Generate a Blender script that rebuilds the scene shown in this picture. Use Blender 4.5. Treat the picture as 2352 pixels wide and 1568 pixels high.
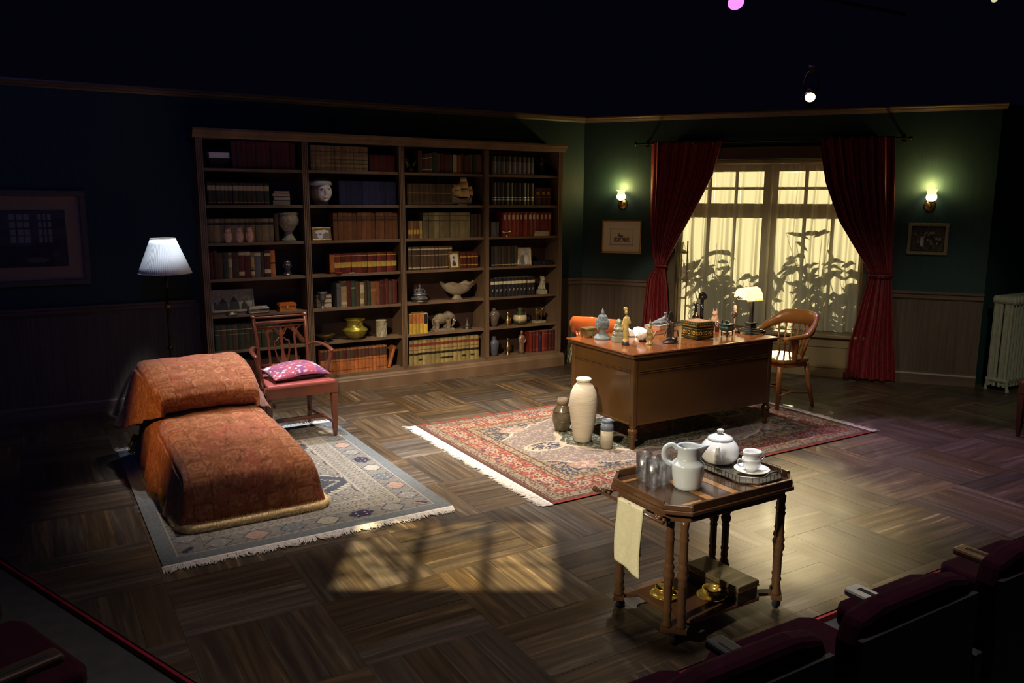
import bpy, math, random
import numpy as np
from math import sin, cos, pi, radians as R
from mathutils import Vector, Matrix, Euler
rnd = random.Random(7)
sc = bpy.context.scene
for o in list(bpy.data.objects): bpy.data.objects.remove(o)
COL = sc.collection

# ------------------------------------------------------------------ camera
cd = bpy.data.cameras.new('camera'); cam = bpy.data.objects.new('camera', cd); COL.objects.link(cam)
PITCH, ROLL, YAW, CH = .1723, .003987, .54367, 1.9
fw = Vector((sin(YAW)*cos(PITCH), cos(YAW)*cos(PITCH), -sin(PITCH)))
rt = Vector((cos(YAW), -sin(YAW), 0)); up = rt.cross(fw)
r2 = cos(ROLL)*rt+sin(ROLL)*up; u2 = -sin(ROLL)*rt+cos(ROLL)*up
m = Matrix((r2, u2, -fw)).transposed().to_4x4(); m.translation = (0, 0, CH)
cam.matrix_world = m
cd.sensor_width = 36; cd.lens = 1856.3/2352*36; cd.clip_start = .05; cd.clip_end = 60
sc.camera = cam

# ------------------------------------------------------------------ world, lights, exposure
sc.view_settings.view_transform = 'Standard'; sc.view_settings.look = 'None'
sc.view_settings.exposure = 0.0; sc.view_settings.gamma = 1; sc.view_settings.use_curve_mapping = False
w = bpy.data.worlds.new('world'); sc.world = w; w.use_nodes = True
w.node_tree.nodes['Background'].inputs[0].default_value = (.20, .22, .62, 1)
w.node_tree.nodes['Background'].inputs[1].default_value = .0045

def spot(name, loc, aim, col, watts, deg, blend=.5, rad=.06):
    d = bpy.data.lights.new(name, 'SPOT'); d.energy = watts; d.color = col
    d.spot_size = R(deg); d.spot_blend = blend; d.shadow_soft_size = rad
    o = bpy.data.objects.new(name, d); COL.objects.link(o); o.location = loc
    o.rotation_euler = (Vector(aim)-Vector(loc)).to_track_quat('-Z', 'Y').to_euler()
    return o
def point(name, loc, col, watts, rad=.03):
    d = bpy.data.lights.new(name, 'POINT'); d.energy = watts; d.color = col; d.shadow_soft_size = rad
    o = bpy.data.objects.new(name, d); COL.objects.link(o); o.location = loc
    return o
# key from the front left, warm white, over the desk end and the foot of the bookcase
spot('key_light', (-1.2, 1.4, 4.6), (3.85, 6.6, -.2), (1, .76, .48), 2500, 31, 1, .08)
# cool white light from behind and above the couch and armchair
spot('cool_back_light', (1.9, 7.55, 5.4), (1.7, 6.15, .4), (.80, .88, 1), 1500, 28, .7, .08)
# warm light from above over the couch foot and the blue rug
spot('couch_top_light', (2.2, 6.2, 6.0), (1.35, 5.4, .2), (1, .82, .66), 900, 26, .9, .1)
# warm back light over the red rug and the desk
spot('rug_back_light', (3.6, 7.7, 6.2), (3.9, 4.95, 0), (1, .90, .78), 2500, 38, .9, .1)
spot('floor_top_light', (3.2, 5.2, 6.5), (3.1, 6.1, 0), (1, .84, .66), 1700, 50, 1, .1)
# faint general fill added above the stage, no fixture behind it
spot('added_fill', (2.6, 2.8, 8.0), (2.8, 3.2, 0), (1, .83, .76), 760, 72, 1, .6)
spot('blue_ambient_fill', (-.5, -1.5, 5.0), (-.2, 8, 1.4), (.10, .20, 1), 150, 44, 1, .3)  # added spot standing in for blue ambient light on the left wall
spot('shade_booster', (1.7, 6.25, 5.6), (1.04, 7.47, 1.45), (.84, .91, 1), 1500, 5.2, .6, .05)  # added narrow spot that brightens the floor lamp shade
spot('curtain_light', (.2, 2.2, 4.4), (6.42, 7.25, .75), (1, .72, .45), 620, 7, .8, .05)
spot('right_wall_fill', (3.6, .8, 4.8), (8.15, 4.8, .2), (1, .90, .66), 330, 23, 1, .2)  # added spot to lift the radiator and right wainscot
# amber side light on the couch from the left
spot('amber_side_light', (-2.6, 4.9, 2.1), (.9, 5.7, .45), (1, .50, .10), 420, 20, .9, .08)
# purple light over the far right floor
spot('purple_light', (7.34, 7.07, 4.15), (5.9, 3.0, 0), (.95, .50, 1), 700, 28, .9, .06)
# back light over the window wall: the lantern in view
spot('yellow_back_light', (7.22, 5.90, 2.985), (4.15, 3.3, 0), (1, .80, .44), 480, 18, .8, .05)
# yellow daylight effect behind the window
spot('window_light', (11.1, 9.3, 2.1), (7.1, 6.3, 1.35), (1, .83, .47), 2500, 40, .3, .03)
# window pattern thrown on the floor
spot('pattern_light', (1.75, 3.62, 6.5), (1.85, 3.7, 0), (1, .80, .42), 4600, 34, .1, .006)
# side light on the trolley
spot('trolley_light', (-1.6, 1.9, 2.7), (2.45, 2.6, .42), (1, .86, .62), 800, 13, .8, .05)
spot('trolley_top_light', (3.2, 3.8, 5.5), (2.65, 2.6, .6), (.92, .95, 1), 1250, 12, .8, .05)
# spill on the right wall of the set
spot('wall_wash', (.5, 3.2, 4.6), (6.9, 6.2, .35), (1, .92, .70), 620, 23, 1, .2)
spot('house_spill', (1.5, -3.0, 5.5), (3.0, 4, 0), (.85, .70, 1), 22, 60, 1, .3)

# ------------------------------------------------------------------ materials
MATS = {}
def mk(name, col, var=None, rough=.5, metal=0, scale=6, stretch=(1, 1, 1), bump=0, bscale=None, coat=0, rndv=0, attr=False,
       trans=0, emit=None, estr=0, spec=.5, detail=4, contrast=1, ior=1.45, alpha=1, sheen=0, wpos=False, subs=0):
    if name in MATS: return MATS[name]
    mt = bpy.data.materials.new(name); mt.use_nodes = True; nt = mt.node_tree; N = nt.nodes; L = nt.links
    b = N['Principled BSDF']; b.inputs['Roughness'].default_value = rough; b.inputs['Metallic'].default_value = metal
    b.inputs['Specular IOR Level'].default_value = spec; b.inputs['IOR'].default_value = ior
    b.inputs['Coat Weight'].default_value = coat; b.inputs['Coat Roughness'].default_value = .12
    b.inputs['Transmission Weight'].default_value = trans; b.inputs['Alpha'].default_value = alpha
    b.inputs['Sheen Weight'].default_value = sheen
    c4 = (*col, 1)
    tc = N.new('ShaderNodeTexCoord'); mp = N.new('ShaderNodeMapping'); mp.inputs['Scale'].default_value = stretch
    if wpos:
        g = N.new('ShaderNodeNewGeometry'); L.new(g.outputs['Position'], mp.inputs['Vector'])
    else: L.new(tc.outputs['Object'], mp.inputs['Vector'])
    out = None
    if attr:
        a = N.new('ShaderNodeVertexColor'); a.layer_name = 'Col'; out = a.outputs['Color']
    if var is not None:
        n = N.new('ShaderNodeTexNoise'); n.inputs['Scale'].default_value = scale; n.inputs['Detail'].default_value = detail
        L.new(mp.outputs[0], n.inputs['Vector'])
        if rndv and not wpos:
            oi = N.new('ShaderNodeObjectInfo'); vm = N.new('ShaderNodeVectorMath'); vm.operation = 'ADD'
            mu = N.new('ShaderNodeMath'); mu.operation = 'MULTIPLY'; mu.inputs[1].default_value = 37.0
            L.new(oi.outputs['Random'], mu.inputs[0]); L.new(mp.outputs[0], vm.inputs[0]); L.new(mu.outputs[0], vm.inputs[1])
            L.new(vm.outputs[0], n.inputs['Vector'])
        cr = N.new('ShaderNodeMapRange'); cr.inputs['From Min'].default_value = .5-.22/contrast; cr.inputs['From Max'].default_value = .5+.22/contrast
        L.new(n.outputs['Fac'], cr.inputs['Value'])
        mx = N.new('ShaderNodeMix'); mx.data_type = 'RGBA'; L.new(cr.outputs[0], mx.inputs['Factor'])
        if attr:
            mx.blend_type = 'MULTIPLY'; mx.inputs[7].default_value = (*var, 1); L.new(out, mx.inputs[6])
        else:
            mx.inputs[6].default_value = c4; mx.inputs[7].default_value = (*var, 1)
        out = mx.outputs[2]
    if rndv:
        oi = N.new('ShaderNodeObjectInfo'); hs = N.new('ShaderNodeHueSaturation'); mr = N.new('ShaderNodeMapRange')
        mr.inputs['To Min'].default_value = 1-rndv; mr.inputs['To Max'].default_value = 1+rndv
        L.new(oi.outputs['Random'], mr.inputs['Value']); L.new(mr.outputs[0], hs.inputs['Value'])
        if out is not None: L.new(out, hs.inputs['Color'])
        else: hs.inputs['Color'].default_value = c4
        out = hs.outputs[0]
    if out is not None: L.new(out, b.inputs['Base Color'])
    else: b.inputs['Base Color'].default_value = c4
    if emit:
        b.inputs['Emission Color'].default_value = (*emit, 1); b.inputs['Emission Strength'].default_value = estr
    if bump:
        n2 = N.new('ShaderNodeTexNoise'); n2.inputs['Scale'].default_value = bscale or scale*4; n2.inputs['Detail'].default_value = 3
        L.new(mp.outputs[0], n2.inputs['Vector'])
        bp = N.new('ShaderNodeBump'); bp.inputs['Strength'].default_value = min(1, bump); bp.inputs['Distance'].default_value = .004
        L.new(n2.outputs['Fac'], bp.inputs['Height']); L.new(bp.outputs[0], b.inputs['Normal'])
    MATS[name] = mt; return mt

def sheer_mat():
    mt = bpy.data.materials.new('sheer'); mt.use_nodes = True; nt = mt.node_tree; N = nt.nodes; L = nt.links
    N.remove(N['Principled BSDF']); o = N['Material Output']
    d = N.new('ShaderNodeBsdfDiffuse'); d.inputs[0].default_value = (.80, .77, .66, 1)
    t = N.new('ShaderNodeBsdfTranslucent'); t.inputs[0].default_value = (.92, .88, .74, 1)
    p = N.new('ShaderNodeBsdfTransparent')
    m1 = N.new('ShaderNodeMixShader'); m1.inputs[0].default_value = .62; L.new(d.outputs[0], m1.inputs[1]); L.new(t.outputs[0], m1.inputs[2])
    m2 = N.new('ShaderNodeMixShader'); m2.inputs[0].default_value = .16; L.new(m1.outputs[0], m2.inputs[1]); L.new(p.outputs[0], m2.inputs[2])
    L.new(m2.outputs[0], o.inputs[0]); return mt

def thin_glass():
    mt = bpy.data.materials.new('thin_glass'); mt.use_nodes = True; nt = mt.node_tree; N = nt.nodes; L = nt.links
    N.remove(N['Principled BSDF']); o = N['Material Output']
    t = N.new('ShaderNodeBsdfTransparent'); t.inputs[0].default_value = (.95, .97, .95, 1); g = N.new('ShaderNodeBsdfGlossy'); g.inputs['Roughness'].default_value = .03
    m = N.new('ShaderNodeMixShader'); m.inputs[0].default_value = .07; L.new(t.outputs[0], m.inputs[1]); L.new(g.outputs[0], m.inputs[2]); L.new(m.outputs[0], o.inputs[0]); return mt
GLT = thin_glass()

def plank_mat(name, axis):
    # painted oak planks: grain along one axis, colour picked per plank from its place on the floor
    mt = bpy.data.materials.new(name); mt.use_nodes = True; nt = mt.node_tree; N = nt.nodes; L = nt.links
    b = N['Principled BSDF']; g = N.new('ShaderNodeNewGeometry')
    sx = N.new('ShaderNodeSeparateXYZ'); L.new(g.outputs['Position'], sx.inputs[0])
    def math_(op, a, bb):
        q = N.new('ShaderNodeMath'); q.operation = op
        for i, v in enumerate((a, bb)):
            if isinstance(v, (int, float)): q.inputs[i].default_value = v
            elif v is not None: L.new(v, q.inputs[i])
        return q.outputs[0]
    along, across = (sx.outputs[0], sx.outputs[1]) if axis == 0 else (sx.outputs[1], sx.outputs[0])
    la0, ac0 = (GX0, GY0) if axis == 0 else (GY0, GX0)
    ca = math_('FLOOR', math_('DIVIDE', math_('SUBTRACT', along, la0), BL), None)
    cc = math_('FLOOR', math_('DIVIDE', math_('SUBTRACT', across, ac0), BL/4), None)
    cv = N.new('ShaderNodeCombineXYZ'); L.new(ca, cv.inputs[0]); L.new(cc, cv.inputs[1]); cv.inputs[2].default_value = axis
    wn = N.new('ShaderNodeTexWhiteNoise'); L.new(cv.outputs[0], wn.inputs[0])
    sp = N.new('ShaderNodeSeparateColor'); L.new(wn.outputs['Color'], sp.inputs[0])
    cvb = N.new('ShaderNodeCombineXYZ'); L.new(ca, cvb.inputs[0]); L.new(math_('FLOOR', math_('DIVIDE', math_('SUBTRACT', across, ac0), BL), None), cvb.inputs[1]); cvb.inputs[2].default_value = 7
    wb = N.new('ShaderNodeTexWhiteNoise'); L.new(cvb.outputs[0], wb.inputs[0]); wnb = wb.outputs['Value']
    # streaky grain
    gv = N.new('ShaderNodeCombineXYZ')
    L.new(math_('MULTIPLY', along, 1.0), gv.inputs[0])
    L.new(math_('MULTIPLY', across, 17.0), gv.inputs[1])
    L.new(math_('MULTIPLY', sp.outputs[0], 50.0), gv.inputs[2])
    n = N.new('ShaderNodeTexNoise'); n.inputs['Scale'].default_value = 1.6; n.inputs['Detail'].default_value = 7; n.inputs['Roughness'].default_value = .62
    n.inputs['Distortion'].default_value = .5; L.new(gv.outputs[0], n.inputs['Vector'])
    cr = N.new('ShaderNodeValToRGB'); e = cr.color_ramp.elements
    e[0].position = .30; e[0].color = (.030, .021, .015, 1); e[1].position = .80; e[1].color = (.42, .30, .15, 1)
    for p_, c_ in ((.42, (.050, .034, .021)), (.54, (.078, .053, .031)), (.67, (.135, .092, .050))):
        q = e.new(p_); q.color = (*c_, 1)
    # shift the ramp input per plank
    L.new(math_('ADD', n.outputs['Fac'], math_('ADD', math_('MULTIPLY', math_('SUBTRACT', sp.outputs[1], .5), .10), math_('MULTIPLY', math_('SUBTRACT', wnb, .5), .13))), cr.inputs[0])
    hs = N.new('ShaderNodeHueSaturation'); L.new(cr.outputs[0], hs.inputs['Color'])
    L.new(math_('ADD', math_('MULTIPLY', sp.outputs[2], .55), .58), hs.inputs['Saturation'])
    L.new(math_('ADD', math_('MULTIPLY', sp.outputs[0], .5), .75), hs.inputs['Value'])
    L.new(hs.outputs[0], b.inputs['Base Color'])
    n2 = N.new('ShaderNodeTexNoise'); n2.inputs['Scale'].default_value = 3; n2.inputs['Detail'].default_value = 5; L.new(g.outputs['Position'], n2.inputs['Vector'])
    L.new(math_('ADD', math_('MULTIPLY', n2.outputs['Fac'], .25), .27), b.inputs['Roughness'])
    bp = N.new('ShaderNodeBump'); bp.inputs['Strength'].default_value = .35; bp.inputs['Distance'].default_value = .002
    L.new(n.outputs['Fac'], bp.inputs['Height']); L.new(bp.outputs[0], b.inputs['Normal'])
    return mt

# ------------------------------------------------------------------ mesh builder
def rotm(e): return Euler(e).to_matrix()
class MB:
    def __init__(s): s.v = []; s.f = []
    def add(s, v, f):
        k = len(s.v); s.v += [tuple(p) for p in v]; s.f += [tuple(i+k for i in q) for q in f]; return s
    def box(s, x0, x1, y0, y1, z0, z1):
        return s.add([(x, y, z) for z in (z0, z1) for y in (y0, y1) for x in (x0, x1)],
                     [(0, 2, 3, 1), (4, 5, 7, 6), (0, 1, 5, 4), (2, 6, 7, 3), (0, 4, 6, 2), (1, 3, 7, 5)])
    def obox(s, c, d, e=(0, 0, 0)):
        m = rotm(e); c = Vector(c)
        vs = [c+m@Vector((x*d[0]/2, y*d[1]/2, z*d[2]/2)) for z in (-1, 1) for y in (-1, 1) for x in (-1, 1)]
        return s.add(vs, [(0, 2, 3, 1), (4, 5, 7, 6), (0, 1, 5, 4), (2, 6, 7, 3), (0, 4, 6, 2), (1, 3, 7, 5)])
    def lathe(s, pr, n=24, c=(0, 0, 0), e=None, sx=1, sy=1, lobes=0, la=0, cap=True):
        vs = []; fs = []; m = rotm(e) if e else None; c = Vector(c)
        for r, z in pr:
            for i in range(n):
                a = 2*pi*i/n; rr = r*(1+la*cos(lobes*a)) if lobes else r
                p = Vector((rr*cos(a)*sx, rr*sin(a)*sy, z)); vs.append(c+(m@p if m else p))
        for j in range(len(pr)-1):
            for i in range(n):
                fs.append((j*n+i, j*n+(i+1) % n, (j+1)*n+(i+1) % n, (j+1)*n+i))
        if cap and pr[0][0] > 1e-5: fs.append(tuple(range(n))[::-1])
        if cap and pr[-1][0] > 1e-5: fs.append(tuple((len(pr)-1)*n+i for i in range(n)))
        return s.add(vs, fs)
    def tube(s, pts, r, n=8, cap=True, flat=1.0):
        P = [Vector(p) for p in pts]; K = len(P); rr = list(r) if hasattr(r, '__len__') else [r]*K
        if n >= 6 and 4 <= K <= 12:   # round the path through its points
            Q = []; q2 = []
            for k in range(K-1):
                a, b, c, d = P[max(k-1, 0)], P[k], P[k+1], P[min(k+2, K-1)]
                for j in range(4):
                    t = j/4; Q.append(.5*((2*b)+(c-a)*t+(2*a-5*b+4*c-d)*t*t+(3*b-a-3*c+d)*t**3)); q2.append(rr[k]+(rr[k+1]-rr[k])*t)
            P = Q+[P[-1]]; rr = q2+[rr[-1]]; K = len(P)
        vs = []; fs = []; up = Vector((0, 0, 1)); prev = None
        for k in range(K):
            t = (P[min(k+1, K-1)]-P[max(k-1, 0)]).normalized()
            if prev is None: prev = t.cross(up if abs(t.z) < .95 else Vector((1, 0, 0))).normalized()
            a = (prev-t*prev.dot(t)).normalized(); b = t.cross(a); prev = a
            for i in range(n):
                q = 2*pi*i/n+pi/n; vs.append(P[k]+a*cos(q)*rr[k]+b*sin(q)*rr[k]*flat)
        for k in range(K-1):
            for i in range(n): fs.append((k*n+i, k*n+(i+1) % n, (k+1)*n+(i+1) % n, (k+1)*n+i))
        if cap: fs += [tuple(range(n))[::-1], tuple((K-1)*n+i for i in range(n))]
        return s.add(vs, fs)
    def ell(s, c, r, nu=14, nv=9, e=None):
        if not hasattr(r, '__len__'): r = (r, r, r)
        m = rotm(e) if e else Matrix.Identity(3); c = Vector(c); vs = [c+m@Vector((0, 0, -r[2]))]
        for j in range(1, nv):
            t = -pi/2+pi*j/nv
            for i in range(nu):
                a = 2*pi*i/nu; vs.append(c+m@Vector((r[0]*cos(t)*cos(a), r[1]*cos(t)*sin(a), r[2]*sin(t))))
        vs.append(c+m@Vector((0, 0, r[2]))); fs = []
        for i in range(nu): fs.append((0, 1+(i+1) % nu, 1+i))
        for j in range(nv-2):
            for i in range(nu): fs.append((1+j*nu+i, 1+j*nu+(i+1) % nu, 1+(j+1)*nu+(i+1) % nu, 1+(j+1)*nu+i))
        k = 1+(nv-2)*nu
        for i in range(nu): fs.append((k+i, k+(i+1) % nu, len(vs)-1))
        return s.add(vs, fs)
    def prism(s, poly, a0, a1, ax='z', c=(0, 0, 0), e=None):
        n = len(poly); vs = []; m = rotm(e) if e else Matrix.Identity(3); c = Vector(c)
        for h in (a0, a1):
            for p, q in poly:
                v = {'z': (p, q, h), 'y': (p, h, q), 'x': (h, p, q)}[ax]; vs.append(c+m@Vector(v))
        fs = [tuple(range(n))[::-1], tuple(range(n, 2*n))]+[(i, (i+1) % n, n+(i+1) % n, n+i) for i in range(n)]
        return s.add(vs, fs)
    def grid(s, fn, nu, nv, thick=None):
        vs = [fn(i/nu, j/nv) for j in range(nv+1) for i in range(nu+1)]
        fs = [(j*(nu+1)+i, j*(nu+1)+i+1, (j+1)*(nu+1)+i+1, (j+1)*(nu+1)+i) for j in range(nv) for i in range(nu)]
        return s.add(vs, fs)
    def build(s, name, mat, parent=None, smooth=False, bev=0, loc=None, rz=0, kind=None, solid=0, sub=0, cols=None, rot=None, fixn=True):
        me = bpy.data.meshes.new(name); me.from_pydata(s.v, [], s.f)
        if fixn and len(s.f) < 30000:
            import bmesh
            bm = bmesh.new(); bm.from_mesh(me); bmesh.ops.recalc_face_normals(bm, faces=bm.faces); bm.to_mesh(me); bm.free()
        if smooth: me.polygons.foreach_set('use_smooth', [True]*len(me.polygons))
        if cols is not None:
            ca = me.color_attributes.new('Col', 'FLOAT_COLOR', 'POINT')
            c = np.ones((len(s.v), 4), np.float32); c[:, :3] = cols; ca.data.foreach_set('color', c.ravel())
        me.materials.append(mat); me.update()
        o = bpy.data.objects.new(name, me); COL.objects.link(o)
        if parent: o.parent = parent
        if loc: o.location = loc
        if rz: o.rotation_euler = (0, 0, rz)
        if rot: o.rotation_euler = rot
        if kind: o['kind'] = kind
        if solid: q = o.modifiers.new('thickness', 'SOLIDIFY'); q.thickness = solid; q.offset = 0
        if bev: q = o.modifiers.new('bevel', 'BEVEL'); q.width = bev; q.segments = 2; q.limit_method = 'ANGLE'; q.angle_limit = R(40)
        if sub: q = o.modifiers.new('subdiv', 'SUBSURF'); q.levels = sub; q.render_levels = sub
        return o
def tag(o, label, cat, group=None):
    o['label'] = label; o['category'] = cat
    if group: o['group'] = group
    return o
def thing(name, loc, label, cat, rz=0, group=None):
    o = bpy.data.objects.new(name, None); COL.objects.link(o); o.location = loc; o.rotation_euler = (0, 0, rz)
    o.empty_display_size = .1
    return tag(o, label, cat, group)
def struct(o): o['kind'] = 'structure'; return o
def blob(name, mb, mat, parent=None, vox=.004, sm=3, **k):
    o = mb.build(name, mat, parent, smooth=True, **k)
    q = o.modifiers.new('merge', 'REMESH'); q.mode = 'VOXEL'; q.voxel_size = vox; q.use_smooth_shade = True
    q = o.modifiers.new('soften', 'SMOOTH'); q.iterations = sm; q.factor = .5
    return o
def arc(cx, cy, r, a0, a1, n): return [(cx+r*cos(a0+(a1-a0)*i/n), cy+r*sin(a0+(a1-a0)*i/n)) for i in range(n+1)]
def sstep(a, b, x): t = np.clip((x-a)/(b-a), 0, 1); return t*t*(3-2*t)
ORD = ['first', 'second', 'third', 'fourth', 'fifth', 'sixth', 'seventh', 'eighth', 'ninth', 'tenth', 'eleventh', 'twelfth',
       'thirteenth', 'fourteenth', 'fifteenth', 'sixteenth', 'seventeenth', 'eighteenth']

# shared materials
BW = mk('bookcase_wood', (.110, .068, .040), (.19, .125, .08), rough=.45, scale=5, stretch=(1, 1, .25), detail=5, bump=.15)
DK = mk('dark_back_wood', (.030, .015, .012), (.05, .026, .02), rough=.6, scale=6)
TEAL = mk('teal_wallpaper', (.009, .031, .036), (.014, .046, .050), rough=.65, scale=9, stretch=(14, 14, .3), detail=2, bump=.1)
WAIN = mk('striped_wainscot', (.065, .046, .034), (.12, .088, .062), rough=.6, scale=9, stretch=(9, 9, .15), detail=3, bump=.2)
TRIM = mk('trim_wood', (.09, .06, .045), (.15, .10, .075), rough=.42, scale=5, stretch=(.4, .4, 4))
BLACK = mk('black_paint', (.012, .012, .016), rough=.8)
IRON = mk('dark_iron', (.03, .028, .03), rough=.35, metal=.7)
BRASS = mk('brass', (.55, .36, .12), (.35, .22, .08), rough=.32, metal=1, scale=20)
GOLD = mk('gold_leaf', (.80, .52, .15), (.55, .34, .10), rough=.3, metal=.9, scale=30)
SILV = mk('silver_metal', (.60, .58, .52), (.30, .28, .25), rough=.28, metal=1, scale=25)
MAHO = mk('mahogany', (.075, .022, .013), (.135, .042, .022), rough=.28, scale=4, stretch=(1, 1, .2), coat=.4)
PAPER = mk('page_paper', (.55, .47, .33), (.42, .34, .22), rough=.8, scale=30, stretch=(1, 1, 8))

# ------------------------------------------------------------------ stage floor
BL = .61; GX0, GY0 = 1.69-BL*5, 3.54-BL*3
base = struct(MB().add([(-.46, 5.5, -.03), (-.28, 5.0, -.03), (.45, 3.17, -.03), (.80, 2.36, -.03), (1.05, 2.25, -.03), (9.9, 2.25, -.03), (9.9, 8.05, -.03), (-1.4, 8.05, -.03), (-.8, 6.4, -.03)],
    [tuple(range(9))]).build('floor', mk('floor_gap', (.03, .02, .014), rough=.8)))
PX, PY = plank_mat('plank_grain_x', 0), plank_mat('plank_grain_y', 1)
EDGE = [(-1.4, 8.05), (-.8, 6.4), (-.46, 5.5), (-.28, 5.0), (.45, 3.17), (.80, 2.36), (1.05, 2.25)]
def edge_x(y):
    for (xa, ya), (xb, yb) in zip(EDGE, EDGE[1:]):
        if yb <= y <= ya: return xa+(xb-xa)*(ya-y)/(ya-yb)
    return 1.05
GAP = .0006; W4 = BL/4
planks = []
for i in range(-2, 19):
    for j in range(-1, 11):
        x0, y0 = GX0+BL*i, GY0+BL*j
        for k in range(4):
            if (i+j) % 2 == 1: q = (x0+W4*k, x0+W4*(k+1), y0, y0+BL, 1)
            else: q = (x0, x0+BL, y0+W4*k, y0+W4*(k+1), 0)
            planks.append(q)
shared = {}
def clip_poly(q):
    a, b, c, d, ax = q; poly = [(a+GAP, c+GAP), (b-GAP, c+GAP), (b-GAP, d-GAP), (a+GAP, d-GAP)]
    def cut(poly, inside, inter):
        out = []
        for p, n in zip(poly, poly[1:]+poly[:1]):
            if inside(p): out.append(p)
            if inside(p) != inside(n): out.append(inter(p, n))
        return out
    hs = [((0, 1), 2.25), ((0, -1), -8.05), ((-1, 0), -9.9)]
    for (xa, ya), (xb, yb) in zip(EDGE, EDGE[1:]):
        n = (-(yb-ya), (xb-xa)); l = math.hypot(*n); n = (n[0]/l, n[1]/l); hs.append((n, n[0]*xa+n[1]*ya))
    for n, dd in hs:
        f = lambda p: n[0]*p[0]+n[1]*p[1]-dd
        def inter(p, r_):
            t = f(p)/(f(p)-f(r_)); return (p[0]+(r_[0]-p[0])*t, p[1]+(r_[1]-p[1])*t)
        poly = cut(poly, lambda p: f(p) >= -1e-9, inter)
        if len(poly) < 3: return None
    return poly
def inview(x, y):
    v = Vector((x, y, 0))-Vector((0, 0, CH)); z = v.dot(fw)
    return z > 0 and abs(1856.3*v.dot(r2)/z) < 1200 and abs(1856.3*v.dot(u2)/z) < 800
cand = []
for q in planks:
    P = clip_poly(q)
    if not P: continue
    cx, cy = (q[0]+q[1])/2, (q[2]+q[3])/2
    hid = (.7 < cx < 1.5 and 4.8 < cy < 6.6) or (2.8 < cx < 5.95 and 4.1 < cy < 6.1) or (.55 < cx < 2.15 and 4.4 < cy < 6.5)
    vis = inview(cx, cy) and not hid
    cand.append(((0 if vis else 100)+math.hypot(cx, cy), q, P))
cand.sort(key=lambda t: t[0])
rest = {0: MB(), 1: MB()}
for n, (s_, q, P) in enumerate(cand):
    full = len(P) == 4 and abs((q[1]-q[0]-2*GAP)-(max(p[0] for p in P)-min(p[0] for p in P))) < 1e-6 and abs((q[3]-q[2]-2*GAP)-(max(p[1] for p in P)-min(p[1] for p in P))) < 1e-6
    if n < 298 and s_ < 100:
        if full:
            key = q[4]
            if key not in shared:
                hx, hy = (q[1]-q[0])/2-GAP, (q[3]-q[2])/2-GAP
                o = MB().box(-hx, hx, -hy, hy, -.018, 0).build('plank', PX if q[4] == 0 else PY, base); shared[key] = o.data
            else:
                o = bpy.data.objects.new('plank', shared[key]); COL.objects.link(o); o.parent = base
            o.location = ((q[0]+q[1])/2, (q[2]+q[3])/2, rnd.uniform(-.0006, .0006))
        else:
            MB().prism(P, -.018, 0).build('plank', PX if q[4] == 0 else PY, base)
    else: rest[q[4]].prism(P, -.018, 0)
rest[0].build('planking', PX, base, kind='stuff'); rest[1].build('planking', PY, base, kind='stuff')
struct(MB().box(-8, 16, -5, 14, -.12, -.032).build('floor_house', mk('concrete', (.05, .054, .056), (.075, .078, .08), rough=.8, scale=12)))
# red tape along the stage edge
tp = MB(); TE = [(-1.4, 8.05), (-.8, 6.4), (-.46, 5.5), (-.28, 5.0), (.45, 3.17), (.80, 2.36), (1.05, 2.25), (9.9, 2.25)]
for wdt, off in ((.014, -.012),):
    for (a, b), (c, d) in zip(TE, TE[1:]):
        t = Vector((c-a, d-b, 0)).normalized(); nn = Vector((-t.y, t.x, 0))*-1
        p0 = Vector((a, b, 0)); p1 = Vector((c, d, 0))
        if t.dot(Vector((1, 0, 0))) > .99: nn = Vector((0, -1, 0))
        q = [p0+nn*.004, p1+nn*.004, p1+nn*(.004+wdt), p0+nn*(.004+wdt)]
        tp.add([(*v.xy, -.031) for v in q]+[(*v.xy, -.004) for v in q], [(4, 5, 6, 7), (0, 1, 5, 4), (1, 2, 6, 5), (2, 3, 7, 6), (3, 0, 4, 7), (0, 3, 2, 1)])
struct(tp.build('trim_9', mk('red_edge', (.42, .02, .045), (.2, .01, .02), rough=.5, scale=8)))

# ------------------------------------------------------------------ walls
YW = 8.0; W0 = Vector((5.83, 8.0, 0)); DV = Vector((2.58, -3.45, 0)).normalized(); OUT = Vector((-DV.y, DV.x, 0))
WRZ = math.atan2(DV.y, DV.x)
def onwall(s, off=0, z=0): return tuple(W0+DV*s+OUT*(-off)+Vector((0, 0, z)))   # off = proud of the wall
struct(MB().box(-3.2, 5.92, YW, YW+.12, .94, 2.88).build('wall_back', TEAL))
struct(MB().box(-3.2, 5.90, YW-.004, YW+.11, -.03, .94).build('wall_back_lower', WAIN))
def moulding(L, prof):   # profile in (depth, z), run along x
    return MB().prism([(-d, z) for d, z in prof], 0, L, 'x')
RAIL = [(0, 0), (.012, 0), (.022, .012), (.014, .022), (.014, .045), (.034, .058), (.034, .074), (.02, .084), (0, .084)]
CROWN = [(0, 0), (.012, 0), (.02, .015), (.03, .02), (.035, .035), (.05, .045), (.05, .06), (0, .06)]
BASEP = [(0, 0), (.018, 0), (.018, .10), (.010, .115), (.010, .13), (0, .13)]
def mrun(name, prof, x, y, z, L, rz=0):
    return struct(moulding(L, prof).build(name, TRIM, loc=(x, y, z), rz=rz))
mrun('trim_1', RAIL, -3.2, YW-.004, .90, 4.55); mrun('trim_11', RAIL, 5.33, YW-.004, .90, .5)
mrun('trim_2', CROWN, -3.2, YW, 2.81, 9.03)
mrun('baseboard_back', BASEP, -3.2, YW-.004, 0, 4.56); mrun('baseboard_corner', BASEP, 5.33, YW-.004, 0, .5)
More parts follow.
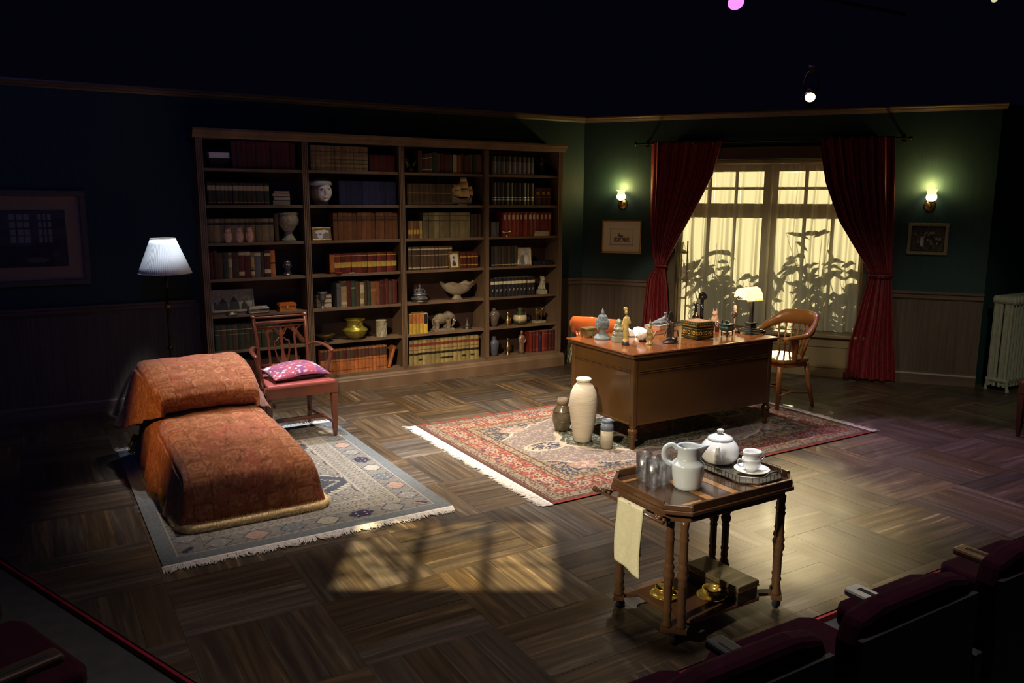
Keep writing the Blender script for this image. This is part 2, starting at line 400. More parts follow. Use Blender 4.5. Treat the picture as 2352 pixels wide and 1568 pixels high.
# right wall with the window opening: s 1.13..3.14, z .47..2.36
S0, S1, ZS, ZH = 1.13, 3.14, .47, 2.36
wr = MB().box(0, S0, 0, .12, .94, 2.88).box(S1, 4.30, 0, .12, .94, 2.88).box(S0, S1, 0, .12, ZH, 2.88)
struct(wr.build('wall_right', TEAL, loc=tuple(W0), rz=WRZ))
wl = MB().box(0, S0, -.004, .11, -.03, .94).box(S1, 4.30, -.004, .11, -.03, .94)
struct(wl.build('wall_right_lower', WAIN, loc=tuple(W0), rz=WRZ))
o1 = onwall(0, .004); mrun('trim_3', RAIL, o1[0], o1[1], .90, S0-.05, WRZ)
o1 = onwall(S1+.05, .004); mrun('trim_4', RAIL, o1[0], o1[1], .90, 4.30-S1-.05, WRZ)
o1 = onwall(0, 0); mrun('trim_5', CROWN, o1[0], o1[1], 2.81, 4.34, WRZ)
o1 = onwall(0, .004); mrun('baseboard_right', BASEP, o1[0], o1[1], 0, S0, WRZ)
o1 = onwall(S1, .004); mrun('baseboard_right_far', BASEP, o1[0], o1[1], 0, 4.30-S1, WRZ)
# return wall behind the radiator
e = onwall(4.30)
struct(MB().box(e[0]-.02, 11.5, e[1]+.06, e[1]+.18, -.03, 2.88).build('wall_far_right', mk('dark_teal', (.006, .034, .034), (.009, .045, .043), rough=.7, scale=9, stretch=(10, 10, .3))))
# window recess lining
OAK = mk('window_oak', (.17, .115, .055), (.26, .18, .09), rough=.5, scale=5, stretch=(1, 1, .3), bump=.1)
DP = .38
lin = MB().box(S0-.03, S0, .0, DP, ZS-.02, ZH).box(S1, S1+.03, .0, DP, ZS-.02, ZH).box(S0-.03, S1+.03, .0, DP, ZH, ZH+.04)
struct(lin.build('trim_6', OAK, loc=tuple(W0), rz=WRZ))
CASM = mk('dark_casing', (.055, .036, .022), (.09, .06, .035), rough=.5, scale=5)
cas = MB().box(S0-.10, S0, -.022, 0, ZS+.02, ZH+.10).box(S1, S1+.10, -.022, 0, ZS+.02, ZH+.10).box(S0-.12, S1+.12, -.028, 0, ZH, ZH+.11).box(S0-.14, S1+.14, -.045, 0, ZH+.11, ZH+.135)
struct(cas.build('trim_7', CASM, loc=tuple(W0), rz=WRZ, bev=.004))
struct(MB().box(S0-.08, S1+.08, -.10, DP, ZS-.035, ZS).build('window_sill', OAK, loc=tuple(W0), rz=WRZ, bev=.006))
# panelled apron under the sill
ap = MB().box(S0-.05, S1+.05, -.05, .1, 0, ZS-.035)
apo = struct(ap.build('trim_8', OAK, loc=tuple(W0), rz=WRZ))
fr = MB()
for a, b in ((S0+.08, 1.74), (1.80, 2.45), (2.51, S1-.06)):
    for q in ((a, b, .33, .352), (a, b, .10, .122), (a, a+.022, .10, .352), (b-.022, b, .10, .352)): fr.box(q[0], q[1], -.062, -.05, q[2], q[3])
fr.build('panel_moulding', OAK, apo, bev=.003)
# window: two casements with panes, behind the sheers
win = struct(MB().box(S0, S0+.07, .27, .32, ZS, ZH).box(S1-.07, S1, .27, .32, ZS, ZH).box(S0, S1, .27, .32, 2.23, ZH).box(2.06, 2.215, .26, .33, ZS, ZH).box(S0, S1, .27, .32, ZS, ZS+.06).build('window_1', OAK, loc=tuple(W0), rz=WRZ))
mun = []
for a, b in ((S0+.07, 2.06), (2.215, S1-.07)):
    MB().box(a, b, .275, .315, 1.73, 1.885).build('transom', OAK, win)
    MB().box(a, b, .28, .31, 2.035, 2.065).build('muntin', OAK, win)
    n = 3; wd = (b-a)/n
    for k in (1, 2): MB().box(a+wd*k-.018, a+wd*k+.018, .28, .31, ZS+.06, 2.23).build('muntin', OAK, win)
    for k in range(3):
        MB().box(a+wd*k+.005, a+wd*(k+1)-.005, .293, .297, ZS+.06, 2.23).build('pane', GLT, win)
# outside: planter with leafy plants that throw their shadow on the sheers
GREEN = mk('leaf_green', (.05, .12, .03), (.10, .2, .05), rough=.5, scale=10)
def leafy(root, n, h, spread, seed, mat=GREEN, ll=.22, lw=.05):
    q = random.Random(seed); lv = MB(); st = MB()
    for i in range(n):
        a = q.uniform(0, 2*pi); hh = h*q.uniform(.45, 1); sx, sy = cos(a)*spread*q.uniform(.2, 1), sin(a)*spread*.35*q.uniform(.2, 1)
        pts = [(0, 0, 0), (sx*.3, sy*.3, hh*.5), (sx, sy, hh)]; st.tube(pts, [.006, .005, .002], 5)
        for k in range(6):
            t = .15+.85*k/5+q.uniform(-.08, .08); t = min(t, 1)
            p = Vector((sx*t*t, sy*t*t, hh*t)); an = q.uniform(0, 2*pi); d = Vector((cos(an), sin(an)*.5, q.uniform(-.5, .6))).normalized()
            sd = d.cross(Vector((0, 1, 0))).normalized(); L = ll*q.uniform(.6, 1.1); W = lw*q.uniform(.7, 1.2)
            vs = []
            for u, wq in ((0, .1), (.3, .9), (.6, 1), (.85, .55), (1, .02)):
                c = p+d*L*u+Vector((0, 0, -.12*L*u*u*3)); vs += [c-sd*W*wq/2, c+Vector((0, 0, -.004)), c+sd*W*wq/2]
            lv.add(vs, [(3*i_+j_, 3*i_+j_+1, 3*i_+j_+4, 3*i_+j_+3) for i_ in range(4) for j_ in (0, 1)])
    st.build('stem', mat, root); lv.build('foliage', mat, root, kind='stuff')
POT = mk('terracotta', (.35, .14, .07), (.28, .1, .05), rough=.8)
for k, (s, h, sd, sp) in enumerate(((1.55, 1.15, 3, .30), (2.1, .9, 5, .38), (2.62, 1.25, 8, .34), (2.95, 1.0, 11, .24), (1.85, .8, 21, .34))):
    r = thing('window_plant', onwall(s, -.66, .40), 'leafy potted plant outside the window, its shadow on the sheer curtain, %s from the left' % ORD[[0, 2, 3, 4, 1][k]], 'plant', WRZ)
    MB().lathe([(.07, 0), (.09, .15), (.10, .16), (.09, .16), (.08, .14)], 16).build('pot', POT, r, smooth=True)
    leafy(r, 18, h, sp, sd)
struct(MB().box(1.0, 3.3, .5, .82, .0, .40).build('trim_10', BLACK, loc=tuple(W0), rz=WRZ))

# ------------------------------------------------------------------ bookcase
PC = [1.415, 2.36, 3.345, 4.325, 5.285]; SZ = [2.18, 1.85, 1.51, 1.18, .845, .51, .175]; YF = 7.69
bc = thing('bookcase', (0, 0, 0), 'tall dark wooden built-in bookcase of four bays with fluted uprights', 'bookcase')
for i, x in enumerate(PC):
    p = MB().box(x-.030, x+.030, YF+.006, YF+.03, .145, 2.465)
    for k in range(4): p.box(x-.030+.0155*k+.0, x-.030+.0155*k+.0105, YF-.002, YF+.008, .18, 2.44)
    p.build('upright', BW, bc)
    MB().box(x-.016, x+.016, YF+.03, YW-.02, .145, 2.465).build('divider', BW, bc)
for b in range(4):
    a, c = PC[b]+.016, PC[b+1]-.016
    for z in SZ[:-1]: MB().box(a, c, YF+.02, YW-.02, z-.026, z).build('shelf', BW, bc, bev=.002)
    MB().box(a, c, YF+.0, YW-.02, .145, .175).build('shelf', BW, bc)
MB().box(PC[0]-.03, PC[4]+.03, YW-.022, YW-.006, .1, 2.5).build('back_panel', DK, bc)
MB().box(PC[0]-.05, PC[4]+.05, YF-.006, YW-.006, -.0, .110).prism([(YF-.045, 0), (YF-.045, .105), (YF-.035, .115), (YF-.03, .13), (YF-.012, .145), (YW-.01, .145), (YW-.01, 0)], PC[0]-.055, PC[4]+.055, 'x').build('plinth', BW, bc)
MB().prism([(YF+.03, 2.44), (YF-.01, 2.44), (YF-.015, 2.455), (YF-.03, 2.465), (YF-.035, 2.485), (YF-.055, 2.5), (YF-.055, 2.52), (YW-.01, 2.52), (YW-.01, 2.44)], PC[0]-.055, PC[4]+.055, 'x').build('cornice', BW, bc)

# ---- books
def bookmat(n, c, rough=.5, v=.25): return mk('cloth_'+n, tuple(q*.62 for q in c), tuple(min(1, q*1.0) for q in c), rough=rough, scale=18, rndv=v)
def spine_mb(W, H, Dp, ribs=0):
    # cover: two boards and a rounded spine facing -y
    mb = MB(); t = .0035
    mb.box(-W/2, -W/2+t, -Dp+.004, 0, 0, H); mb.box(W/2-t, W/2, -Dp+.004, 0, 0, H)
    n = 5; P = [(-W/2+W*i/n, -Dp-.006*sin(pi*i/n)) for i in range(n+1)]; Q = [(W/2-W*i/n, -Dp+.005-.004*sin(pi*i/n)) for i in range(n+1)]
    mb.prism(P+Q, 0, H)
    for k in range(ribs):
        z = H*(.14+.72*k/max(1, ribs-1)); P2 = [(-W/2+W*i/n, -Dp-.0015-.008*sin(pi*i/n)) for i in range(n+1)]
        mb.prism(P2+[(W/2, -Dp), (-W/2, -Dp)], z-.003, z+.003)
    return mb
def band_mb(W, H, Dp, z0, z1, wf=1):
    n = 5; a = W*wf/2; P = [(-a+2*a*i/n, -Dp-.0012-.006*sin(pi*(.5+(i/n-.5)*wf))) for i in range(n+1)]
    return MB().prism(P+[(a, -Dp), (-a, -Dp)], H*z0, H*z1)
def put_run(b, s, x0, x1, n, H, mats, bands, desc, ribs=0, Dp=.17, hv=0., yb=None, wv=.12, letter=None):
    """books side by side; bands = list of (z0,z1,width,material or list)"""
    ws = [1+rnd.uniform(-wv, wv) for _ in range(n)]; k = (x1-x0)/sum(ws); x = x0
    z = SZ[s]; yy = YF+.05+Dp if yb is None else yb
    cache = {}
    where = '%s shelf, %s bay' % (ORD[s], ORD[b])
    for i in range(n):
        W = ws[i]*k-.0012; Wq = round(W, 3); Hq = round(H*(1+rnd.uniform(-hv, hv)), 2) if hv else H
        m_ = mats[i % len(mats)] if not callable(mats) else mats(i)
        o = spine_mb(W, Hq, Dp, ribs).build('book', m_, loc=(x+ws[i]*k/2, yy+rnd.uniform(-.008, .006), z))
        MB().box(-W/2+.003, W/2-.003, -Dp+.006, -.004, .003, Hq-.004).build('pages', PAPER, o)
        for z0, z1, wf, bm in bands(i) if callable(bands) else bands:
            band_mb(W, Hq, Dp, z0, z1, wf).build('title_label' if wf < 1 else 'spine_band', bm, o)
        if letter:
            L = MB(); h = .024; q = .0045; yy2 = -Dp-.0085; zz = Hq*.30
            L.box(-.007, -.007+q, yy2, yy2+.002, zz, zz+h).box(-.007, .008, yy2, yy2+.002, zz+h-q, zz+h).box(-.007, .005, yy2, yy2+.002, zz+h*.45, zz+h*.45+q)
            L.build('letter', letter, o)
        d = desc(i) if callable(desc) else desc
        tag(o, ('%s from left, %s, %s' % (ORD[i], d, where)) if n > 1 else d+', '+where, 'book', d+', '+where)
        x += ws[i]*k
MAR = bookmat('maroon', (.085, .014, .012)); OLV = bookmat('olive', (.20, .16, .075)); TAN = bookmat('tan', (.27, .19, .095))
DKB = bookmat('dark_brown', (.07, .040, .022)); BRN = bookmat('brown', (.20, .075, .028)); NAV = bookmat('navy', (.018, .022, .075))
GRY = bookmat('grey', (.11, .11, .12)); ORG = bookmat('orange_brown', (.42, .14, .04)); YEL = bookmat('yellow', (.60, .40, .06)); RED = bookmat('red', (.27, .028, .018))
SLT = bookmat('slate', (.11, .11, .15)); BLK = bookmat('black', (.018, .018, .024)); LAW = bookmat('law_tan', (.33, .26, .10)); BLKB = mk('black_band', (.012, .01, .008), rough=.5)
CRM = mk('cream_label', (.62, .56, .42), rough=.7); SBND = mk('silver_band', (.55, .56, .6), rough=.35, metal=.6); YBND = mk('yellow_band', (.50, .34, .06), (.34, .22, .04), rough=.5, scale=30)
RBND = mk('red_label', (.20, .032, .018), (.14, .022, .012), rough=.5, scale=40); GRN = bookmat('green', (.03, .05, .03)); TANL = mk('tan_label', (.42, .36, .22), rough=.6)
put_run(0, 0, 1.70, 2.28, 13, .246, [MAR], [(.88, .9, 1, RBND), (.80, .82, 1, RBND)], 'very dark maroon books')
put_run(0, 1, 1.47, 2.02, 14, .20, [DKB, GRN], [(.66, .88, 1, TANL), (.12, .14, 1, YBND)], 'dark books with pale upper band')
put_run(0, 2, 1.452, 2.05, 11, .217, [OLV, TAN], [(.74, .84, 1, BLKB)], 'olive tan books behind the owls', ribs=0)
put_run(0, 2, 2.058, 2.096, 1, .263, [DKB], [], 'single dark tall book beside the stone urn')
mixm = [MAR, MAR, DKB, GRN, TAN, DKB, MAR, MAR, TAN, GRY, DKB, MAR, ORG]
mixb = {4: [(.45, .75, 1, TANL), (.85, .9, 1, BLKB)], 6: [(.1, .24, 1, TANL), (.85, .95, 1, TANL)], 7: [(.84, .96, 1, TANL)], 8: [(.4, .8, 1, YBND), (.1, .25, 1, TANL), (.26, .3, 1, BLKB)], 9: [(.84, .96, 1, TANL)], 11: [(.15, .3, 1, TANL), (.8, .9, 1, TANL)], 12: [(.5, .55, 1, BLKB)]}
put_run(0, 3, 1.454, 2.05, 13, .25, mixm, lambda i: mixb.get(i, [(.7, .72, 1, RBND)]), 'mixed maroon and tan books', hv=.04, wv=.35)
put_run(0, 5, 1.462, 2.053, 11, .239, [GRN, DKB], [(.80, .82, 1, TANL), (.62, .63, 1, TANL)], 'dark green books behind the armchair')
put_run(0, 6, 1.467, 2.25, 14, .229, [DKB, MAR], [(.8, .82, 1, RBND)], 'dark brown books behind the armchair', hv=.04)
put_run(1, 0, 2.428, 3.004, 12, .235, [TAN], [(a, a+.018, 1, BLKB) for a in (.12, .28, .44, .60, .76)], 'dusty tan books with dark cross bands', ribs=4)
put_run(1, 0, 3.018, 3.293, 6, .165, [MAR], [], 'short dark red books')
put_run(1, 1, 2.70, 3.30, 10, .235, [NAV], [], 'dark navy books beside the plaster head', wv=.05)
put_run(1, 2, 2.63, 3.311, 14, .268, [BRN], [(.70, .78, 1, DKB), (.84, .86, 1, DKB)], 'brown leather books with darker tops', wv=.05)
put_run(1, 3, 2.577, 3.285, 13, .20, [MAR, bookmat('deep_red', (.17, .02, .012))], lambda i: [(.30, .56, 1, YBND), (.86, .90, 1, YBND)] if i else [(.1, .95, 1, ORG)], 'dark red books with a yellow band')
m2 = [GRY, TAN, MAR, GRN, DKB, TAN, DKB, GRN, BRN, BRN, MAR, MAR, DKB, MAR]
put_run(1, 4, 2.64, 3.287, 14, .25, m2, lambda i: {1: [(.8, .95, 1, DKB), (.1, .2, 1, TANL)], 5: [(.55, .9, 1, TANL), (.1, .3, 1, TANL)], 3: [(.7, .74, 1, TANL)], 8: [(.6, .7, 1, ORG)]}.get(i, [(.8, .82, 1, RBND)]), 'mixed brown and dark books', hv=.05, wv=.3)
put_run(1, 6, 2.451, 3.159, 18, .245, [ORG], lambda i: [(.60, .95, 1, DKB if i % 3 else MAR), (.5, .51, 1, BLKB), (.12, .13, 1, BLKB)], 'orange brown law reports', wv=.04)
put_run(2, 0, 3.543, 4.289, 15, .20, [DKB, MAR, DKB, GRN, BRN], lambda i: [(.75, .8, 1, TANL), (.15, .2, 1, TANL)] if i in (1, 2) else ([(.05, .95, 1, TANL)] if i == 8 else []), 'dark worn books', hv=.08, wv=.3)
put_run(2, 1, 3.415, 3.935, 11, .22, [DKB], [(.55, .58, 1, YBND), (.1, .12, 1, TANL)], 'dark brown books beside the model ship')
put_run(2, 2, 3.418, 3.581, 5, .181, [BRN, TAN, BRN], [(.25, .5, .8, YBND)], 'small brown books with gold labels')
put_run(2, 2, 3.596, 4.147, 9, .265, [OLV], [(.68, .70, 1, DKB), (.88, .90, 1, DKB)], 'large olive cloth books', wv=.08)
put_run(2, 2, 4.158, 4.287, 3, .245, [DKB], [], 'dark brown books at the right end')
put_run(2, 3, 3.421, 3.93, 12, .245, [DKB], [(.62, .64, 1, TANL), (.86, .92, 1, TANL), (.08, .13, 1, TANL)], 'brown scuffed books left of gold frame')
put_run(2, 3, 4.02, 4.24, 5, .17, [MAR], [(.7, .76, 1, YBND), (.2, .25, 1, YBND)], 'short dark red books right of gold frame')
put_run(2, 5, 3.418, 3.58, 4, .215, [YEL], [(.52, .97, 1, ORG)], 'orange yellow books', wv=.05)
put_run(2, 5, 3.582, 3.63, 1, .215, [YEL], [(.48, .95, .85, BLKB)], 'thick orange book with a black title panel')
put_run(2, 6, 3.411, 4.244, 16, .262, [LAW], lambda i: [(.76, .87, 1, RBND), (.60, .62, 1, RBND), (.40, .49, 1, BLKB), (.66, .67, 1, YBND)]+([(.17, .24, 1, BLKB)] if i in (2, 7, 8, 9, 12, 14) else []), 'tan law books with red and black bands', wv=.03)
put_run(3, 0, 4.413, 4.955, 9, .195, [SLT], [(.0, .10, 1, TANL), (.70, 1, 1, BLKB)], 'slate grey books with dark tops')
put_run(3, 1, 4.412, 4.952, 10, .243, [BLK], [(.33, .36, 1, SBND), (.23, .26, 1, SBND)], 'black books with silver bands', wv=.05)
put_run(3, 1, 4.97, 5.187, 3, .195, [MAR], [(.45, .48, 1, YBND), (.62, .75, .5, YBND)], 'maroon books beside the black books')
put_run(3, 2, 4.407, 4.506, 3, .159, [GRY], [], 'small grey books')
put_run(3, 2, 4.545, 5.192, 12, .262, [RED], [(.72, .90, .5, CRM)], 'red books with white title labels', wv=.08)
put_run(3, 3, 4.406, 4.75, 8, .225, [BLK, DKB], [(.08, .12, 1, TANL)], 'black books left of silver frame')
put_run(3, 4, 4.40, 4.98, 11, .205, [BLK], [(.68, .84, 1, CRM)], 'black books with white band and letter', wv=.03, letter=CRM)
rm = [RED, MAR, RED, NAV, RED, MAR, MAR, MAR]
put_run(3, 6, 4.915, 5.262, 8, .24, rm, lambda i: [(.6, .8, .9, GRN)] if i == 3 else [(.12, .13, 1, YBND), (.85, .86, 1, YBND)], 'red and maroon books', wv=.2, hv=.02)
def lean(b, s, x, ang, W, H, mat_, label):
    o = spine_mb(W, H, .16, 3).build('book', mat_, loc=(x, YF+.23, SZ[s]+abs(sin(ang))*W/2+.001), rot=(0, ang, 0))
    MB().box(-W/2+.003, W/2-.003, -.154, -.004, .003, H-.004).build('pages', PAPER, o); tag(o, label, 'book')
lean(0, 5, 2.30, -.62, .045, .23, BRN, 'brown book leaning against the upright, seen through the chair back')
lean(1, 6, 3.19, .30, .032, .23, ORG, 'orange book leaning right beside the orange brown law reports')
def flatbook(x, y, z, w_, d_, h, mat_, label, rz=0, group=None, pm=PAPER):
    o = MB().box(-w_/2, w_/2, -d_/2, d_/2, 0, .003).box(-w_/2, w_/2, -d_/2, d_/2, h-.003, h).box(-w_/2, w_/2, d_/2-.004, d_/2, 0, h).build('book', mat_, loc=(x, y, z), rz=rz)
    MB().box(-w_/2+.005, w_/2-.005, -d_/2+.004, d_/2-.004, .003, h-.003).build('pages', pm, o); return tag(o, label, 'book', group)
for k, (h, wq) in enumerate(((.045, .17), (.035, .16), (.03, .17), (.022, .15))):
    flatbook(2.14+.006*(k % 2), YF+.13, SZ[1]+[0, .0455, .081, .1115][k], wq, .13, h, GRY, '%s from bottom of the stacked grey books, second shelf, first bay' % ORD[k])
for k, h in enumerate((.05, .045, .04)):
    flatbook(2.53, YF+.17, SZ[4]+[0, .0505, .096][k], .16, .13, h, [GRY, TAN, GRY][k], '%s from bottom of the flat books behind the goblet' % ORD[k])
for k, h in enumerate((.018, .016, .02)):
    flatbook(5.05+.004*k, YF+.09, SZ[2]+[0, .0185, .035][k], .20, .13, h, CRM, '%s from bottom of the white books lying before the red books' % ORD[k])
for k, h in enumerate((.05, .04)):
    flatbook(1.60, YF+.15, SZ[0]+.0505*k, .18, .14, h, BLKB, '%s black book lying under the small white box' % ['lower', 'upper'][k], pm=BLKB)
tag(MB().box(-.09, .09, -.05, .05, 0, .05).build('white_box', mk('white_card', (.75, .8, .82), rough=.6), loc=(1.60, YF+.13, SZ[0]+.091), bev=.003), 'small white box on dark books, top left shelf', 'box')

# ---- ornaments on the shelves
TERRA = mk('pale_terracotta', (.72, .46, .33), (.52, .32, .22), rough=.8, scale=40, bump=.4)
STONE = mk('mottled_stone', (.42, .39, .28), (.22, .21, .14), rough=.85, scale=45, bump=.7)
PALE = mk('pale_plaster', (.62, .60, .54), (.42, .40, .35), rough=.7, scale=25, bump=.2)
GREYM = mk('grey_pewter', (.20, .20, .21), (.10, .10, .11), rough=.35, metal=.6, scale=40)
BRNZ = mk('dark_bronze', (.10, .085, .06), (.05, .042, .035), rough=.4, metal=.6, scale=35)
VERD = mk('green_bronze', (.10, .15, .12), (.05, .08, .065), rough=.55, metal=.3, scale=40)
def on(x, s, dy=.10): return (x, YF+dy, SZ[s])
for k, x in enumerate((1.630, 1.728, 1.822)):
    t = thing('owl_figurine', on(x, 2, .045), 'small pale terracotta owl figurine before the olive books, %s' % ['leftmost of three', 'middle of three', 'rightmost of three'][k], 'figurine', group='terracotta owls')
    mb = MB().lathe([(.020, 0), (.028, .01), (.034, .05), (.032, .085), (.026, .10), (.030, .112), (.026, .128), (.012, .137), (0, .138)], 16)
    mb.ell((-.016, -.004, .132), (.006, .006, .012)).ell((.016, -.004, .132), (.006, .006, .012)).ell((-.012, -.026, .112), (.010, .005, .010)).ell((.012, -.026, .112), (.010, .005, .010)).ell((0, -.030, .102), (.004, .006, .007))
    blob('body', mb, TERRA, t, .0028, 2)
    for sx in (-1, 1): MB().ell((sx*.031, 0, .06), (.006, .018, .035)).build('wing', TERRA, t, smooth=True)
    MB().box(-.02, .02, -.02, .02, 0, .006).build('base', TERRA, t)
t = thing('stone_urn', on(2.21, 2, .13), 'mottled stone urn with scalloped rim, right of the olive books', 'urn')
MB().lathe([(.07, 0), (.072, .015), (.055, .03), (.042, .06), (.040, .085), (.05, .105)], 28).build('foot', STONE, t, smooth=True)
MB().lathe([(.048, .10), (.065, .125), (.092, .16), (.100, .195), (.098, .225), (.090, .245), (.100, .262), (.104, .272), (.094, .270), (.085, .25), (.08, .2), (.03, .13)], 40, lobes=14, la=.03).build('bowl', STONE, t, smooth=True)
t = thing('grey_bust', on(2.18, 3, .12), 'small blue grey bust on the shelf with maroon books', 'bust')
mb = MB().ell((0, 0, .095), (.036, .042, .050)).ell((0, .004, .125), (.038, .04, .026)).tube([(0, 0, .0), (0, 0, .06)], [.034, .026], 12).ell((0, -.040, .09), (.008, .012, .014)).ell((-.037, 0, .09), (.008, .012, .018)).ell((.037, 0, .09), (.008, .012, .018)).ell((0, -.030, .065), (.018, .014, .006)).ell((-.015, -.034, .105), (.012, .008, .005)).ell((.015, -.034, .105), (.012, .008, .005))
blob('head', mb, GREYM, t, .003, 2); MB().lathe([(.04, 0), (.042, .012), (.036, .02)], 20).build('base', GREYM, t)
t = thing('relief_panel', on(1.655, 4, .10), 'grey framed relief panel of domes leaning on the shelf', 'panel'); t.rotation_euler = (R(-12), 0, R(-4))
MB().box(-.185, .185, -.004, .004, 0, .225).build('plate', STONE, t)
f = MB(); [f.box(*q) for q in ((-.19, .19, -.012, .006, 0, .014), (-.19, .19, -.012, .006, .214, .228), (-.19, -.176, -.012, .006, 0, .228), (.176, .19, -.012, .006, 0, .228))]; f.build('frame', mk('grey_frame', (.25, .25, .22), rough=.5), t)
f = MB()
for x, wq, h in ((-.16, .03, .07), (-.09, .045, .11), (.01, .045, .12), (.10, .028, .075)): f.prism([(x-wq, .045), (x+wq, .045), (x+wq*.9, .045+h*.5), (x+wq*.4, .045+h*.72), (x, .045+h), (x-wq*.4, .045+h*.72), (x-wq*.9, .045+h*.5)], -.010, -.002, 'y')
f.build('relief', mk('dark_relief', (.04, .04, .035), rough=.6), t)
MB().box(-.186, .186, -.022, -.0, .016, .036).build('ledge', mk('cream_strip', (.42, .37, .24), rough=.6), t)
t = thing('oval_box', on(1.62, 4, .035), 'small oval metal box before the relief panel', 'box')
MB().lathe([(.045, 0), (.05, .004), (.05, .022)], 24, sx=1.1, sy=.7).build('body', SILV, t, smooth=True); MB().lathe([(.052, .022), (.05, .03), (0, .034)], 24, sx=1.1, sy=.7).build('lid', SILV, t, smooth=True)
t = thing('ribbed_silver_box', on(1.87, 4, .07), 'wide ribbed silver box with rounded lid', 'box')
MB().box(-.095, .095, -.055, .055, 0, .036).build('body', SILV, t, bev=.012)
f = MB()
for k in range(5): f.box(-.098+.004*k, .098-.004*k, -.058+.006*k, .058-.006*k, .038+.006*k, .0435+.006*k)
f.build('lid', SILV, t, bev=.002)
for k in range(3): MB().box(-.0965, .0965, -.0565, .0565, .008+.01*k, .011+.01*k).build('rib', SILV, t)
t = thing('gilt_casket', on(2.145, 4, .07), 'small orange and gold casket on the fifth shelf', 'box')
CAS = mk('orange_enamel', (.62, .16, .02), (.45, .10, .015), rough=.35, scale=40)
MB().box(-.08, .08, -.045, .045, .006, .055).build('body', CAS, t); MB().prism([(-.085, .055), (.085, .055), (.075, .078), (-.075, .078)], -.05, .05, 'y').build('lid', CAS, t)
f = MB().box(-.084, .084, -.048, .048, 0, .008).box(-.086, .086, -.051, .051, .052, .058)
for x in (-.08, .074): f.box(x, x+.006, -.048, -.044, .006, .055)
f.build('gilt_edge', GOLD, t); MB().ell((0, -.047, .033), (.022, .004, .012)).build('gilt_ornament', GOLD, t, smooth=True)
# second bay
t = thing('plaster_head', on(2.545, 1, .14), 'large brown head sculpture with white painted face', 'sculpture', R(-6))
BRS = mk('brown_sculpture', (.17, .12, .08), (.28, .22, .15), rough=.6, scale=12, bump=.3)
mb = MB().ell((0, .02, .13), (.112, .11, .125)).ell((0, .02, .205), (.105, .10, .062)).tube([(0, .01, 0), (0, .01, .06)], [.075, .065], 16).ell((-.108, .03, .14), (.016, .03, .04)).ell((.108, .03, .14), (.016, .03, .04))
blob('head', mb, BRS, t, .005, 3)
FACE = mk('white_face', (.85, .85, .86), (.50, .51, .54), rough=.5, scale=22)
mb = MB().ell((.022, -.075, .125), (.070, .045, .092)).ell((.022, -.12, .13), (.012, .018, .032)).ell((-.005, -.108, .165), (.026, .014, .009)).ell((.05, -.108, .165), (.026, .014, .009)).ell((.022, -.112, .085), (.024, .012, .006)).ell((.022, -.11, .076), (.02, .012, .006)).ell((.022, -.10, .048), (.022, .018, .014))
blob('face', mb, FACE, t, .003, 2)
MB().lathe([(.100, .190), (.108, .194), (.109, .224), (.100, .230)], 32, (0, 0, 0), cap=False).build('headband', mk('pale_blue_band', (.40, .50, .56), (.55, .55, .5), rough=.5, scale=30), t, smooth=True)
MB().ell((-.012, -.112, .148), (.011, .006, .005)).build('eye', BLACK, t, smooth=True); MB().ell((.052, -.110, .148), (.011, .006, .005)).build('eye', BLACK, t, smooth=True)
def picframe(name, loc, W, H, fwd, label, cat, fm, im, rz=0, tilt=0, depth=.014, parent=None, matw=0, matm=None, bev=.002, stand=True):
    t = thing(name, loc, label, cat, rz); t.rotation_euler = (tilt, 0, rz)
    for nm, q in (('frame_rail', (-W/2, W/2, 0, fwd)), ('frame_rail', (-W/2, W/2, H-fwd, H)), ('frame_rail', (-W/2, -W/2+fwd, fwd, H-fwd)), ('frame_rail', (W/2-fwd, W/2, fwd, H-fwd))):
        MB().box(q[0], q[1], -depth, 0, q[2], q[3]).build(nm, fm, t, bev=bev)
    MB().box(-W/2+.002, W/2-.002, -.003, .0, .002, H-.002).build('backing', BLACK, t)
    if matw: MB().box(-W/2+fwd, W/2-fwd, -.006, -.003, fwd, H-fwd).build('mat_board', matm, t)
    if stand: MB().box(-.012, .012, 0, .003, .0, H*.6).build('stand', BLACK, t)
    a = fwd+matw; nx = max(2, int((W-2*a)/PXS)); nz = max(2, int((H-2*a)/PXS))
    cols = im(*np.meshgrid(np.linspace(0, 1, nx+1), np.linspace(0, 1, nz+1)))
    g = MB().grid(lambda u, v: (-W/2+a+(W-2*a)*u, -.0068, a+(H-2*a)*v), nx, nz)
    g.build('picture', mk('picture_print', (1, 1, 1), rough=.45, attr=True), t, cols=cols.reshape(-1, 3), fixn=False)
    return t
PXS = .0035
def vnoise(x, y, f, seed=0):
    r_ = np.random.RandomState(seed); g = r_.rand(64, 64)
    X, Y = x*f, y*f; xi, yi = np.floor(X).astype(int), np.floor(Y).astype(int); fx, fy = X-xi, Y-yi
    fx, fy = fx*fx*(3-2*fx), fy*fy*(3-2*fy); G = lambda a, b: g[a % 64, b % 64]
    return (G(xi, yi)*(1-fx)+G(xi+1, yi)*fx)*(1-fy)+(G(xi, yi+1)*(1-fx)+G(xi+1, yi+1)*fx)*fy
def C3(*c): return np.array(c, float)
def mixc(a, b, t): return a*(1-t[..., None])+b*t[..., None]
def im_dove(u, v):
    c = np.broadcast_to(C3(.22, .18, .13), u.shape+(3,)).copy()
    a = ((u-.45)/.3)**2+((v-.68)/.2)**2 < 1; b = ((u-.42)/.17)**2+((v-.32)/.26)**2 < 1; w_ = (u > .6) & (u < .93) & (np.abs(v-(.9-.55*(u-.55))) < .1)
    c[a | b | w_] = (.62, .62, .64); c[((u-.42)/.09)**2+((v-.5)/.07)**2 < 1] = (.20, .15, .11); return c
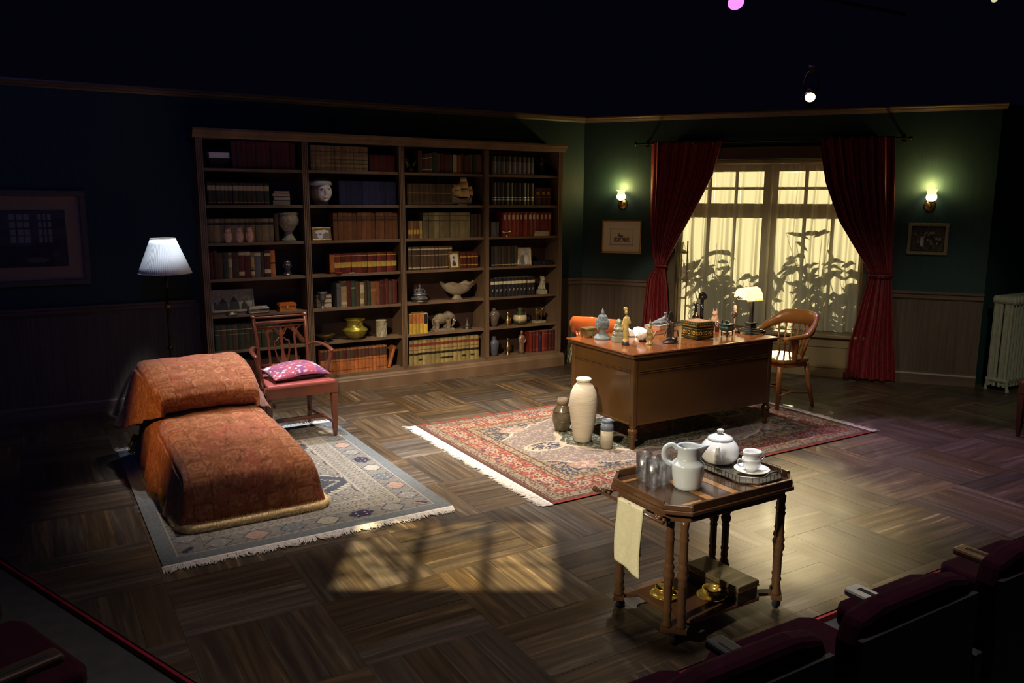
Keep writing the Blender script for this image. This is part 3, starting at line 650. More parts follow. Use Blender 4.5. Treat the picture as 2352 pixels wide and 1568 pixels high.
picframe('dove_photo', on(2.51, 2, .05), .19, .125, .011, 'gold framed picture of a white shape on brown, lying against books', 'picture frame', GOLD, im_dove, tilt=R(-10))
t = thing('red_trinket', on(2.66, 3, .03), 'small red trinket before the yellow banded books', 'ornament')
MB().tube([(.03*cos(a/8*pi*2), .02*sin(a/8*pi*2), .010+.003*(a % 2)) for a in range(9)], .007, 6).ell((0, 0, .008), (.018, .012, .008)).build('beads', mk('dark_red_glass', (.25, .03, .02), rough=.2), t, smooth=True)
tag(MB().lathe([(.022, 0), (.024, .006), (.015, .009), (0, .009)], 16, sx=1.4, sy=.6).build('white_dish', PALE, loc=on(2.80, 3, .03), smooth=True), 'tiny white dish beside the red trinket', 'dish')
t = thing('metal_goblet', on(2.495, 4, .06), 'tarnished metal goblet before stacked flat books', 'goblet')
MB().lathe([(.036, 0), (.036, .004), (.012, .018), (.009, .035), (.016, .048), (.009, .06), (.010, .07)], 24).build('stem', GREYM, t, smooth=True)
MB().lathe([(.010, .068), (.03, .08), (.038, .10), (.036, .135), (.054, .166), (.050, .166), (.032, .135), (.03, .10), (0, .08)], 28).build('cup', GREYM, t, smooth=True)
t = thing('brass_bowl', on(2.52, 5, .08), 'shallow dark brass bowl with flared rim', 'bowl')
MB().lathe([(.028, 0), (.028, .006), (.018, .014)], 24).build('foot', BRASS, t, smooth=True)
MB().lathe([(.02, .012), (.06, .03), (.082, .055), (.098, .072), (.094, .073), (.078, .058), (.05, .034), (0, .018)], 32).build('bowl', mk('dull_brass', (.20, .15, .06), (.1, .08, .04), rough=.4, metal=.8, scale=30), t, smooth=True)
t = thing('brass_pot', on(2.84, 5, .10), 'squat yellow green brass pot with rolled rim', 'pot')
YG = mk('yellow_brass', (.42, .36, .05), (.24, .20, .04), rough=.4, metal=.55, scale=30, bump=.2)
MB().lathe([(.045, 0), (.08, .014), (.112, .06), (.125, .090), (.112, .108), (.085, .122), (.080, .16), (.090, .19), (.104, .200), (.096, .201), (.078, .185), (.07, .15), (.07, .1), (0, .02)], 36).build('body', YG, t, smooth=True)
MB().tube([(.006+.022*cos(a), -.098, .165+.022*sin(a)) for a in np.linspace(0, 2*pi, 17)], .004, 6).build('handle_ring', YG, t, smooth=True)
MB().lathe([(.126, .086), (.130, .090), (.126, .094)], 36).build('ridge', YG, t, smooth=True)
t = thing('carved_cylinder', on(3.11, 5, .07), 'carved grey stone cylinder beside the brass pot', 'vase')
MB().lathe([(.052, 0), (.055, .004), (.052, .012), (.051, .16), (.055, .168), (.055, .176), (.045, .176), (.044, .05), (0, .04)], 28).build('body', STONE, t, smooth=True)
f = MB(); [f.tube([(.0535*cos(a), .0535*sin(a), .02+.13*k/10) for k, a in enumerate(np.linspace(a0, a0+.9, 11))], .003, 5) for a0 in np.linspace(0, 5.6, 8)]; f.build('carving', STONE, t)
# third bay
t = thing('dried_plant', on(3.475, 0, .08), 'dark dried plant sprig in a small pot, top shelf', 'plant')
MB().lathe([(.022, 0), (.03, .03), (.026, .04), (0, .03)], 14).build('pot', BRNZ, t, smooth=True)
q = random.Random(4); st = MB(); lv = MB()
for k in range(9):
    a = q.uniform(0, 6.28); tip = Vector((.06*cos(a), .05*sin(a), q.uniform(.08, .2))); st.tube([(0, 0, .03), tip*.5+Vector((0, 0, .05)), tip], .0018, 4)
    for j in range(4): p = tip*(.6+.13*j); lv.ell(p, (.008, .003, .014), 6, 4, (q.uniform(-1, 1), q.uniform(-1, 1), a))
st.build('stem', BRNZ, t); lv.build('foliage', mk('dull_leaf', (.10, .10, .03), (.2, .17, .05), rough=.7), t, kind='stuff')
t = thing('model_ship', on(4.085, 1, .12), 'model sailing ship with yellowed sails and pale hull', 'model ship')
HUL = mk('ship_hull', (.62, .55, .42), (.42, .34, .22), rough=.6, scale=30); SAIL = mk('ship_sail', (.80, .64, .30), (.58, .44, .18), rough=.8, scale=14)
def hull(u, v):
    x = -.125+.25*u; tt = (x+.01)/.135; wdt = .040*math.sqrt(max(0, 1-abs(tt)**3.0)); sh = .068+.045*abs(tt)**2.4; a = pi*(v); return (x, -wdt*cos(a)*(sin(a)**.25 if v not in (0, 1) else 1), .012+(sh-.012)*(1-sin(a)))
MB().grid(hull, 20, 12).build('hull', HUL, t, smooth=True, solid=.003)
f = MB()
for zz in (.045, .058):
    f.tube([(-.125+.25*k/14, -.040*math.sqrt(max(0, 1-abs((-.115+.25*k/14)/.135)**3))-.003, zz+.045*abs((-.115+.25*k/14)/.135)**2.4) for k in range(15)], .002, 5)
f.build('wale', mk('ship_line', (.16, .09, .05), rough=.6), t); MB().box(-.06, .05, -.03, .03, .064, .068).box(.06, .115, -.026, .026, .085, .09).build('deck', HUL, t)
MB().box(-.05, .045, -.025, .025, 0, .016).build('cradle', mk('ship_cradle', (.6, .52, .4), rough=.6), t)
MS = mk('ship_mast', (.2, .14, .08), rough=.6)
for x, h in ((-.055, .235), (.015, .30), (.075, .20)): MB().tube([(x, 0, .06), (x, 0, h)], [.003, .0018], 6).build('mast', MS, t)
MB().tube([(-.115, 0, .10), (-.175, 0, .15)], [.0028, .0015], 6).build('bowsprit', MS, t)
def sailf(x, z, w_, h_): return lambda u, v: (x-.03*sin(pi*v)*1.0-.012+.0*u, (u-.5)*w_*(1.1-.2*v), z+h_*v)
for x, z, w_, h_ in ((-.065, .090, .15, .072), (-.065, .166, .12, .058), (.015, .085, .18, .088), (.015, .177, .15, .07), (.015, .250, .10, .045), (.085, .105, .12, .06), (.085, .168, .09, .04)):
    def sf(u, v, x=x, z=z, w_=w_, h_=h_): return (x+(u-.5)*w_*.62*(1.1-.2*v), -.022*sin(pi*v)*sin(pi*u)-.008-(u-.5)*w_*.35, z+h_*v)
    MB().grid(sf, 8, 6).build('sail', SAIL, t, smooth=True, solid=.0012)
for z in (.125,): MB().add([(-.17, -.002, .145), (-.06, -.002, .12), (-.06, -.002, .215)], [(0, 1, 2)]).build('jib_sail', SAIL, t, solid=.0012)
def im_man(u, v):
    c = np.broadcast_to(C3(.55, .52, .47), u.shape+(3,)).copy(); c *= (.8+.4*vnoise(u, v, 9, 3))[..., None]
    c[((u-.5)/.34)**2+((v-.02)/.42)**2 < 1] = (.05, .045, .045); c[((u-.5)/.17)**2+((v-.6)/.2)**2 < 1] = (.50, .44, .38); c[((u-.5)/.18)**2+((v-.74)/.1)**2 < 1] = (.07, .06, .06); c[((u-.5)/.1)**2+((v-.45)/.08)**2 < 1] = (.12, .1, .09); return c
picframe('gold_portrait_frame', on(3.945, 3, .035), .135, .185, .018, 'gold framed portrait photograph of a bearded man among brown books', 'picture frame', GOLD, im_man, rz=R(6), tilt=R(-9), matw=.014, matm=CRM)
t = thing('seated_deity', on(3.565, 4, .10), 'dark bronze seated deity statue on a lotus base', 'statue')
mb = MB().lathe([(.085, .02), (.095, .035), (.07, .055), (.06, .06)], 24).ell((0, -.01, .075), (.078, .05, .022)).ell((0, 0, .11), (.032, .024, .04)).ell((0, 0, .158), (.019, .02, .023)).lathe([(.018, .168), (.016, .178), (.007, .186), (.0, .198)], 12)
mb.tube([(-.034, 0, .135), (-.06, -.005, .105), (-.035, -.04, .092)], [.010, .009, .007], 8).tube([(.034, 0, .135), (.06, -.005, .105), (.035, -.04, .092)], [.010, .009, .007], 8)
for k in range(5): mb.ell((-.05+.025*k, .03, .12+.02*(2-abs(k-2))), (.006, .004, .018), 8, 6)
blob('figure', mb, GREYM, t, .003, 2)
MB().lathe([(.098, 0), (.100, .006), (.088, .012), (.086, .022), (.094, .026)], 28, lobes=20, la=.02).build('lotus_base', BRNZ, t, smooth=True)
t = thing('footed_bowl', on(4.02, 4, .12), 'large cream footed bowl with wavy fluted rim', 'bowl')
CER = mk('cream_ceramic', (.46, .42, .32), (.30, .27, .20), rough=.35, scale=14)
def bw(u, v):
    a = 2*pi*u; prof = [(.05, .05), (.09, .062), (.135, .088), (.165, .12), (.188, .152), (.20, .175)]; k = v*5; i = min(4, int(k)); f_ = k-i
    r_ = prof[i][0]*(1-f_)+prof[i+1][0]*f_; z = prof[i][1]*(1-f_)+prof[i+1][1]*f_; wv_ = v*v*(.012*cos(8*a)+.012*cos(2*a)); return (r_*cos(a)*(1+.01*cos(8*a)), r_*sin(a)*.62, z+wv_)
MB().grid(bw, 64, 10).build('bowl', CER, t, smooth=True, solid=.004)
MB().tube([bw(k/64, 1) for k in range(65)], .004, 6).build('rim', mk('brown_rim', (.18, .10, .05), rough=.4), t, smooth=True)
MB().lathe([(.062, 0), (.066, .006), (.045, .022), (.04, .04), (.052, .052)], 28, lobes=8, la=.05, sy=.7).build('foot', CER, t, smooth=True)
f = MB()
for k in range(10):
    a = pi+pi*(k+.5)/10; f.tube([tuple(Vector(bw((a+.06*sin(3*j+k))/(2*pi), .95-.09*j))*1.012) for j in range(7)], .0016, 4)
f.build('painted_vine', mk('vine_brown', (.14, .08, .05), rough=.5), t)
t = thing('elephant_statue', on(3.84, 5, .10), 'grey stone elephant with lowered head on a plinth', 'statue')
EST = mk('elephant_stone', (.24, .20, .14), (.14, .11, .075), rough=.8, scale=40, bump=.5)
mb = MB().ell((-.035, 0, .135), (.085, .052, .060)).ell((.055, 0, .165), (.055, .045, .048)).ell((.095, 0, .150), (.030, .036, .045))
mb.tube([(.105, 0, .16), (.125, 0, .12), (.122, 0, .07), (.10, 0, .045), (.085, 0, .06)], [.026, .02, .014, .010, .007], 10)
for x, y in ((-.095, .028), (-.09, -.028), (.035, .028), (.045, -.028)): mb.tube([(x, y, .12), (x+.004, y, .06), (x, y, .024)], [.030, .022, .024], 10)
mb.ell((.07, -.045, .16), (.028, .008, .034)).ell((.07, .045, .16), (.028, .008, .034)).tube([(-.118, 0, .15), (-.132, 0, .11), (-.128, 0, .07)], .006, 6)
blob('elephant', mb, EST, t, .004, 3)
MB().box(-.13, .115, -.055, .055, 0, .026).build('plinth', EST, t, bev=.003)
for y in (-.02, .02): MB().tube([(.105, y, .125), (.13, y*1.2, .10), (.145, y*1.1, .108)], [.006, .005, .002], 6).build('tusk', PALE, t, smooth=True)
t = thing('bronze_stupa', on(4.13, 5, .10), 'small dark bronze stupa ornament beside the elephant', 'ornament')
MB().lathe([(.045, 0), (.045, .01), (.036, .018), (.040, .03), (.034, .05), (.016, .062), (.018, .07), (.008, .085), (.006, .11), (0, .13)], 18).build('body', BRNZ, t, smooth=True)
MB().box(-.038, .038, -.038, .038, 0, .006).build('base', BRNZ, t)
# fourth bay
t = thing('dark_figurine', on(5.10, 0, .12), 'barely visible dark figurine on the top right shelf', 'figurine')
blob('figure', MB().tube([(0, 0, .01), (0, 0, .12)], [.035, .02], 10).ell((0, 0, .14), (.03, .022, .035)).ell((0, 0, .185), (.018, .018, .02)).tube([(.02, 0, .15), (.055, -.01, .17), (.06, -.01, .2)], .008, 6), BRNZ, t, .004, 2)
MB().box(-.045, .045, -.03, .03, 0, .012).build('base', BRNZ, t)
t = thing('silver_sauce_boat', on(4.59, 2, .05), 'small silver footed dish before the red books', 'dish')
MB().lathe([(.02, 0), (.022, .004), (.008, .012), (.008, .028)], 18).build('foot', SILV, t, smooth=True)
MB().lathe([(.010, .028), (.04, .038), (.062, .058), (.058, .058), (.036, .042), (0, .034)], 28, sx=1.1, sy=.7).build('bowl', SILV, t, smooth=True)
MB().tube([(.06, 0, .055), (.085, 0, .062), (.08, 0, .04), (.05, 0, .042)], .0035, 6).build('handle', SILV, t, smooth=True)
def im_sil(u, v):
    c = np.broadcast_to(C3(.42, .42, .42), u.shape+(3,)).copy(); c *= (.6+.8*vnoise(u, v, 6, 9))[..., None]; c[((u-.36)/.2)**2+((v-.25)/.4)**2 < 1] = (.18, .18, .18); c[((u-.66)/.15)**2+((v-.3)/.3)**2 < 1] = (.7, .7, .68); c[((u-.36)/.1)**2+((v-.7)/.1)**2 < 1] = (.5, .5, .5); return c
t = picframe('silver_photo_frame', on(4.83, 3, .04), .165, .205, .017, 'bright silver photo frame on small feet, fourth shelf', 'picture frame', mk('bright_silver', (.85, .78, .58), (.6, .5, .3), rough=.25, metal=.7, scale=50), im_sil, rz=R(-12), tilt=R(-8), bev=.005)
for x in (-.07, .07): MB().tube([(x, -.01, .01), (x*1.1, -.022, -.001+.004), (x*1.1, -.03, .008)], .004, 6).build('foot', GOLD, t, smooth=True)
t = thing('black_box', on(5.09, 3, .09), 'low black box with round metal latch', 'box')
MB().box(-.135, .135, -.05, .05, 0, .028).build('body', BLACK, t, bev=.002); MB().box(-.137, .137, -.052, .052, .030, .046).build('lid', BLACK, t, bev=.003)
MB().lathe([(.009, 0), (.009, .004), (.005, .006)], 14, (0, -.052, .028), (R(90), 0, 0)).build('latch', SILV, t)
t = thing('lion_statue', on(5.09, 4, .07), 'pale seated lion statue on a block, right of black books', 'statue')
LST = mk('pale_soapstone', (.48, .46, .34), (.34, .33, .25), rough=.7, scale=40)
mb = MB().ell((0, .01, .085), (.032, .036, .045)).ell((0, -.008, .13), (.030, .028, .038)).ell((0, -.014, .175), (.028, .028, .030)).ell((0, -.038, .168), (.014, .012, .012)).tube([(-.016, -.02, .12), (-.018, -.03, .055)], [.013, .011], 8).tube([(.016, -.02, .12), (.018, -.03, .055)], [.013, .011], 8).ell((-.02, 0, .198), (.008, .008, .010)).ell((.02, 0, .198), (.008, .008, .010)).ell((-.028, .01, .07), (.016, .026, .022)).ell((.028, .01, .07), (.016, .026, .022))
blob('lion', mb, LST, t, .003, 2); MB().box(-.046, .046, -.046, .046, 0, .052).build('block', LST, t, bev=.003)
def vase(name, loc, prof, mat_, label, neckm=None, n=28, bands=()):
    t = thing(name, loc, label, 'vase'); MB().lathe(prof, n).build('body', mat_, t, smooth=True)
    for nm, pr, m_ in bands: MB().lathe(pr, n).build(nm, m_, t, smooth=True)
    return t
DGL = mk('dark_glaze', (.075, .06, .05), (.13, .10, .085), rough=.3, scale=20, coat=.3)
vase('brown_vase', on(4.465, 5, .09), [(.03, 0), (.036, .02), (.058, .09), (.066, .13), (.058, .165), (.03, .18), (.020, .188), (.024, .205), (.016, .205), (.014, .18), (0, .17)], DGL, 'dark brown vase with narrow neck, sixth shelf, by the upright', bands=[('collar', [(.031, .176), (.034, .18), (.031, .184)], BRNZ)])
vase('brass_bottle_vase', on(4.64, 5, .08), [(.026, 0), (.03, .01), (.04, .05), (.036, .075), (.016, .1), (.012, .13), (.026, .15), (.02, .151), (.010, .13), (0, .12)], BRASS, 'small brass vase with flared mouth, sixth shelf', bands=[('foot_ring', [(.028, 0), (.031, .004), (.028, .008)], GOLD)])
t = thing('two_tone_jug', on(4.81, 5, .09), 'round cream and dark green jug with scrolled handle', 'jug')
MB().lathe([(.045, .0), (.07, .02), (.078, .045)], 28).build('lower_body', mk('green_glaze', (.03, .045, .02), (.06, .07, .03), rough=.25, coat=.4, scale=20), t, smooth=True)
MB().lathe([(.078, .045), (.080, .07), (.074, .1), (.066, .112)], 28).build('middle_body', mk('cream_glaze', (.60, .52, .33), (.5, .42, .26), rough=.3, scale=20), t, smooth=True)
MB().lathe([(.066, .112), (.045, .13), (.028, .148), (.026, .165), (.04, .19), (.034, .188), (.02, .165), (0, .15)], 28).build('neck', MATS['green_glaze'], t, smooth=True)
MB().tube([(.034, 0, .18), (.07, 0, .178), (.082, 0, .15), (.070, 0, .12), (.06, 0, .115)], .007, 7).build('handle', MATS['green_glaze'], t, smooth=True)
t = thing('metal_animal', on(5.065, 5, .09), 'bronze standing animal figure on a stone base', 'statue')
mb = MB().ell((0, 0, .125), (.055, .026, .038)).ell((.048, 0, .15), (.020, .018, .022)).ell((-.03, 0, .15), (.03, .024, .022))
for x in (-.035, -.02, .025, .038): mb.tube([(x, .012*(-1)**int(x*1000), .11), (x, .012*(-1)**int(x*1000), .03)], [.010, .006], 7)
mb.tube([(.06, 0, .15), (.078, -.005, .13)], .008, 6).ell((.05, .014, .17), (.005, .008, .01)).ell((.05, -.014, .17), (.005, .008, .01))
blob('animal', mb, mk('gilt_bronze', (.30, .22, .10), (.15, .1, .05), rough=.35, metal=.8, scale=40), t, .003, 2); MB().box(-.07, .07, -.045, .045, 0, .024).build('base', STONE, t, bev=.003)
vase('blue_vase', on(4.465, 6, .09), [(.034, 0), (.04, .02), (.052, .09), (.058, .14), (.05, .17), (.026, .188), (.022, .2), (.028, .22), (.02, .22), (.014, .19), (0, .18)], mk('blue_grey_glaze', (.045, .06, .085), (.08, .09, .12), rough=.4, scale=20), 'dark blue grey vase on the bottom shelf', bands=[('collar', [(.027, .186), (.03, .19), (.027, .194)], DGL)])
vase('brass_bud_vase', on(4.64, 6, .08), [(.030, 0), (.026, .01), (.014, .03), (.012, .045), (.030, .07), (.034, .09), (.024, .115), (.009, .14), (.008, .17), (.016, .188), (.010, .188), (0, .16)], BRASS, 'slender brass bud vase on the bottom shelf', bands=[('foot_ring', [(.031, 0), (.033, .004), (.031, .008)], BRASS)])
t = thing('tall_draped_figure', on(4.825, 6, .08), 'tall shiny brown draped figure on the bottom shelf', 'statue')
blob('figure', MB().lathe([(.032, .01), (.030, .06), (.036, .13), (.042, .18), (.03, .205), (.014, .215)], 18, sy=.8).ell((0, 0, .24), (.018, .019, .024)).tube([(-.036, 0, .19), (-.04, -.02, .14), (-.01, -.036, .13)], [.010, .010, .007], 8).tube([(.036, 0, .19), (.04, -.02, .14), (.01, -.036, .12)], [.010, .010, .007], 8), mk('brown_lustre', (.16, .10, .06), (.3, .2, .12), rough=.25, metal=.3, scale=25), t, .003, 2)
MB().lathe([(.04, 0), (.042, .01), (.036, .016)], 18).build('base', BRNZ, t)

# ------------------------------------------------------------------ curtains
VEL = bpy.data.materials.new('red_damask'); VEL.use_nodes = True
def damask(mt, c0, c1):
    nt = mt.node_tree; N = nt.nodes; L = nt.links; b = N['Principled BSDF']; b.inputs['Roughness'].default_value = .55; b.inputs['Sheen Weight'].default_value = .25; b.inputs['Sheen Tint'].default_value = (.6, .1, .1, 1)
    tc = N.new('ShaderNodeTexCoord'); mp = N.new('ShaderNodeMapping'); mp.inputs['Rotation'].default_value = (0, R(45), 0); mp.inputs['Scale'].default_value = (9, .0, 9)
    L.new(tc.outputs['UV'], mp.inputs['Vector']); mp.inputs['Rotation'].default_value = (0, 0, R(45)); mp.inputs['Scale'].default_value = (1, 1, 1)
    vo = N.new('ShaderNodeTexVoronoi'); vo.inputs['Scale'].default_value = 9; vo.inputs['Randomness'].default_value = .15; vo.feature = 'DISTANCE_TO_EDGE'; L.new(mp.outputs[0], vo.inputs['Vector'])
    n = N.new('ShaderNodeTexNoise'); n.inputs['Scale'].default_value = 30; L.new(mp.outputs[0], n.inputs['Vector'])
    a = N.new('ShaderNodeMapRange'); a.inputs['From Min'].default_value = .02; a.inputs['From Max'].default_value = .06; L.new(vo.outputs['Distance'], a.inputs['Value'])
    a2 = N.new('ShaderNodeMath'); a2.operation = 'MULTIPLY'; L.new(a.outputs[0], a2.inputs[0]); L.new(n.outputs['Fac'], a2.inputs[1])
    mx = N.new('ShaderNodeMix'); mx.data_type = 'RGBA'; mx.inputs[6].default_value = (*c0, 1); mx.inputs[7].default_value = (*c1, 1); L.new(a2.outputs[0], mx.inputs['Factor']); L.new(mx.outputs[2], b.inputs['Base Color'])
damask(VEL, (.075, .003, .008), (.27, .014, .022))
def drape(name, parent, mat, xl, xr, zt, zb, pleats, amp, nu=120, nv=60, off=-.10, seed=1, thick=.004, local=None):
    q = random.Random(seed); ph = [q.uniform(0, 6.28) for _ in range(4)]
    def f(u, v):
        z = zt+(zb-zt)*v; a, b = xl(z), xr(z); wn = (b-a)/W_REF
        uu = u+.012*sin(5*u*pi+ph[0]); am = amp(z)
        y = off-am*(.5+.5*sin(2*pi*pleats*uu+ph[1]+.6*sin(v*3+ph[2])))-am*.25*sin(2*pi*pleats*2.3*uu+ph[3]+v)
        return (a+(b-a)*u+.012*sin(2*pi*pleats*uu+ph[1]+1.5), y, z)
    W_REF = 1.0
    mb = MB().grid(f, nu, nv); o = mb.build(name, mat, parent, smooth=True, solid=thick, fixn=False)
    uv = o.data.uv_layers.new(name='UVMap'); me = o.data
    L = np.empty(len(me.loops), np.int32); me.loops.foreach_get('vertex_index', L)
    U = (L % (nu+1))/nu*1.1; V = (L//(nu+1))/nv*(zt-zb); uv.data.foreach_set('uv', np.stack([U, V], 1).ravel())
    return o
def interp(pts):
    zs = [p[0] for p in pts][::-1]; xs = [p[1] for p in pts][::-1]
    return lambda z: float(np.interp(z, zs, xs))
t = thing('red_curtain', onwall(0), 'dark red damask curtain tied back, left of the window, beside the framed sketch', 'curtain', WRZ, 'red window curtains')
drape('upper_cloth', t, VEL, interp([(2.57, .835), (1.6, .86), (1.25, .90), (1.16, .935)]), interp([(2.57, 1.63), (2.2, 1.55), (1.8, 1.36), (1.5, 1.20), (1.25, 1.07), (1.16, 1.03)]), 2.57, 1.165, 7, lambda z: .022+.03*min(1, max(0, (z-1.1)/1.2)), seed=3)
drape('lower_cloth', t, VEL, interp([(1.165, .935), (1.0, .83), (.5, .79), (.02, .78)]), interp([(1.165, 1.03), (.9, 1.07), (.5, 1.10), (.02, 1.16)]), 1.165, .015, 4, lambda z: .02+.05*min(1, (1.17-z)/.5), nu=70, seed=5)
MB().tube([(.925, -.09, 1.155), (.93, -.15, 1.165), (.985, -.175, 1.17), (1.04, -.15, 1.165), (1.045, -.09, 1.155)], .010, 7).build('tieback', VEL, t, smooth=True)
t = thing('red_curtain', onwall(0), 'dark red damask curtain tied back, right of the window, reaching the floor', 'curtain', WRZ, 'red window curtains')
drape('upper_cloth', t, VEL, interp([(2.57, 2.61), (2.1, 2.71), (1.7, 2.87), (1.4, 3.06), (1.22, 3.18), (1.14, 3.215)]), interp([(2.57, 3.335), (1.5, 3.40), (1.14, 3.42)]), 2.57, 1.14, 7, lambda z: .022+.03*min(1, max(0, (z-1.1)/1.2)), seed=7)
drape('lower_cloth', t, VEL, interp([(1.14, 3.215), (.9, 3.17), (.4, 3.07), (.05, 3.06)]), interp([(1.14, 3.42), (.8, 3.46), (.01, 3.545)]), 1.14, .015, 4, lambda z: .02+.06*min(1, (1.15-z)/.5), nu=80, seed=9)
MB().tube([(3.205, -.09, 1.13), (3.21, -.15, 1.14), (3.31, -.185, 1.145), (3.42, -.15, 1.14), (3.43, -.09, 1.13)], .010, 7).build('tieback', VEL, t, smooth=True)
t = thing('curtain_rod', onwall(0, 0, 2.545), 'thin dark metal curtain rod above the window', 'curtain rod', WRZ)
MB().tube([(.66, -.115, 0), (3.48, -.115, 0)], .010, 10).build('rod', IRON, t, smooth=True)
for x in (.65, 3.49): MB().ell((x, -.115, 0), (.022, .018, .018)).build('finial', IRON, t, smooth=True)
for x in (.76, 3.44): MB().box(x-.008, x+.008, -.115, 0, -.006, .006).box(x-.015, x+.015, -.006, 0, -.03, .03).build('bracket', IRON, t)
for x in (1.0, 1.30, 1.52, 2.70, 2.95, 3.2): MB().tube([(x, -.115+.02*cos(a), .02*sin(a)) for a in np.linspace(0, 2*pi, 13)], .004, 6).build('ring', SILV, t, smooth=True)
SH = sheer_mat()
for k, (a, b) in enumerate(((1.15, 2.145), (2.15, 3.11))):
    t = thing('sheer_curtain', onwall(0), '%s panel of the pleated cream sheer curtains in front of the window' % ['left', 'right'][k], 'curtain', WRZ, 'cream sheer curtains')
    drape('cloth', t, SH, lambda z, a=a: a+.02*sin(z*3), lambda z, b=b: b, 2.315, ZS+.006, 5.5, lambda z: .016+.055*min(1, (2.35-z)/1.2), nu=220, nv=40, off=.17, seed=11+k, thick=0)
    MB().box(a, b, .145, .16, 2.30, 2.335).build('heading_tape', CRM, t)
t = thing('sheer_rod', onwall(0, 0, 2.325), 'thin white rod carrying the sheer curtains', 'curtain rod', WRZ); MB().tube([(1.135, .14, 0), (3.135, .14, 0)], .006, 8).build('rod', CRM, t, smooth=True)
# niche shelf and small vase at the left side of the recess
t = thing('corner_stand', onwall(1.205, -.12, ZS), 'narrow oak shelf stand at the left side of the window recess', 'shelf', WRZ)
for x in (-.045, .04): MB().box(x, x+.014, -.04, -.028, 0, .98).build('post', OAK, t)
for z in (.30, .52, .84): MB().box(-.045, .054, -.04, .03, z, z+.014).build('shelf', OAK, t)
t = thing('niche_vase', onwall(1.215, -.115, ZS+.534), 'small white patterned vase standing at the left of the sheer curtain', 'vase', WRZ)
MB().lathe([(.014, 0), (.024, .03), (.028, .08), (.022, .13), (.010, .16), (.013, .18), (.008, .18), (0, .15)], 18).build('body', PALE, t, smooth=True); MB().lathe([(.0285, .07), (.0292, .08), (.0275, .09)], 18).build('band', TERRA, t)

# ------------------------------------------------------------------ wall lamps, pictures
GLOW = mk('lit_glass', (.9, .8, .5), rough=.3, emit=(1, .84, .40), estr=9)
for s, lab in ((.487, 'lit brass wall lamp above the framed sketch, left of the window'), (3.73, 'lit brass wall lamp above the dark group photograph, right of the window')):
    t = thing('wall_lamp', onwall(s, 0, 1.87), lab, 'wall lamp', WRZ, 'brass wall lamps')
    MB().lathe([(.055, 0), (.055, .008), (.045, .014), (.02, .02)], 28, (0, 0, 0), (R(90), 0, 0), sy=1.15).build('back_plate', BRASS, t, smooth=True)
    MB().tube([(0, -.015, -.005), (0, -.07, -.02), (0, -.095, .0), (0, -.09, .028)], .008, 8).build('arm', BRASS, t, smooth=True)
    MB().lathe([(.012, .02), (.026, .03), (.028, .042)], 20, (0, -.09, 0)).build('cup', BRASS, t, smooth=True)
    MB().lathe([(.020, .042), (.046, .058), (.052, .085), (.044, .108)], 28, (0, -.09, 0)).build('lit_shade', GLOW, t, smooth=True)
    MB().lathe([(.044, .108), (.038, .125), (.044, .145), (.056, .160)], 32, (0, -.09, 0), lobes=8, la=.05, cap=False).build('ruffled_rim', mk('frosted_glass', (.9, .85, .65), rough=.4, emit=(1, .8, .4), estr=1.2), t, smooth=True, solid=.002)
    p = point('wall_lamp_light', onwall(s, .10, 2.06), (1, .72, .22), 8.5, .03)
def im_sketch(u, v):
    c = np.broadcast_to(C3(.84, .77, .56), u.shape+(3,)).copy(); n = vnoise(u, v, 22, 5)
    land = (v < .42+.08*n) & (v > .22) & (n > .35) & (u > .18) & (u < .82); c[land] = (.20, .18, .13); c[((u-.45)/.12)**2+((v-.55)/.07)**2 < 1] = (.16, .14, .1); c[((u-.40)/.04)**2+((v-.63)/.08)**2 < 1] = (.2, .17, .12)
    line = (np.abs(u-.03) < .012) | (np.abs(u-.97) < .012) | (np.abs(v-.04) < .015) | (np.abs(v-.96) < .015); c[line] = (.35, .31, .22); return c
OFFW = mk('mat_cream', (.86, .80, .60), rough=.8)
picframe('framed_sketch', onwall(.485, .002, 1.29), .475, .385, .016, 'gold framed pencil sketch with wide cream mat below the left wall lamp', 'picture', GOLD, im_sketch, WRZ, 0, .02, matw=.075, matm=OFFW, stand=False)
def im_group(u, v):
    n = vnoise(u, v, 14, 2); c = np.broadcast_to(C3(.05, .035, .022), u.shape+(3,)).copy()*(.5+n)[..., None]
    q = random.Random(3)
    for k in range(26):
        x, y = q.uniform(.1, .9), q.uniform(.25, .8); a = ((u-x)/.028)**2+((v-y)/.05)**2 < 1; c[a] = (.24, .2, .15); c[((u-x)/.05)**2+((v-y+.16)/.11)**2 < 1] *= .5
    c[((u-.33)/.06)**2+((v-.36)/.2)**2 < 1] = (.38, .38, .34); return c
picframe('group_photograph', onwall(3.735, .002, 1.365), .375, .325, .032, 'dark framed group photograph below the right wall lamp', 'picture', mk('carved_frame', (.12, .085, .05), (.26, .2, .12), rough=.45, scale=60, bump=.6), im_group, WRZ, 0, .03, matw=.008, matm=BLACK, stand=False)
def im_room(u, v):
    n = vnoise(u, v, 10, 8); c = np.broadcast_to(C3(.055, .04, .035), u.shape+(3,)).copy()*(.5+n)[..., None]
    for x0, x1 in ((.0, .18), (.60, .75), (.80, .9)):
        for i in range(3):
            for j in range(4):
                a = x0+(x1-x0)*i/3; bb = .42+.13*j; msk = (u > a+.006) & (u < a+(x1-x0)/3-.006) & (v > bb+.01) & (v < bb+.115); c[msk] = (.24, .21, .17)
    c[(np.abs(v-.28) < .012) & (u > .05) & (u < .45)] = (.24, .2, .16); c[((u-.35)/.07)**2+((v-.4)/.12)**2 < 1] *= .4
    for x, y in ((.78, .12), (.12, .06), (.2, .1)): c[((u-x)/.08)**2+((v-y)/.05)**2 < 1] = (.22, .19, .15)
    c[(u > .5) & (u < .9) & (v < .38)] *= .5; return c
PXS = .008
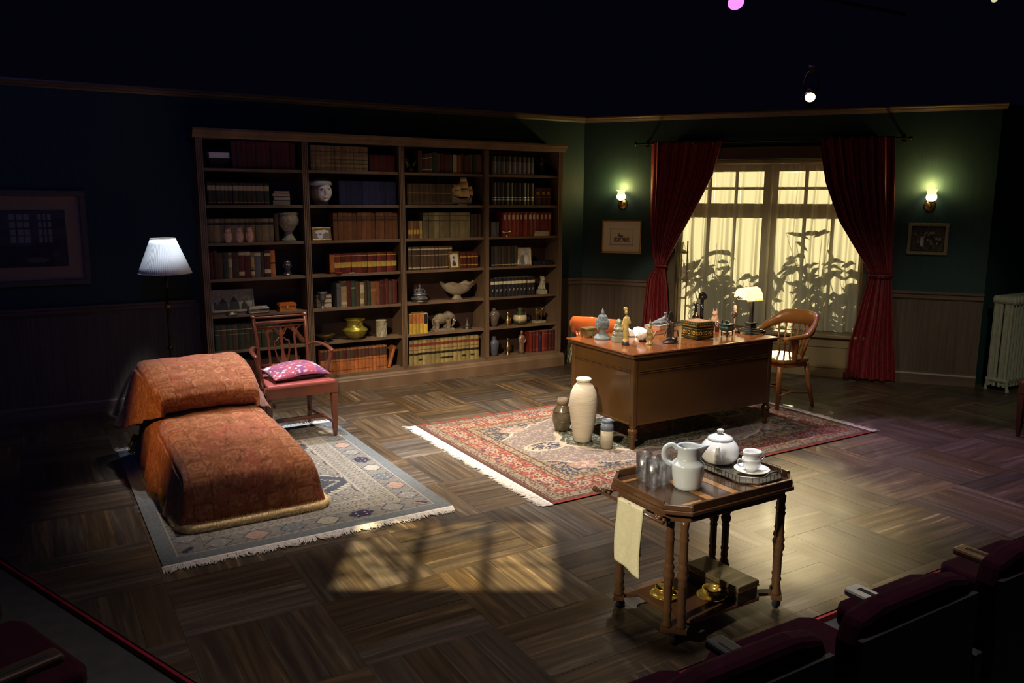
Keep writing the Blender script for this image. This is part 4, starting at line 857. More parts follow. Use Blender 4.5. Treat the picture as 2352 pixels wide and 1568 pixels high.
picframe('large_framed_print', (-.18, YW-.022, 1.17), 1.36, .80, .045, 'large dark framed print of an interior on the left wall', 'picture', mk('brown_frame', (.085, .06, .04), (.12, .09, .06), rough=.5, scale=20), im_room, 0, 0, .03, matw=.115, matm=mk('brown_mat', (.32, .20, .13), rough=.8), stand=False)
# floor lamp
t = thing('floor_lamp', (1.04, 7.5, 0), 'dark metal floor lamp with white pleated shade left of the bookcase', 'floor lamp')
MB().lathe([(.14, 0), (.14, .015), (.10, .03), (.03, .05), (.018, .08)], 28).build('base', IRON, t, smooth=True)
MB().tube([(0, 0, .05), (0, 0, 1.2)], .011, 12).build('pole', IRON, t, smooth=True)
for z, m_ in ((.99, BRASS), (.62, IRON), (.35, IRON)): MB().lathe([(.012, z-.02), (.024, z-.008), (.026, z), (.02, z+.012), (.012, z+.02)], 18).build('collar', m_, t, smooth=True)
MB().lathe([(.012, 1.14), (.03, 1.17), (.018, 1.2), (.034, 1.225), (.012, 1.25)], 18).tube([(0, 0, 1.2), (0, 0, 1.56)], .006, 8).build('socket', IRON, t, smooth=True)
for a in (0, 2.1, 4.2): MB().tube([(.0, 0, 1.17), (.05*cos(a), .05*sin(a), 1.16), (.055*cos(a), .055*sin(a), 1.21), (.03*cos(a), .03*sin(a), 1.2)], .005, 6).build('scroll', IRON, t, smooth=True)
def shade(u, v):
    a = 2*pi*u; r_ = .215+(.100-.215)*v; return (r_*cos(a)*(1+.012*cos(72*a)), r_*sin(a)*(1+.012*cos(72*a)), 1.275+.295*v)
MB().grid(shade, 288, 6).build('shade', mk('white_pleated_silk', (.80, .82, .84), rough=.8), t, smooth=True, solid=.002)
MB().tube([(.1*cos(a), .1*sin(a), 1.57) for a in np.linspace(0, 2*pi, 33)], .004, 6).tube([(.215*cos(a), .215*sin(a), 1.276) for a in np.linspace(0, 2*pi, 49)], .004, 6).build('shade_trim', PALE, t, smooth=True)
for a in (0, 2.1, 4.2): MB().tube([(0, 0, 1.56), (.1*cos(a), .1*sin(a), 1.568)], .002, 5).build('spider', IRON, t)

# ------------------------------------------------------------------ rugs
def rugmesh(name, x0, x1, y0, y1, fn, step, z=.008):
    nx, ny = int((x1-x0)/step), int((y1-y0)/step)
    X, Y = np.meshgrid(np.linspace(0, x1-x0, nx+1), np.linspace(0, y1-y0, ny+1)); cols = fn(X, Y, x1-x0, y1-y0)
    k = nx+1; idx = (np.arange(ny)[:, None]*k+np.arange(nx)[None]).ravel(); F = np.stack([idx, idx+1, idx+k+1, idx+k], 1)
    H = .0012*vnoise(X, Y, 9, 3)
    V = np.stack([X.ravel()+x0, Y.ravel()+y0, (z+H).ravel()], 1)
    me = bpy.data.meshes.new(name); me.from_pydata(V.tolist(), [], F.tolist())
    ca = me.color_attributes.new('Col', 'FLOAT_COLOR', 'POINT'); c = np.ones((len(V), 4), np.float32); c[:, :3] = cols.reshape(-1, 3); ca.data.foreach_set('color', c.ravel())
    me.materials.append(mk('rug_pile', (1, 1, 1), (.72, .72, .74), rough=.95, attr=True, scale=160, bump=.6, bscale=260, spec=.1, sheen=.1)); me.update()
    o = bpy.data.objects.new(name, me); COL.objects.link(o); return o
def scroll(X, Y, f, seed, thr=.5):
    a = vnoise(X, Y, f, seed); b = vnoise(X+3.3, Y+1.7, f, seed+1); return np.abs(a-b) < .10*thr*2
def rosettes(c, X, Y, px, py, ox, oy, R1, cols, ell=(1, 1)):
    U = (X-ox+px/2) % px-px/2; V = (Y-oy+py/2) % py-py/2; r_ = np.hypot(U/ell[0], V/ell[1]); a = np.arctan2(V, U); rr = R1*(1+.18*np.cos(8*a))
    c[r_ < rr] = cols[0]; c[r_ < R1*.68] = cols[1]; c[r_ < R1*.34] = cols[2]
def rug_red(X, Y, W, H):
    d = np.minimum(np.minimum(X, W-X), np.minimum(Y, H-Y)); onx = np.minimum(Y, H-Y) < np.minimum(X, W-X); T = np.where(onx, X, Y)
    cream, red, drk, navy, mauve, pink = C3(.42, .33, .24), C3(.30, .055, .035), C3(.06, .02, .018), C3(.035, .042, .085), C3(.23, .185, .175), C3(.38, .23, .19)
    c = np.broadcast_to(mauve, X.shape+(3,)).copy(); n = vnoise(X, Y, 130, 1); c *= (.72+.55*n)[..., None]
    fine = (vnoise(X, Y, 85, 4) > .66); c[fine] = (.44, .37, .31)
    # field geometry
    bw_ = .40; fx, fy = (X-W/2)/(W/2-bw_), (Y-H/2)/(H/2-bw_); ax, ay = np.abs(fx), np.abs(fy)
    sc_ = .05*np.abs(np.sin(16*np.arctan2(ay, ax+.0001)*1.0+6*ax)); edge = ax**1.6+ay**1.6; lim = 1.28-sc_
    cor = edge > lim; c[cor] = navy; line = np.abs(edge-lim) < .022; 
    flo = scroll(X, Y, 40, 11, .55) & cor; c[flo] = (.30, .30, .20); c[(vnoise(X, Y, 30, 14) > .72) & cor] = pink; c[(vnoise(X, Y, 34, 19) > .77) & cor] = (.40, .33, .22)
    c[line] = (.58, .50, .40)
    # medallion
    a = np.arctan2(Y-H/2, X-W/2); r_ = np.hypot((X-W/2)/.78, (Y-H/2)/.46); me_ = 1+.07*np.abs(np.cos(8*a)); med = r_ < me_
    c[med] = (.022, .045, .035); c[scroll(X, Y, 46, 31, .6) & med] = (.36, .36, .26); c[(np.abs(r_-me_) < .03)] = (.55, .48, .36); c[r_ < .33] = (.26, .05, .03); c[(r_ < .33) & scroll(X, Y, 36, 37, .6)] = (.4, .34, .24)
    for s_ in (-1, 1):
        q_ = np.hypot((X-W/2-s_*.98)/.17, (Y-H/2)/.10); c[q_ < 1] = navy; c[(q_ < 1) & scroll(X, Y, 40, 41, .8)] = (.5, .44, .34); c[np.abs(q_-1) < .1] = (.55, .48, .36)
    for s_, e_ in ((-1, -1), (-1, 1), (1, -1), (1, 1)):
        q_ = np.hypot((X-W/2-s_*(W/2-bw_-.24))/.12, (Y-H/2-e_*(H/2-bw_-.14))/.08); c[q_ < 1] = pink; c[(q_ < .9) & (vnoise(X, Y, 60, 5) > .5)] = (.56, .44, .38)
    # borders
    b1 = d < bw_; c[b1] = cream*.8; c[b1 & (vnoise(X, Y, 95, 51) > .55)] = (.13, .07, .05)
    main = (d > .13) & (d < .31); c[main] = red; c[main & scroll(X, Y, 38, 61, .60)] = (.42, .33, .22); c[main & (vnoise(X, Y, 52, 64) > .78)] = (.05, .05, .09)
    cc = np.zeros_like(c); tmp = c.copy(); U = (T % .26)-.13; D_ = d-.22; an = np.arctan2(D_, U); rr = np.hypot(U/1.35, D_); Rm = .046*(1+.15*np.cos(9*an)); mk_ = main & (rr < Rm); c[mk_] = (.50, .42, .32); c[main & (rr < .034)] = red; c[main & (rr < .024)] = (.46, .40, .34); c[main & (rr < .012)] = navy
    U2 = ((T+.13) % .26)-.13; rr2 = np.hypot(U2, D_*1.1); c[main & (rr2 < .028)] = (.48, .36, .26); c[main & (rr2 < .013)] = drk
    for q_ in (.125, .315, .385, .045): c[np.abs(d-q_) < .004] = drk
    g2 = (d > .32) & (d < .38); c[g2] = (.40, .30, .19); c[g2 & (vnoise(X, Y, 85, 71) > .56)] = (.14, .10, .08)
    c[(d < .035)] = (.10, .03, .02); c[np.minimum(Y, H-Y) < .022] = (.34, .03, .02)
    c = c*.84+C3(.21, .155, .13)*.16
    return c*(.76+.18*vnoise(X, Y, 5, 77))[..., None]
rug = thing('red_rug', (0, 0, 0), 'red, navy and mauve oriental rug with white fringe under the desk', 'rug')
o = rugmesh('pile', 2.745, 5.975, 4.03, 6.13, rug_red, .0054); o.parent = rug
def rug_blue(X, Y, W, H):
    d = np.minimum(np.minimum(X, W-X), np.minimum(Y, H-Y)); onx = np.minimum(Y, H-Y) < np.minimum(X, W-X); T = np.where(onx, X, Y)
    base_ = C3(.145, .165, .18); c = np.broadcast_to(C3(.21, .195, .165), X.shape+(3,)).copy(); n = vnoise(X, Y, 110, 1)
    dk, lt, nv, pk = C3(.055, .06, .075), C3(.36, .34, .28), C3(.03, .028, .065), C3(.36, .24, .19)
    # field: rows of little diamonds
    dm = np.abs(((X % .07)-.035))+np.abs(((Y % .07)-.035)); c[np.abs(dm-.024) < .004] = dk*1.5; c[dm < .010] = lt
    big = np.abs(((X-.42) % .26)-.13)/.075+np.abs(((Y-.45) % .30)-.15)/.06; f_ = d > .40
    zz = np.abs(((X-.42) % .26)-.13) < .07; sq = np.maximum(np.abs(((X-.42) % .26)-.13)/.062, np.abs(((Y-.45) % .30)-.15)/.045)
    c[f_ & (sq < 1)] = pk*.8; c[f_ & (np.abs(sq-1) < .12)] = dk; c[f_ & (sq < .45)] = lt*.8; c[f_ & (sq < .2)] = nv
    # central column of dark medallions
    u = np.abs(X-W/2); v = np.abs(((Y-.35) % .9)-.45); mdl = u/.50+v/.46; st_ = np.floor(u/.03)*.03; v2 = v+st_*.75
    m1 = (v2 < .42) & (d > .42); c[m1] = lt; c[m1 & (((X*40+Y*40) % 2) < .8)] = dk; m2_ = (v2 < .37) & (d > .42); c[m2_] = dk*.9; c[m2_ & (np.abs(v2-.28) < .007)] = lt*.8; c[m2_ & (np.abs(v2-.18) < .007)] = lt*.7; c[m2_ & (v2 < .12)] = pk*.7
    # guard: fine diamonds
    g = (d > .255) & (d <= .40); c[g] = C3(.24, .225, .19); U = (T % .055)-.0275; V = ((d-.255) % .0725)-.036; q_ = np.abs(U)+np.abs(V)*.8; c[g & (np.abs(q_-.018) < .0035)] = dk*1.4; c[g & (q_ < .006)] = pk
    # main border: stepped hexagons in a lattice
    b = (d > .085) & (d <= .245); c[b] = C3(.19, .185, .175); U = (T % .21)-.105; V = d-.165; q_ = np.abs(U)/.088+np.abs(V)/.105; idx = (np.floor(T/.21)).astype(int) % 5
    hexm = b & (q_ < .82) & (np.abs(V) < .052)
    for k, col in enumerate((nv, C3(.22, .22, .215), pk*.95, C3(.13, .15, .17), lt*.9)): c[hexm & (idx == k)] = col
    c[hexm & (np.abs(np.abs(U)-.03) < .007) & (np.abs(np.abs(V)-.018) < .006)] = lt; c[b & (np.abs(q_-.9) < .045)] = nv*1.2
    U = ((T+.105) % .21)-.105; q2 = np.abs(U)/.088+np.abs(V)/.105; c[b & (np.abs(q2-.9) < .035) & ~hexm] = dk
    for z_ in (.085, .25, .405): c[np.abs(d-z_) < .003] = lt
    c[d <= .082] = base_
    return c*(.82+.36*n)[..., None]*(.9+.2*vnoise(X, Y, 4, 9))[..., None]
rug2 = thing('blue_grey_rug', (0, 0, 0), 'blue grey tribal rug with white fringe under the covered couch', 'rug')
o = rugmesh('pile', .49, 2.185, 4.335, 6.62, rug_blue, .0062); o.parent = rug2
FR = mk('white_fringe', (.72, .69, .66), (.55, .52, .50), rough=.9, scale=60)
def fringe(parent, p0, p1, out, L, seed, z=.004, name='fringe', mat=None, dens=.0040, wid=.0042, base=.02):
    q = random.Random(seed); p0 = Vector(p0); p1 = Vector(p1); n = int((p1-p0).length/dens); out = Vector(out); t = (p1-p0).normalized(); mb = MB()
    for k in range(n):
        a = p0+(p1-p0)*(k/n)+t*q.uniform(-.003, .003); l = L*q.uniform(.65, 1.08); sw = q.uniform(-.5, .5)+.35*sin(k*.11+seed); pts = []
        for j in range(4):
            f_ = j/3; pts.append(a+out*(l*f_)+t*(sw*l*f_*f_*.7)+Vector((0, 0, z+q.uniform(0, .004)*(j > 0))))
        w_ = wid*q.uniform(.7, 1.3); vs = []
        for j, p in enumerate(pts):
            ww = w_*(1 if j < 3 else .25); vs += [p-t*ww, p+Vector((0, 0, .003)), p+t*ww]
        mb.add(vs, [(3*j+i, 3*j+i+1, 3*j+i+4, 3*j+i+3) for j in range(3) for i in (0, 1)])
    if base:
        mb.prism([(0, 0), ((p1-p0).length, 0), ((p1-p0).length, base), (0, base)], .002, .0085, 'z', p0, (0, 0, math.atan2(t.y, t.x))) if t.cross(out).z > 0 else mb.prism([(0, -base), ((p1-p0).length, -base), ((p1-p0).length, 0), (0, 0)], .002, .0085, 'z', p0, (0, 0, math.atan2(t.y, t.x)))
    return mb.build(name, mat or FR, parent, kind='stuff', fixn=False)
fringe(rug, (2.745, 4.03, 0), (2.745, 6.13, 0), (-1, 0, 0), .105, 1); fringe(rug, (5.975, 4.03, 0), (5.975, 6.13, 0), (1, 0, 0), .085, 2)
fringe(rug2, (.49, 4.335, 0), (2.185, 4.335, 0), (0, -1, 0), .10, 3); fringe(rug2, (.49, 6.62, 0), (2.185, 6.62, 0), (0, 1, 0), .10, 4)

# ------------------------------------------------------------------ couch under its throws
t = thing('couch', (0, 0, 0), 'low couch hidden under rust coloured throws, head end raised', 'couch')
UPH = mk('couch_upholstery', (.16, .06, .03), rough=.9)
MB().box(.72, 1.36, 4.82, 6.40, .12, .35).build('mattress', UPH, t, bev=.04); MB().box(.74, 1.32, 5.80, 6.38, .35, .68).build('headrest', UPH, t, bev=.06)
for x, y in ((.76, 4.9), (1.32, 4.9), (.76, 6.3), (1.32, 6.3)): MB().lathe([(.02, .010), (.03, .05), (.035, .12)], 14, (x, y, 0)).build('leg', MAHO, t, smooth=True)
def smoothpath(pts, n):
    P = np.array(pts, float); d = np.r_[0, np.cumsum(np.hypot(np.diff(P[:, 0]), np.diff(P[:, 1])))]; tt = np.linspace(0, d[-1], n)
    Q = np.stack([np.interp(tt, d, P[:, k]) for k in range(P.shape[1])], 1)
    for _ in range(2):
        Q[1:-1] = (Q[:-2]+2*Q[1:-1]+Q[2:])/4
    return Q, tt
def cloth_cols(S, T, seed, edge):
    rust, tan, pink, dk = C3(.30, .115, .05), C3(.45, .23, .12), C3(.42, .12, .085), C3(.14, .05, .028)
    c = np.broadcast_to(rust, S.shape+(3,)).copy(); c = mixc(c, np.broadcast_to(pink, c.shape), sstep(.5, .8, vnoise(S, T, 5, seed)))
    n1 = vnoise(S, T*.35, 60, seed+1); c = mixc(c, np.broadcast_to(tan, c.shape), sstep(.45, .8, n1)*.5)
    ln = np.abs(vnoise(S, T, 13, seed+2)-.5) < .025; c[ln] = dk*1.1; ln = np.abs(vnoise(S+5, T, 17, seed+3)-.5) < .028; c[ln] = tan*.95
    for px, py, r_, ox in ((.115, .105, .020, .0), (.19, .17, .028, .07)):
        U = (T+ox+px/2+.02*np.sin(S*21)) % px-px/2; V = (S+ox+py/2+.015*np.sin(T*17)) % py-py/2; q = np.hypot(U, V); m_ = vnoise(S, T, 4, seed+4) > .42
        c[m_ & (np.abs(q-r_) < .005)] = (.55, .30, .17); c[m_ & (q < r_*.45)] = pink
    for k in (-1, 1):
        U = T-k*edge; V = (S % .155)-.0775; q = np.maximum(np.abs(U), np.abs(V)*.9); c[(np.abs(q-.052) < .005)] = dk*1.5; c[(np.abs(q-.044) < .004)] = (.52, .28, .14); c[(np.abs(q-.022) < .004)] = (.50, .27, .15)
    c = c*.62+rust*.38; c = c*C3(.80, .72, .70)
    return c*(.74+.5*vnoise(S*.4, T, 120, seed+6))[..., None]
def cover(name, prof, label, seed, cx, hem, flare, wr, n=170, nu=150, edge=.3, rr=.075, fold=.012, asym=1):
    Q, tt = smoothpath(prof, n); V = []; S = np.zeros((n, nu+1)); T = np.zeros((n, nu+1))
    for i in range(n):
        y, z, w_, x0 = Q[i]; hz = min(hem(y), z); r_ = min(rr, max(.004, (z-hz)*.7)); fl = flare(y)*min(1, (z-hz)/.3)
        ctl = [(-(w_+fl), hz), (-(w_+fl*.55)-.0, hz+(z-hz)*.35), (-(w_+fl*.12), z-r_*1.15)]+[(-w_+r_-r_*cos(a), z-r_+r_*sin(a)) for a in np.linspace(0, pi/2, 7)]
        ctl += [(0, z+wr(y))]; ctl = ctl+[(-a, b) for a, b in ctl[::-1][1:]]
        C = np.array(ctl); d = np.r_[0, np.cumsum(np.hypot(np.diff(C[:, 0]), np.diff(C[:, 1])))]; u = np.linspace(0, d[-1], nu+1)
        X = np.interp(u, d, C[:, 0]); Z = np.interp(u, d, C[:, 1]); depth = np.clip((z-Z)/max(.01, z-hz+.001), 0, 1)*min(1, (z-hz)/.2)
        X = X+np.where(X > w_, (asym-1)*(X-w_)*min(1, max(0, (y-5.8)/.3)), 0)
        sg = np.sign(X); X = X+sg*depth*(fold*np.sin(y*23+sg*1.3+2*Z)+fold*1.6*np.sin(y*9.5+sg*2)*depth); yy = y+depth*fold*np.sin(Z*22+y*5)
        Z = Z+.0035*np.sin(y*31+X*9)+.003*np.sin(X*27+y*13)
        S[i] = tt[i]; T[i] = u-d[-1]/2
        V += [(x0+X[k], yy[k] if hasattr(yy, '__len__') else yy, max(.012, Z[k])) for k in range(nu+1)]
    mb = MB(); mb.v = V; mb.f = [(j*(nu+1)+i, j*(nu+1)+i+1, (j+1)*(nu+1)+i+1, (j+1)*(nu+1)+i) for j in range(n-1) for i in range(nu)]
    c = cloth_cols(S, T, seed, edge)
    o = mb.build(name, mk('throw_weave', (1, 1, 1), (.75, .7, .66), rough=.92, attr=True, scale=90, bump=.7, bscale=180, spec=.15, sheen=.15), None, smooth=True, cols=c.reshape(-1, 3), solid=.006, fixn=False)
    return tag(o, label, 'throw', 'rust throws on the couch')
seatp = [(4.742, .02, .40, 1.075), (4.738, .12, .405, 1.075), (4.742, .22, .402, 1.075), (4.76, .29, .395, 1.07), (4.81, .335, .385, 1.07), (4.92, .368, .378, 1.065), (5.15, .405, .372, 1.05), (5.45, .442, .36, 1.035), (5.72, .462, .35, 1.025), (6.0, .462, .35, 1.02), (6.40, .455, .35, 1.02), (6.48, .38, .35, 1.02), (6.50, .06, .35, 1.02)]
cov = cover('seat_throw', seatp, 'rust patterned throw over the long seat of the couch, thick cord trim at its foot', 21, 1.05, lambda y: .018, lambda y: .045+.035*sin(pi*min(1, max(0, (y-4.75)/1.8))), lambda y: .012, fold=.011)
headp = [(5.775, .468, .300, 1.03), (5.70, .495, .305, 1.03), (5.655, .54, .312, 1.025), (5.65, .60, .322, 1.02), (5.69, .655, .335, 1.012), (5.79, .705, .345, 1.005), (5.93, .742, .352, 1.0), (6.10, .762, .358, .995), (6.26, .757, .36, .99), (6.38, .72, .36, .99), (6.45, .62, .36, .99), (6.50, .42, .36, .99), (6.52, .22, .36, .99)]
hem = lambda y: float(np.interp(y, [5.65, 5.8, 5.95, 6.1, 6.3, 6.45, 6.52], [.47, .43, .38, .33, .27, .28, .25]))
cover('head_throw', headp, 'rust and pink patterned throw over the raised head of the couch, corners hanging', 33, 1.0, hem, lambda y: float(np.interp(y, [5.65, 5.85, 6.1, 6.35, 6.5], [.0, .04, .09, .14, .12])), lambda y: .006, edge=.27, rr=.06, fold=.010, asym=2.1)
# cord trim
CORD = mk('gold_cord', (.50, .34, .14), (.70, .55, .32), rough=.8, scale=60)
path = [(.625, 5.16, .03), (.632, 5.0, .026), (.640, 4.85, .030), (.648, 4.755, .030), (.69, 4.708, .030), (.80, 4.698, .030), (1.1, 4.698, .030), (1.38, 4.698, .030), (1.47, 4.708, .030), (1.515, 4.765, .024), (1.52, 4.84, .026), (1.505, 4.93, .03)]
Pp, _ = smoothpath([(a, b, c) for a, b, c in path], 90); pts = [tuple(p) for p in Pp]
cord = MB().tube(pts, .024, 8).build('cord_trim', CORD, cov, smooth=True)
q = random.Random(8); mb = MB()
for k in range(len(pts)-1):
    a, b = Vector(pts[k]), Vector(pts[k+1]); tdir = (b-a).normalized()
    for j in range(80):
        p = a.lerp(b, q.random()); an = q.uniform(0, 2*pi); nrm = (Matrix.Rotation(an, 3, tdir) @ tdir.cross(Vector((0, 0, 1))).normalized()); d = (nrm+tdir*q.uniform(-.5, .1)).normalized(); l = q.uniform(.030, .044); sd = tdir*.0018
        e2 = p+d*l
        if e2.z < .009: e2.z = .009
        mb.add([p-sd, p+sd, e2], [(0, 1, 2)])
mb.build('cord_fringe', CORD, cov, kind='stuff', fixn=False)
kn = MB()
for k in range(5): kn.ell((.612+.004*k, 5.16+.035*k, .045+.012*k), (.020, .026, .020), 10, 7)
kn.build('cord_knot', mk('yellow_cord', (.52, .33, .04), rough=.8, bump=.5, scale=60), cov, smooth=True)
kn = MB()
for k in range(40):
    a = q.uniform(0, 1); kn.tube([(.60+.05*a, 6.50-.10*a, .16), (.575+.05*a+q.uniform(-.02, .02), 6.50-.1*a, .09), (.56+.04*a+q.uniform(-.03, .03), 6.5-.1*a, .03)], .003, 4)
kn.build('tassel', MATS['yellow_cord'], cov)

# ------------------------------------------------------------------ armchair
PINK = mk('rose_leather', (.24, .055, .05), (.32, .08, .075), rough=.35, scale=8, coat=.2)
def armchair(loc, rz, label, cushion=True, arms=True, name='armchair'):
    t = thing(name, loc, label, 'chair', rz)
    FWd, BWd = .262, .205
    for s in (-1, 1):
        l = MB().obox((s*FWd, -.24, .41), (.052, .052, .09)).prism([(-.019, -.019), (.019, -.019), (.019, .019), (-.019, .019)], .355, .37, 'z', (s*FWd, -.24, 0))
        l.lathe([(.013*1.35, .002), (.016*1.35, .04), (.019*1.35, .045), (.018*1.4, .05), (.026*1.35, .345), (.022*1.3, .355)], 4, (s*FWd, -.24, 0), (0, 0, R(45))); l.build('leg', MAHO, t, bev=.002)
        MB().tube([(s*BWd, .27, .003), (s*BWd, .245, .2), (s*BWd, .235, .42)], [.019, .023, .025], 4).build('leg', MAHO, t)
        MB().tube([(s*BWd, .235, .42), (s*(BWd+.002), .245, .60), (s*(BWd+.006), .285, .80), (s*(BWd+.012), .325, .93)], [.022, .019, .018, .018], 10).ell((s*(BWd+.012), .328, .935), (.019, .03, .016)).build('back_post', MAHO, t, smooth=True)
        MB().tube([(s*FWd*.98, -.24, .115), (s*BWd, .25, .115)], .015, 4, flat=.6).build('stretcher', MAHO, t)
        if arms:
            MB().tube([(s*(BWd+.004), .26, .68), (s*(BWd+.05), .20, .705), (s*(BWd+.095), .08, .70), (s*(BWd+.105), -.05, .685), (s*(BWd+.10), -.10, .675)], [.014, .017, .020, .021, .016], 8, flat=.6).build('arm', MAHO, t, smooth=True)
            MB().tube([(s*(BWd+.10), -.075, .675), (s*(BWd+.085), -.07, .60), (s*(BWd+.062), -.055, .50), (s*(BWd+.058), -.09, .40)], [.017, .016, .018, .020], 8).build('arm_support', MAHO, t, smooth=True)
    MB().prism([(-FWd+.01, -.265), (FWd-.01, -.265), (BWd, .255), (-BWd, .255)], .365, .445).build('seat_frame', MAHO, t, bev=.004)
    MB().prism([(-FWd-.01, -.27), (FWd+.01, -.27), (BWd+.01, .24), (-BWd-.01, .24)], .440, .472).build('seat', PINK, t, bev=.012)
    MB().box(-.25, .25, -.005, .015, .10, .13).build('stretcher', MAHO, t)
    A = R(-17)
    def back(x, z): # point on the raked plane of the back
        return (x, .238+(z-.5)*.20, z)
    MB().tube([back(-BWd, .885), back(BWd, .885)], .042, 4, flat=.32).build('top_rail', MAHO, t, bev=.003)
    for z in (.928, .848): MB().tube([back(-BWd-.002, z), back(BWd+.002, z)], .009, 8).build('top_moulding', MAHO, t, smooth=True)
    MB().tube([back(-BWd, .535), back(BWd, .535)], .014, 8).tube([back(-BWd, .515), back(BWd, .515)], .010, 8).build('bottom_rail', MAHO, t, smooth=True)
    def strip(p, w_): return MB().tube([back(*q_) for q_ in p], [a*.45 for a in w_], 4, flat=2.4)
    for s in (-1, 1):
        mbb = strip([(s*.115, .54), (s*.110, .56), (s*.110, .76), (s*.118, .79), (s*.100, .83), (s*.112, .842)], [.024, .012, .012, .02, .012, .018])
        mbb.tube([back(s*.112, .79), back(s*.085, .82), back(s*.055, .838), back(s*.025, .82), back(s*.004, .78)], .010, 4, flat=.5).tube([back(s*.112, .79), back(s*.14, .825), back(s*.165, .840)], .010, 4, flat=.5)
        mbb.build('side_splat', MAHO, t)
    c_ = strip([(0, .54), (0, .57), (0, .62), (0, .69), (0, .75), (0, .78), (0, .842)], [.06, .035, .018, .014, .016, .024, .012])
    for s in (-1, 1): c_.tube([back(s*.035, .565), back(s*.05, .61), back(s*.062, .67), (back(s*.060, .725)), back(s*.035, .735), back(s*.018, .755)], .010, 4, flat=.5).tube([back(s*.02, .78), back(s*.04, .815), back(s*.06, .842)], .010, 4, flat=.5)
    c_.build('centre_splat', MAHO, t)
    return t
armchair((1.80, 6.43, .010), 0, 'mahogany armchair with pierced back and rose leather seat behind the couch')
def pillow(name, loc, rz, L_, W_, H_, label, rot):
    n = 60; U, V = np.meshgrid(np.linspace(-1, 1, n+1), np.linspace(-1, 1, n+1)); vs = []
    for sgn in (1, -1):
        bulge = ((1-np.abs(U)**3.2)*(1-np.abs(V)**3.2))**.55; px = U*L_/2*(1-.06*(1-V**2)*0+.0); sx = 1-.07*(1-np.abs(V)**2)*np.abs(U)**4; sy = 1-.07*(1-np.abs(U)**2)*np.abs(V)**4
        Z = sgn*bulge*H_/2+.010*np.sin(U*3+1)*(sgn > 0); vs.append(np.stack([U*L_/2*sx, V*W_/2*sy, Z], -1).reshape(-1, 3))
    def side(k): 
        mb = MB(); mb.v = [tuple(p) for p in vs[k]]; mb.f = [(j*(n+1)+i, j*(n+1)+i+1, (j+1)*(n+1)+i+1, (j+1)*(n+1)+i) for j in range(n) for i in range(n)]
        return mb
    X, Y = U*L_/2, V*W_/2; c = np.broadcast_to(C3(.26, .04, .085), U.shape+(3,)).copy(); c[vnoise(X, Y, 14, 5) > .62] = (.14, .03, .12); c[vnoise(X, Y*1.6, 55, 8) > .80] = (.45, .28, .35); c[vnoise(X+2, Y, 28, 12) > .83] = (.62, .54, .58)
    t = thing(name, loc, label, 'cushion', rz); t.rotation_euler = rot
    side(0).build('top_cloth', mk('cushion_print', (1, 1, 1), rough=.8, attr=True, sheen=.2, bump=.2, bscale=120), t, smooth=True, cols=c.reshape(-1, 3), fixn=False)
    side(1).build('bottom_cloth', mk('dark_purple_cloth', (.03, .008, .02), rough=.9), t, smooth=True, fixn=False)
    return t
pillow('cushion', (1.815, 6.40, .535), 0, .47, .34, .11, 'pink floral cushion with dark underside lying on the armchair', (R(5), 0, R(5)))
armchair((7.15, 3.09, -.0), R(-90), 'wooden side chair with rose seat at the right edge of the stage', arms=False, name='side_chair')

# ------------------------------------------------------------------ desk
DESK = mk('desk_wood', (.082, .040, .012), (.13, .066, .019), rough=.33, scale=3.5, stretch=(.35, 1, 1), coat=.25, detail=6, bump=.05)
DTOP = mk('desk_top_wood', (.17, .052, .018), (.25, .085, .028), rough=.16, scale=3.5, stretch=(.3, 1.6, 1), coat=.7, detail=6)
t = thing('desk', (0, 0, .010), 'large brown pedestal desk with turned feet standing on the red rug', 'desk')
X0, X1, Y0, Y1, ZB = 3.90, 5.42, 4.66, 5.48, .185
MB().box(X0-.035, X1+.035, Y0-.035, Y1+.035, .742, .757).build('desk_top', DTOP, t, bev=.006); MB().box(X0-.025, X1+.025, Y0-.025, Y1+.025, .718, .742).build('top_moulding', DESK, t, bev=.008)
MB().box(X0+.03, X1-.03, Y0+.006, Y0+.024, ZB, .718).build('front_panel', DESK, t)
for x in (X0+.006, X1-.024): MB().box(x, x+.018, Y0+.03, Y1-.03, ZB, .718).build('end_panel', DESK, t)
for x in (X0, X1-.045):
    for y in (Y0, Y1-.045): MB().box(x, x+.045, y, y+.045, ZB-.02, .718).build('corner_post', DESK, t, bev=.010)
for z, h in ((.605, .010), (.590, .008), (ZB, .016)): MB().box(X0+.045, X1-.045, Y0-.003, Y0+.008, z, z+h).build('front_bead', DESK, t, bev=.003)
for z, h in ((.605, .010), (.590, .008), (ZB, .016)): MB().box(X0-.003, X0+.008, Y0+.045, Y1-.045, z, z+h).build('end_bead', DESK, t, bev=.003)
for x0, x1 in ((X0+.03, 4.35), (4.97, X1-.03)):
    MB().box(x0, x1, Y0+.03, Y1-.035, ZB+.01, .70).build('pedestal', DESK, t)
    for k in range(3):
        d = MB().box(x0+.02, x1-.02, Y1-.035, Y1-.02, ZB+.02+k*.17, ZB+.18+k*.17).build('drawer', DESK, t, bev=.003); MB().tube([((x0+x1)/2-.04, Y1-.02, ZB+.10+k*.17), ((x0+x1)/2-.03, Y1+.005, ZB+.095+k*.17), ((x0+x1)/2+.03, Y1+.005, ZB+.095+k*.17), ((x0+x1)/2+.04, Y1-.02, ZB+.10+k*.17)], .004, 6).build('pull', BRASS, d)
d = MB().box(4.36, 4.96, Y1-.035, Y1-.02, .60, .70).build('drawer', DESK, t, bev=.003)
FP = [(.018, 0), (.024, .004), (.022, .02), (.018, .03), (.024, .075), (.033, .10), (.033, .108), (.026, .112), (.036, .125), (.040, .14), (.034, .155), (.024, .16), (.022, .168), (.030, .175), (.030, ZB-.01)]
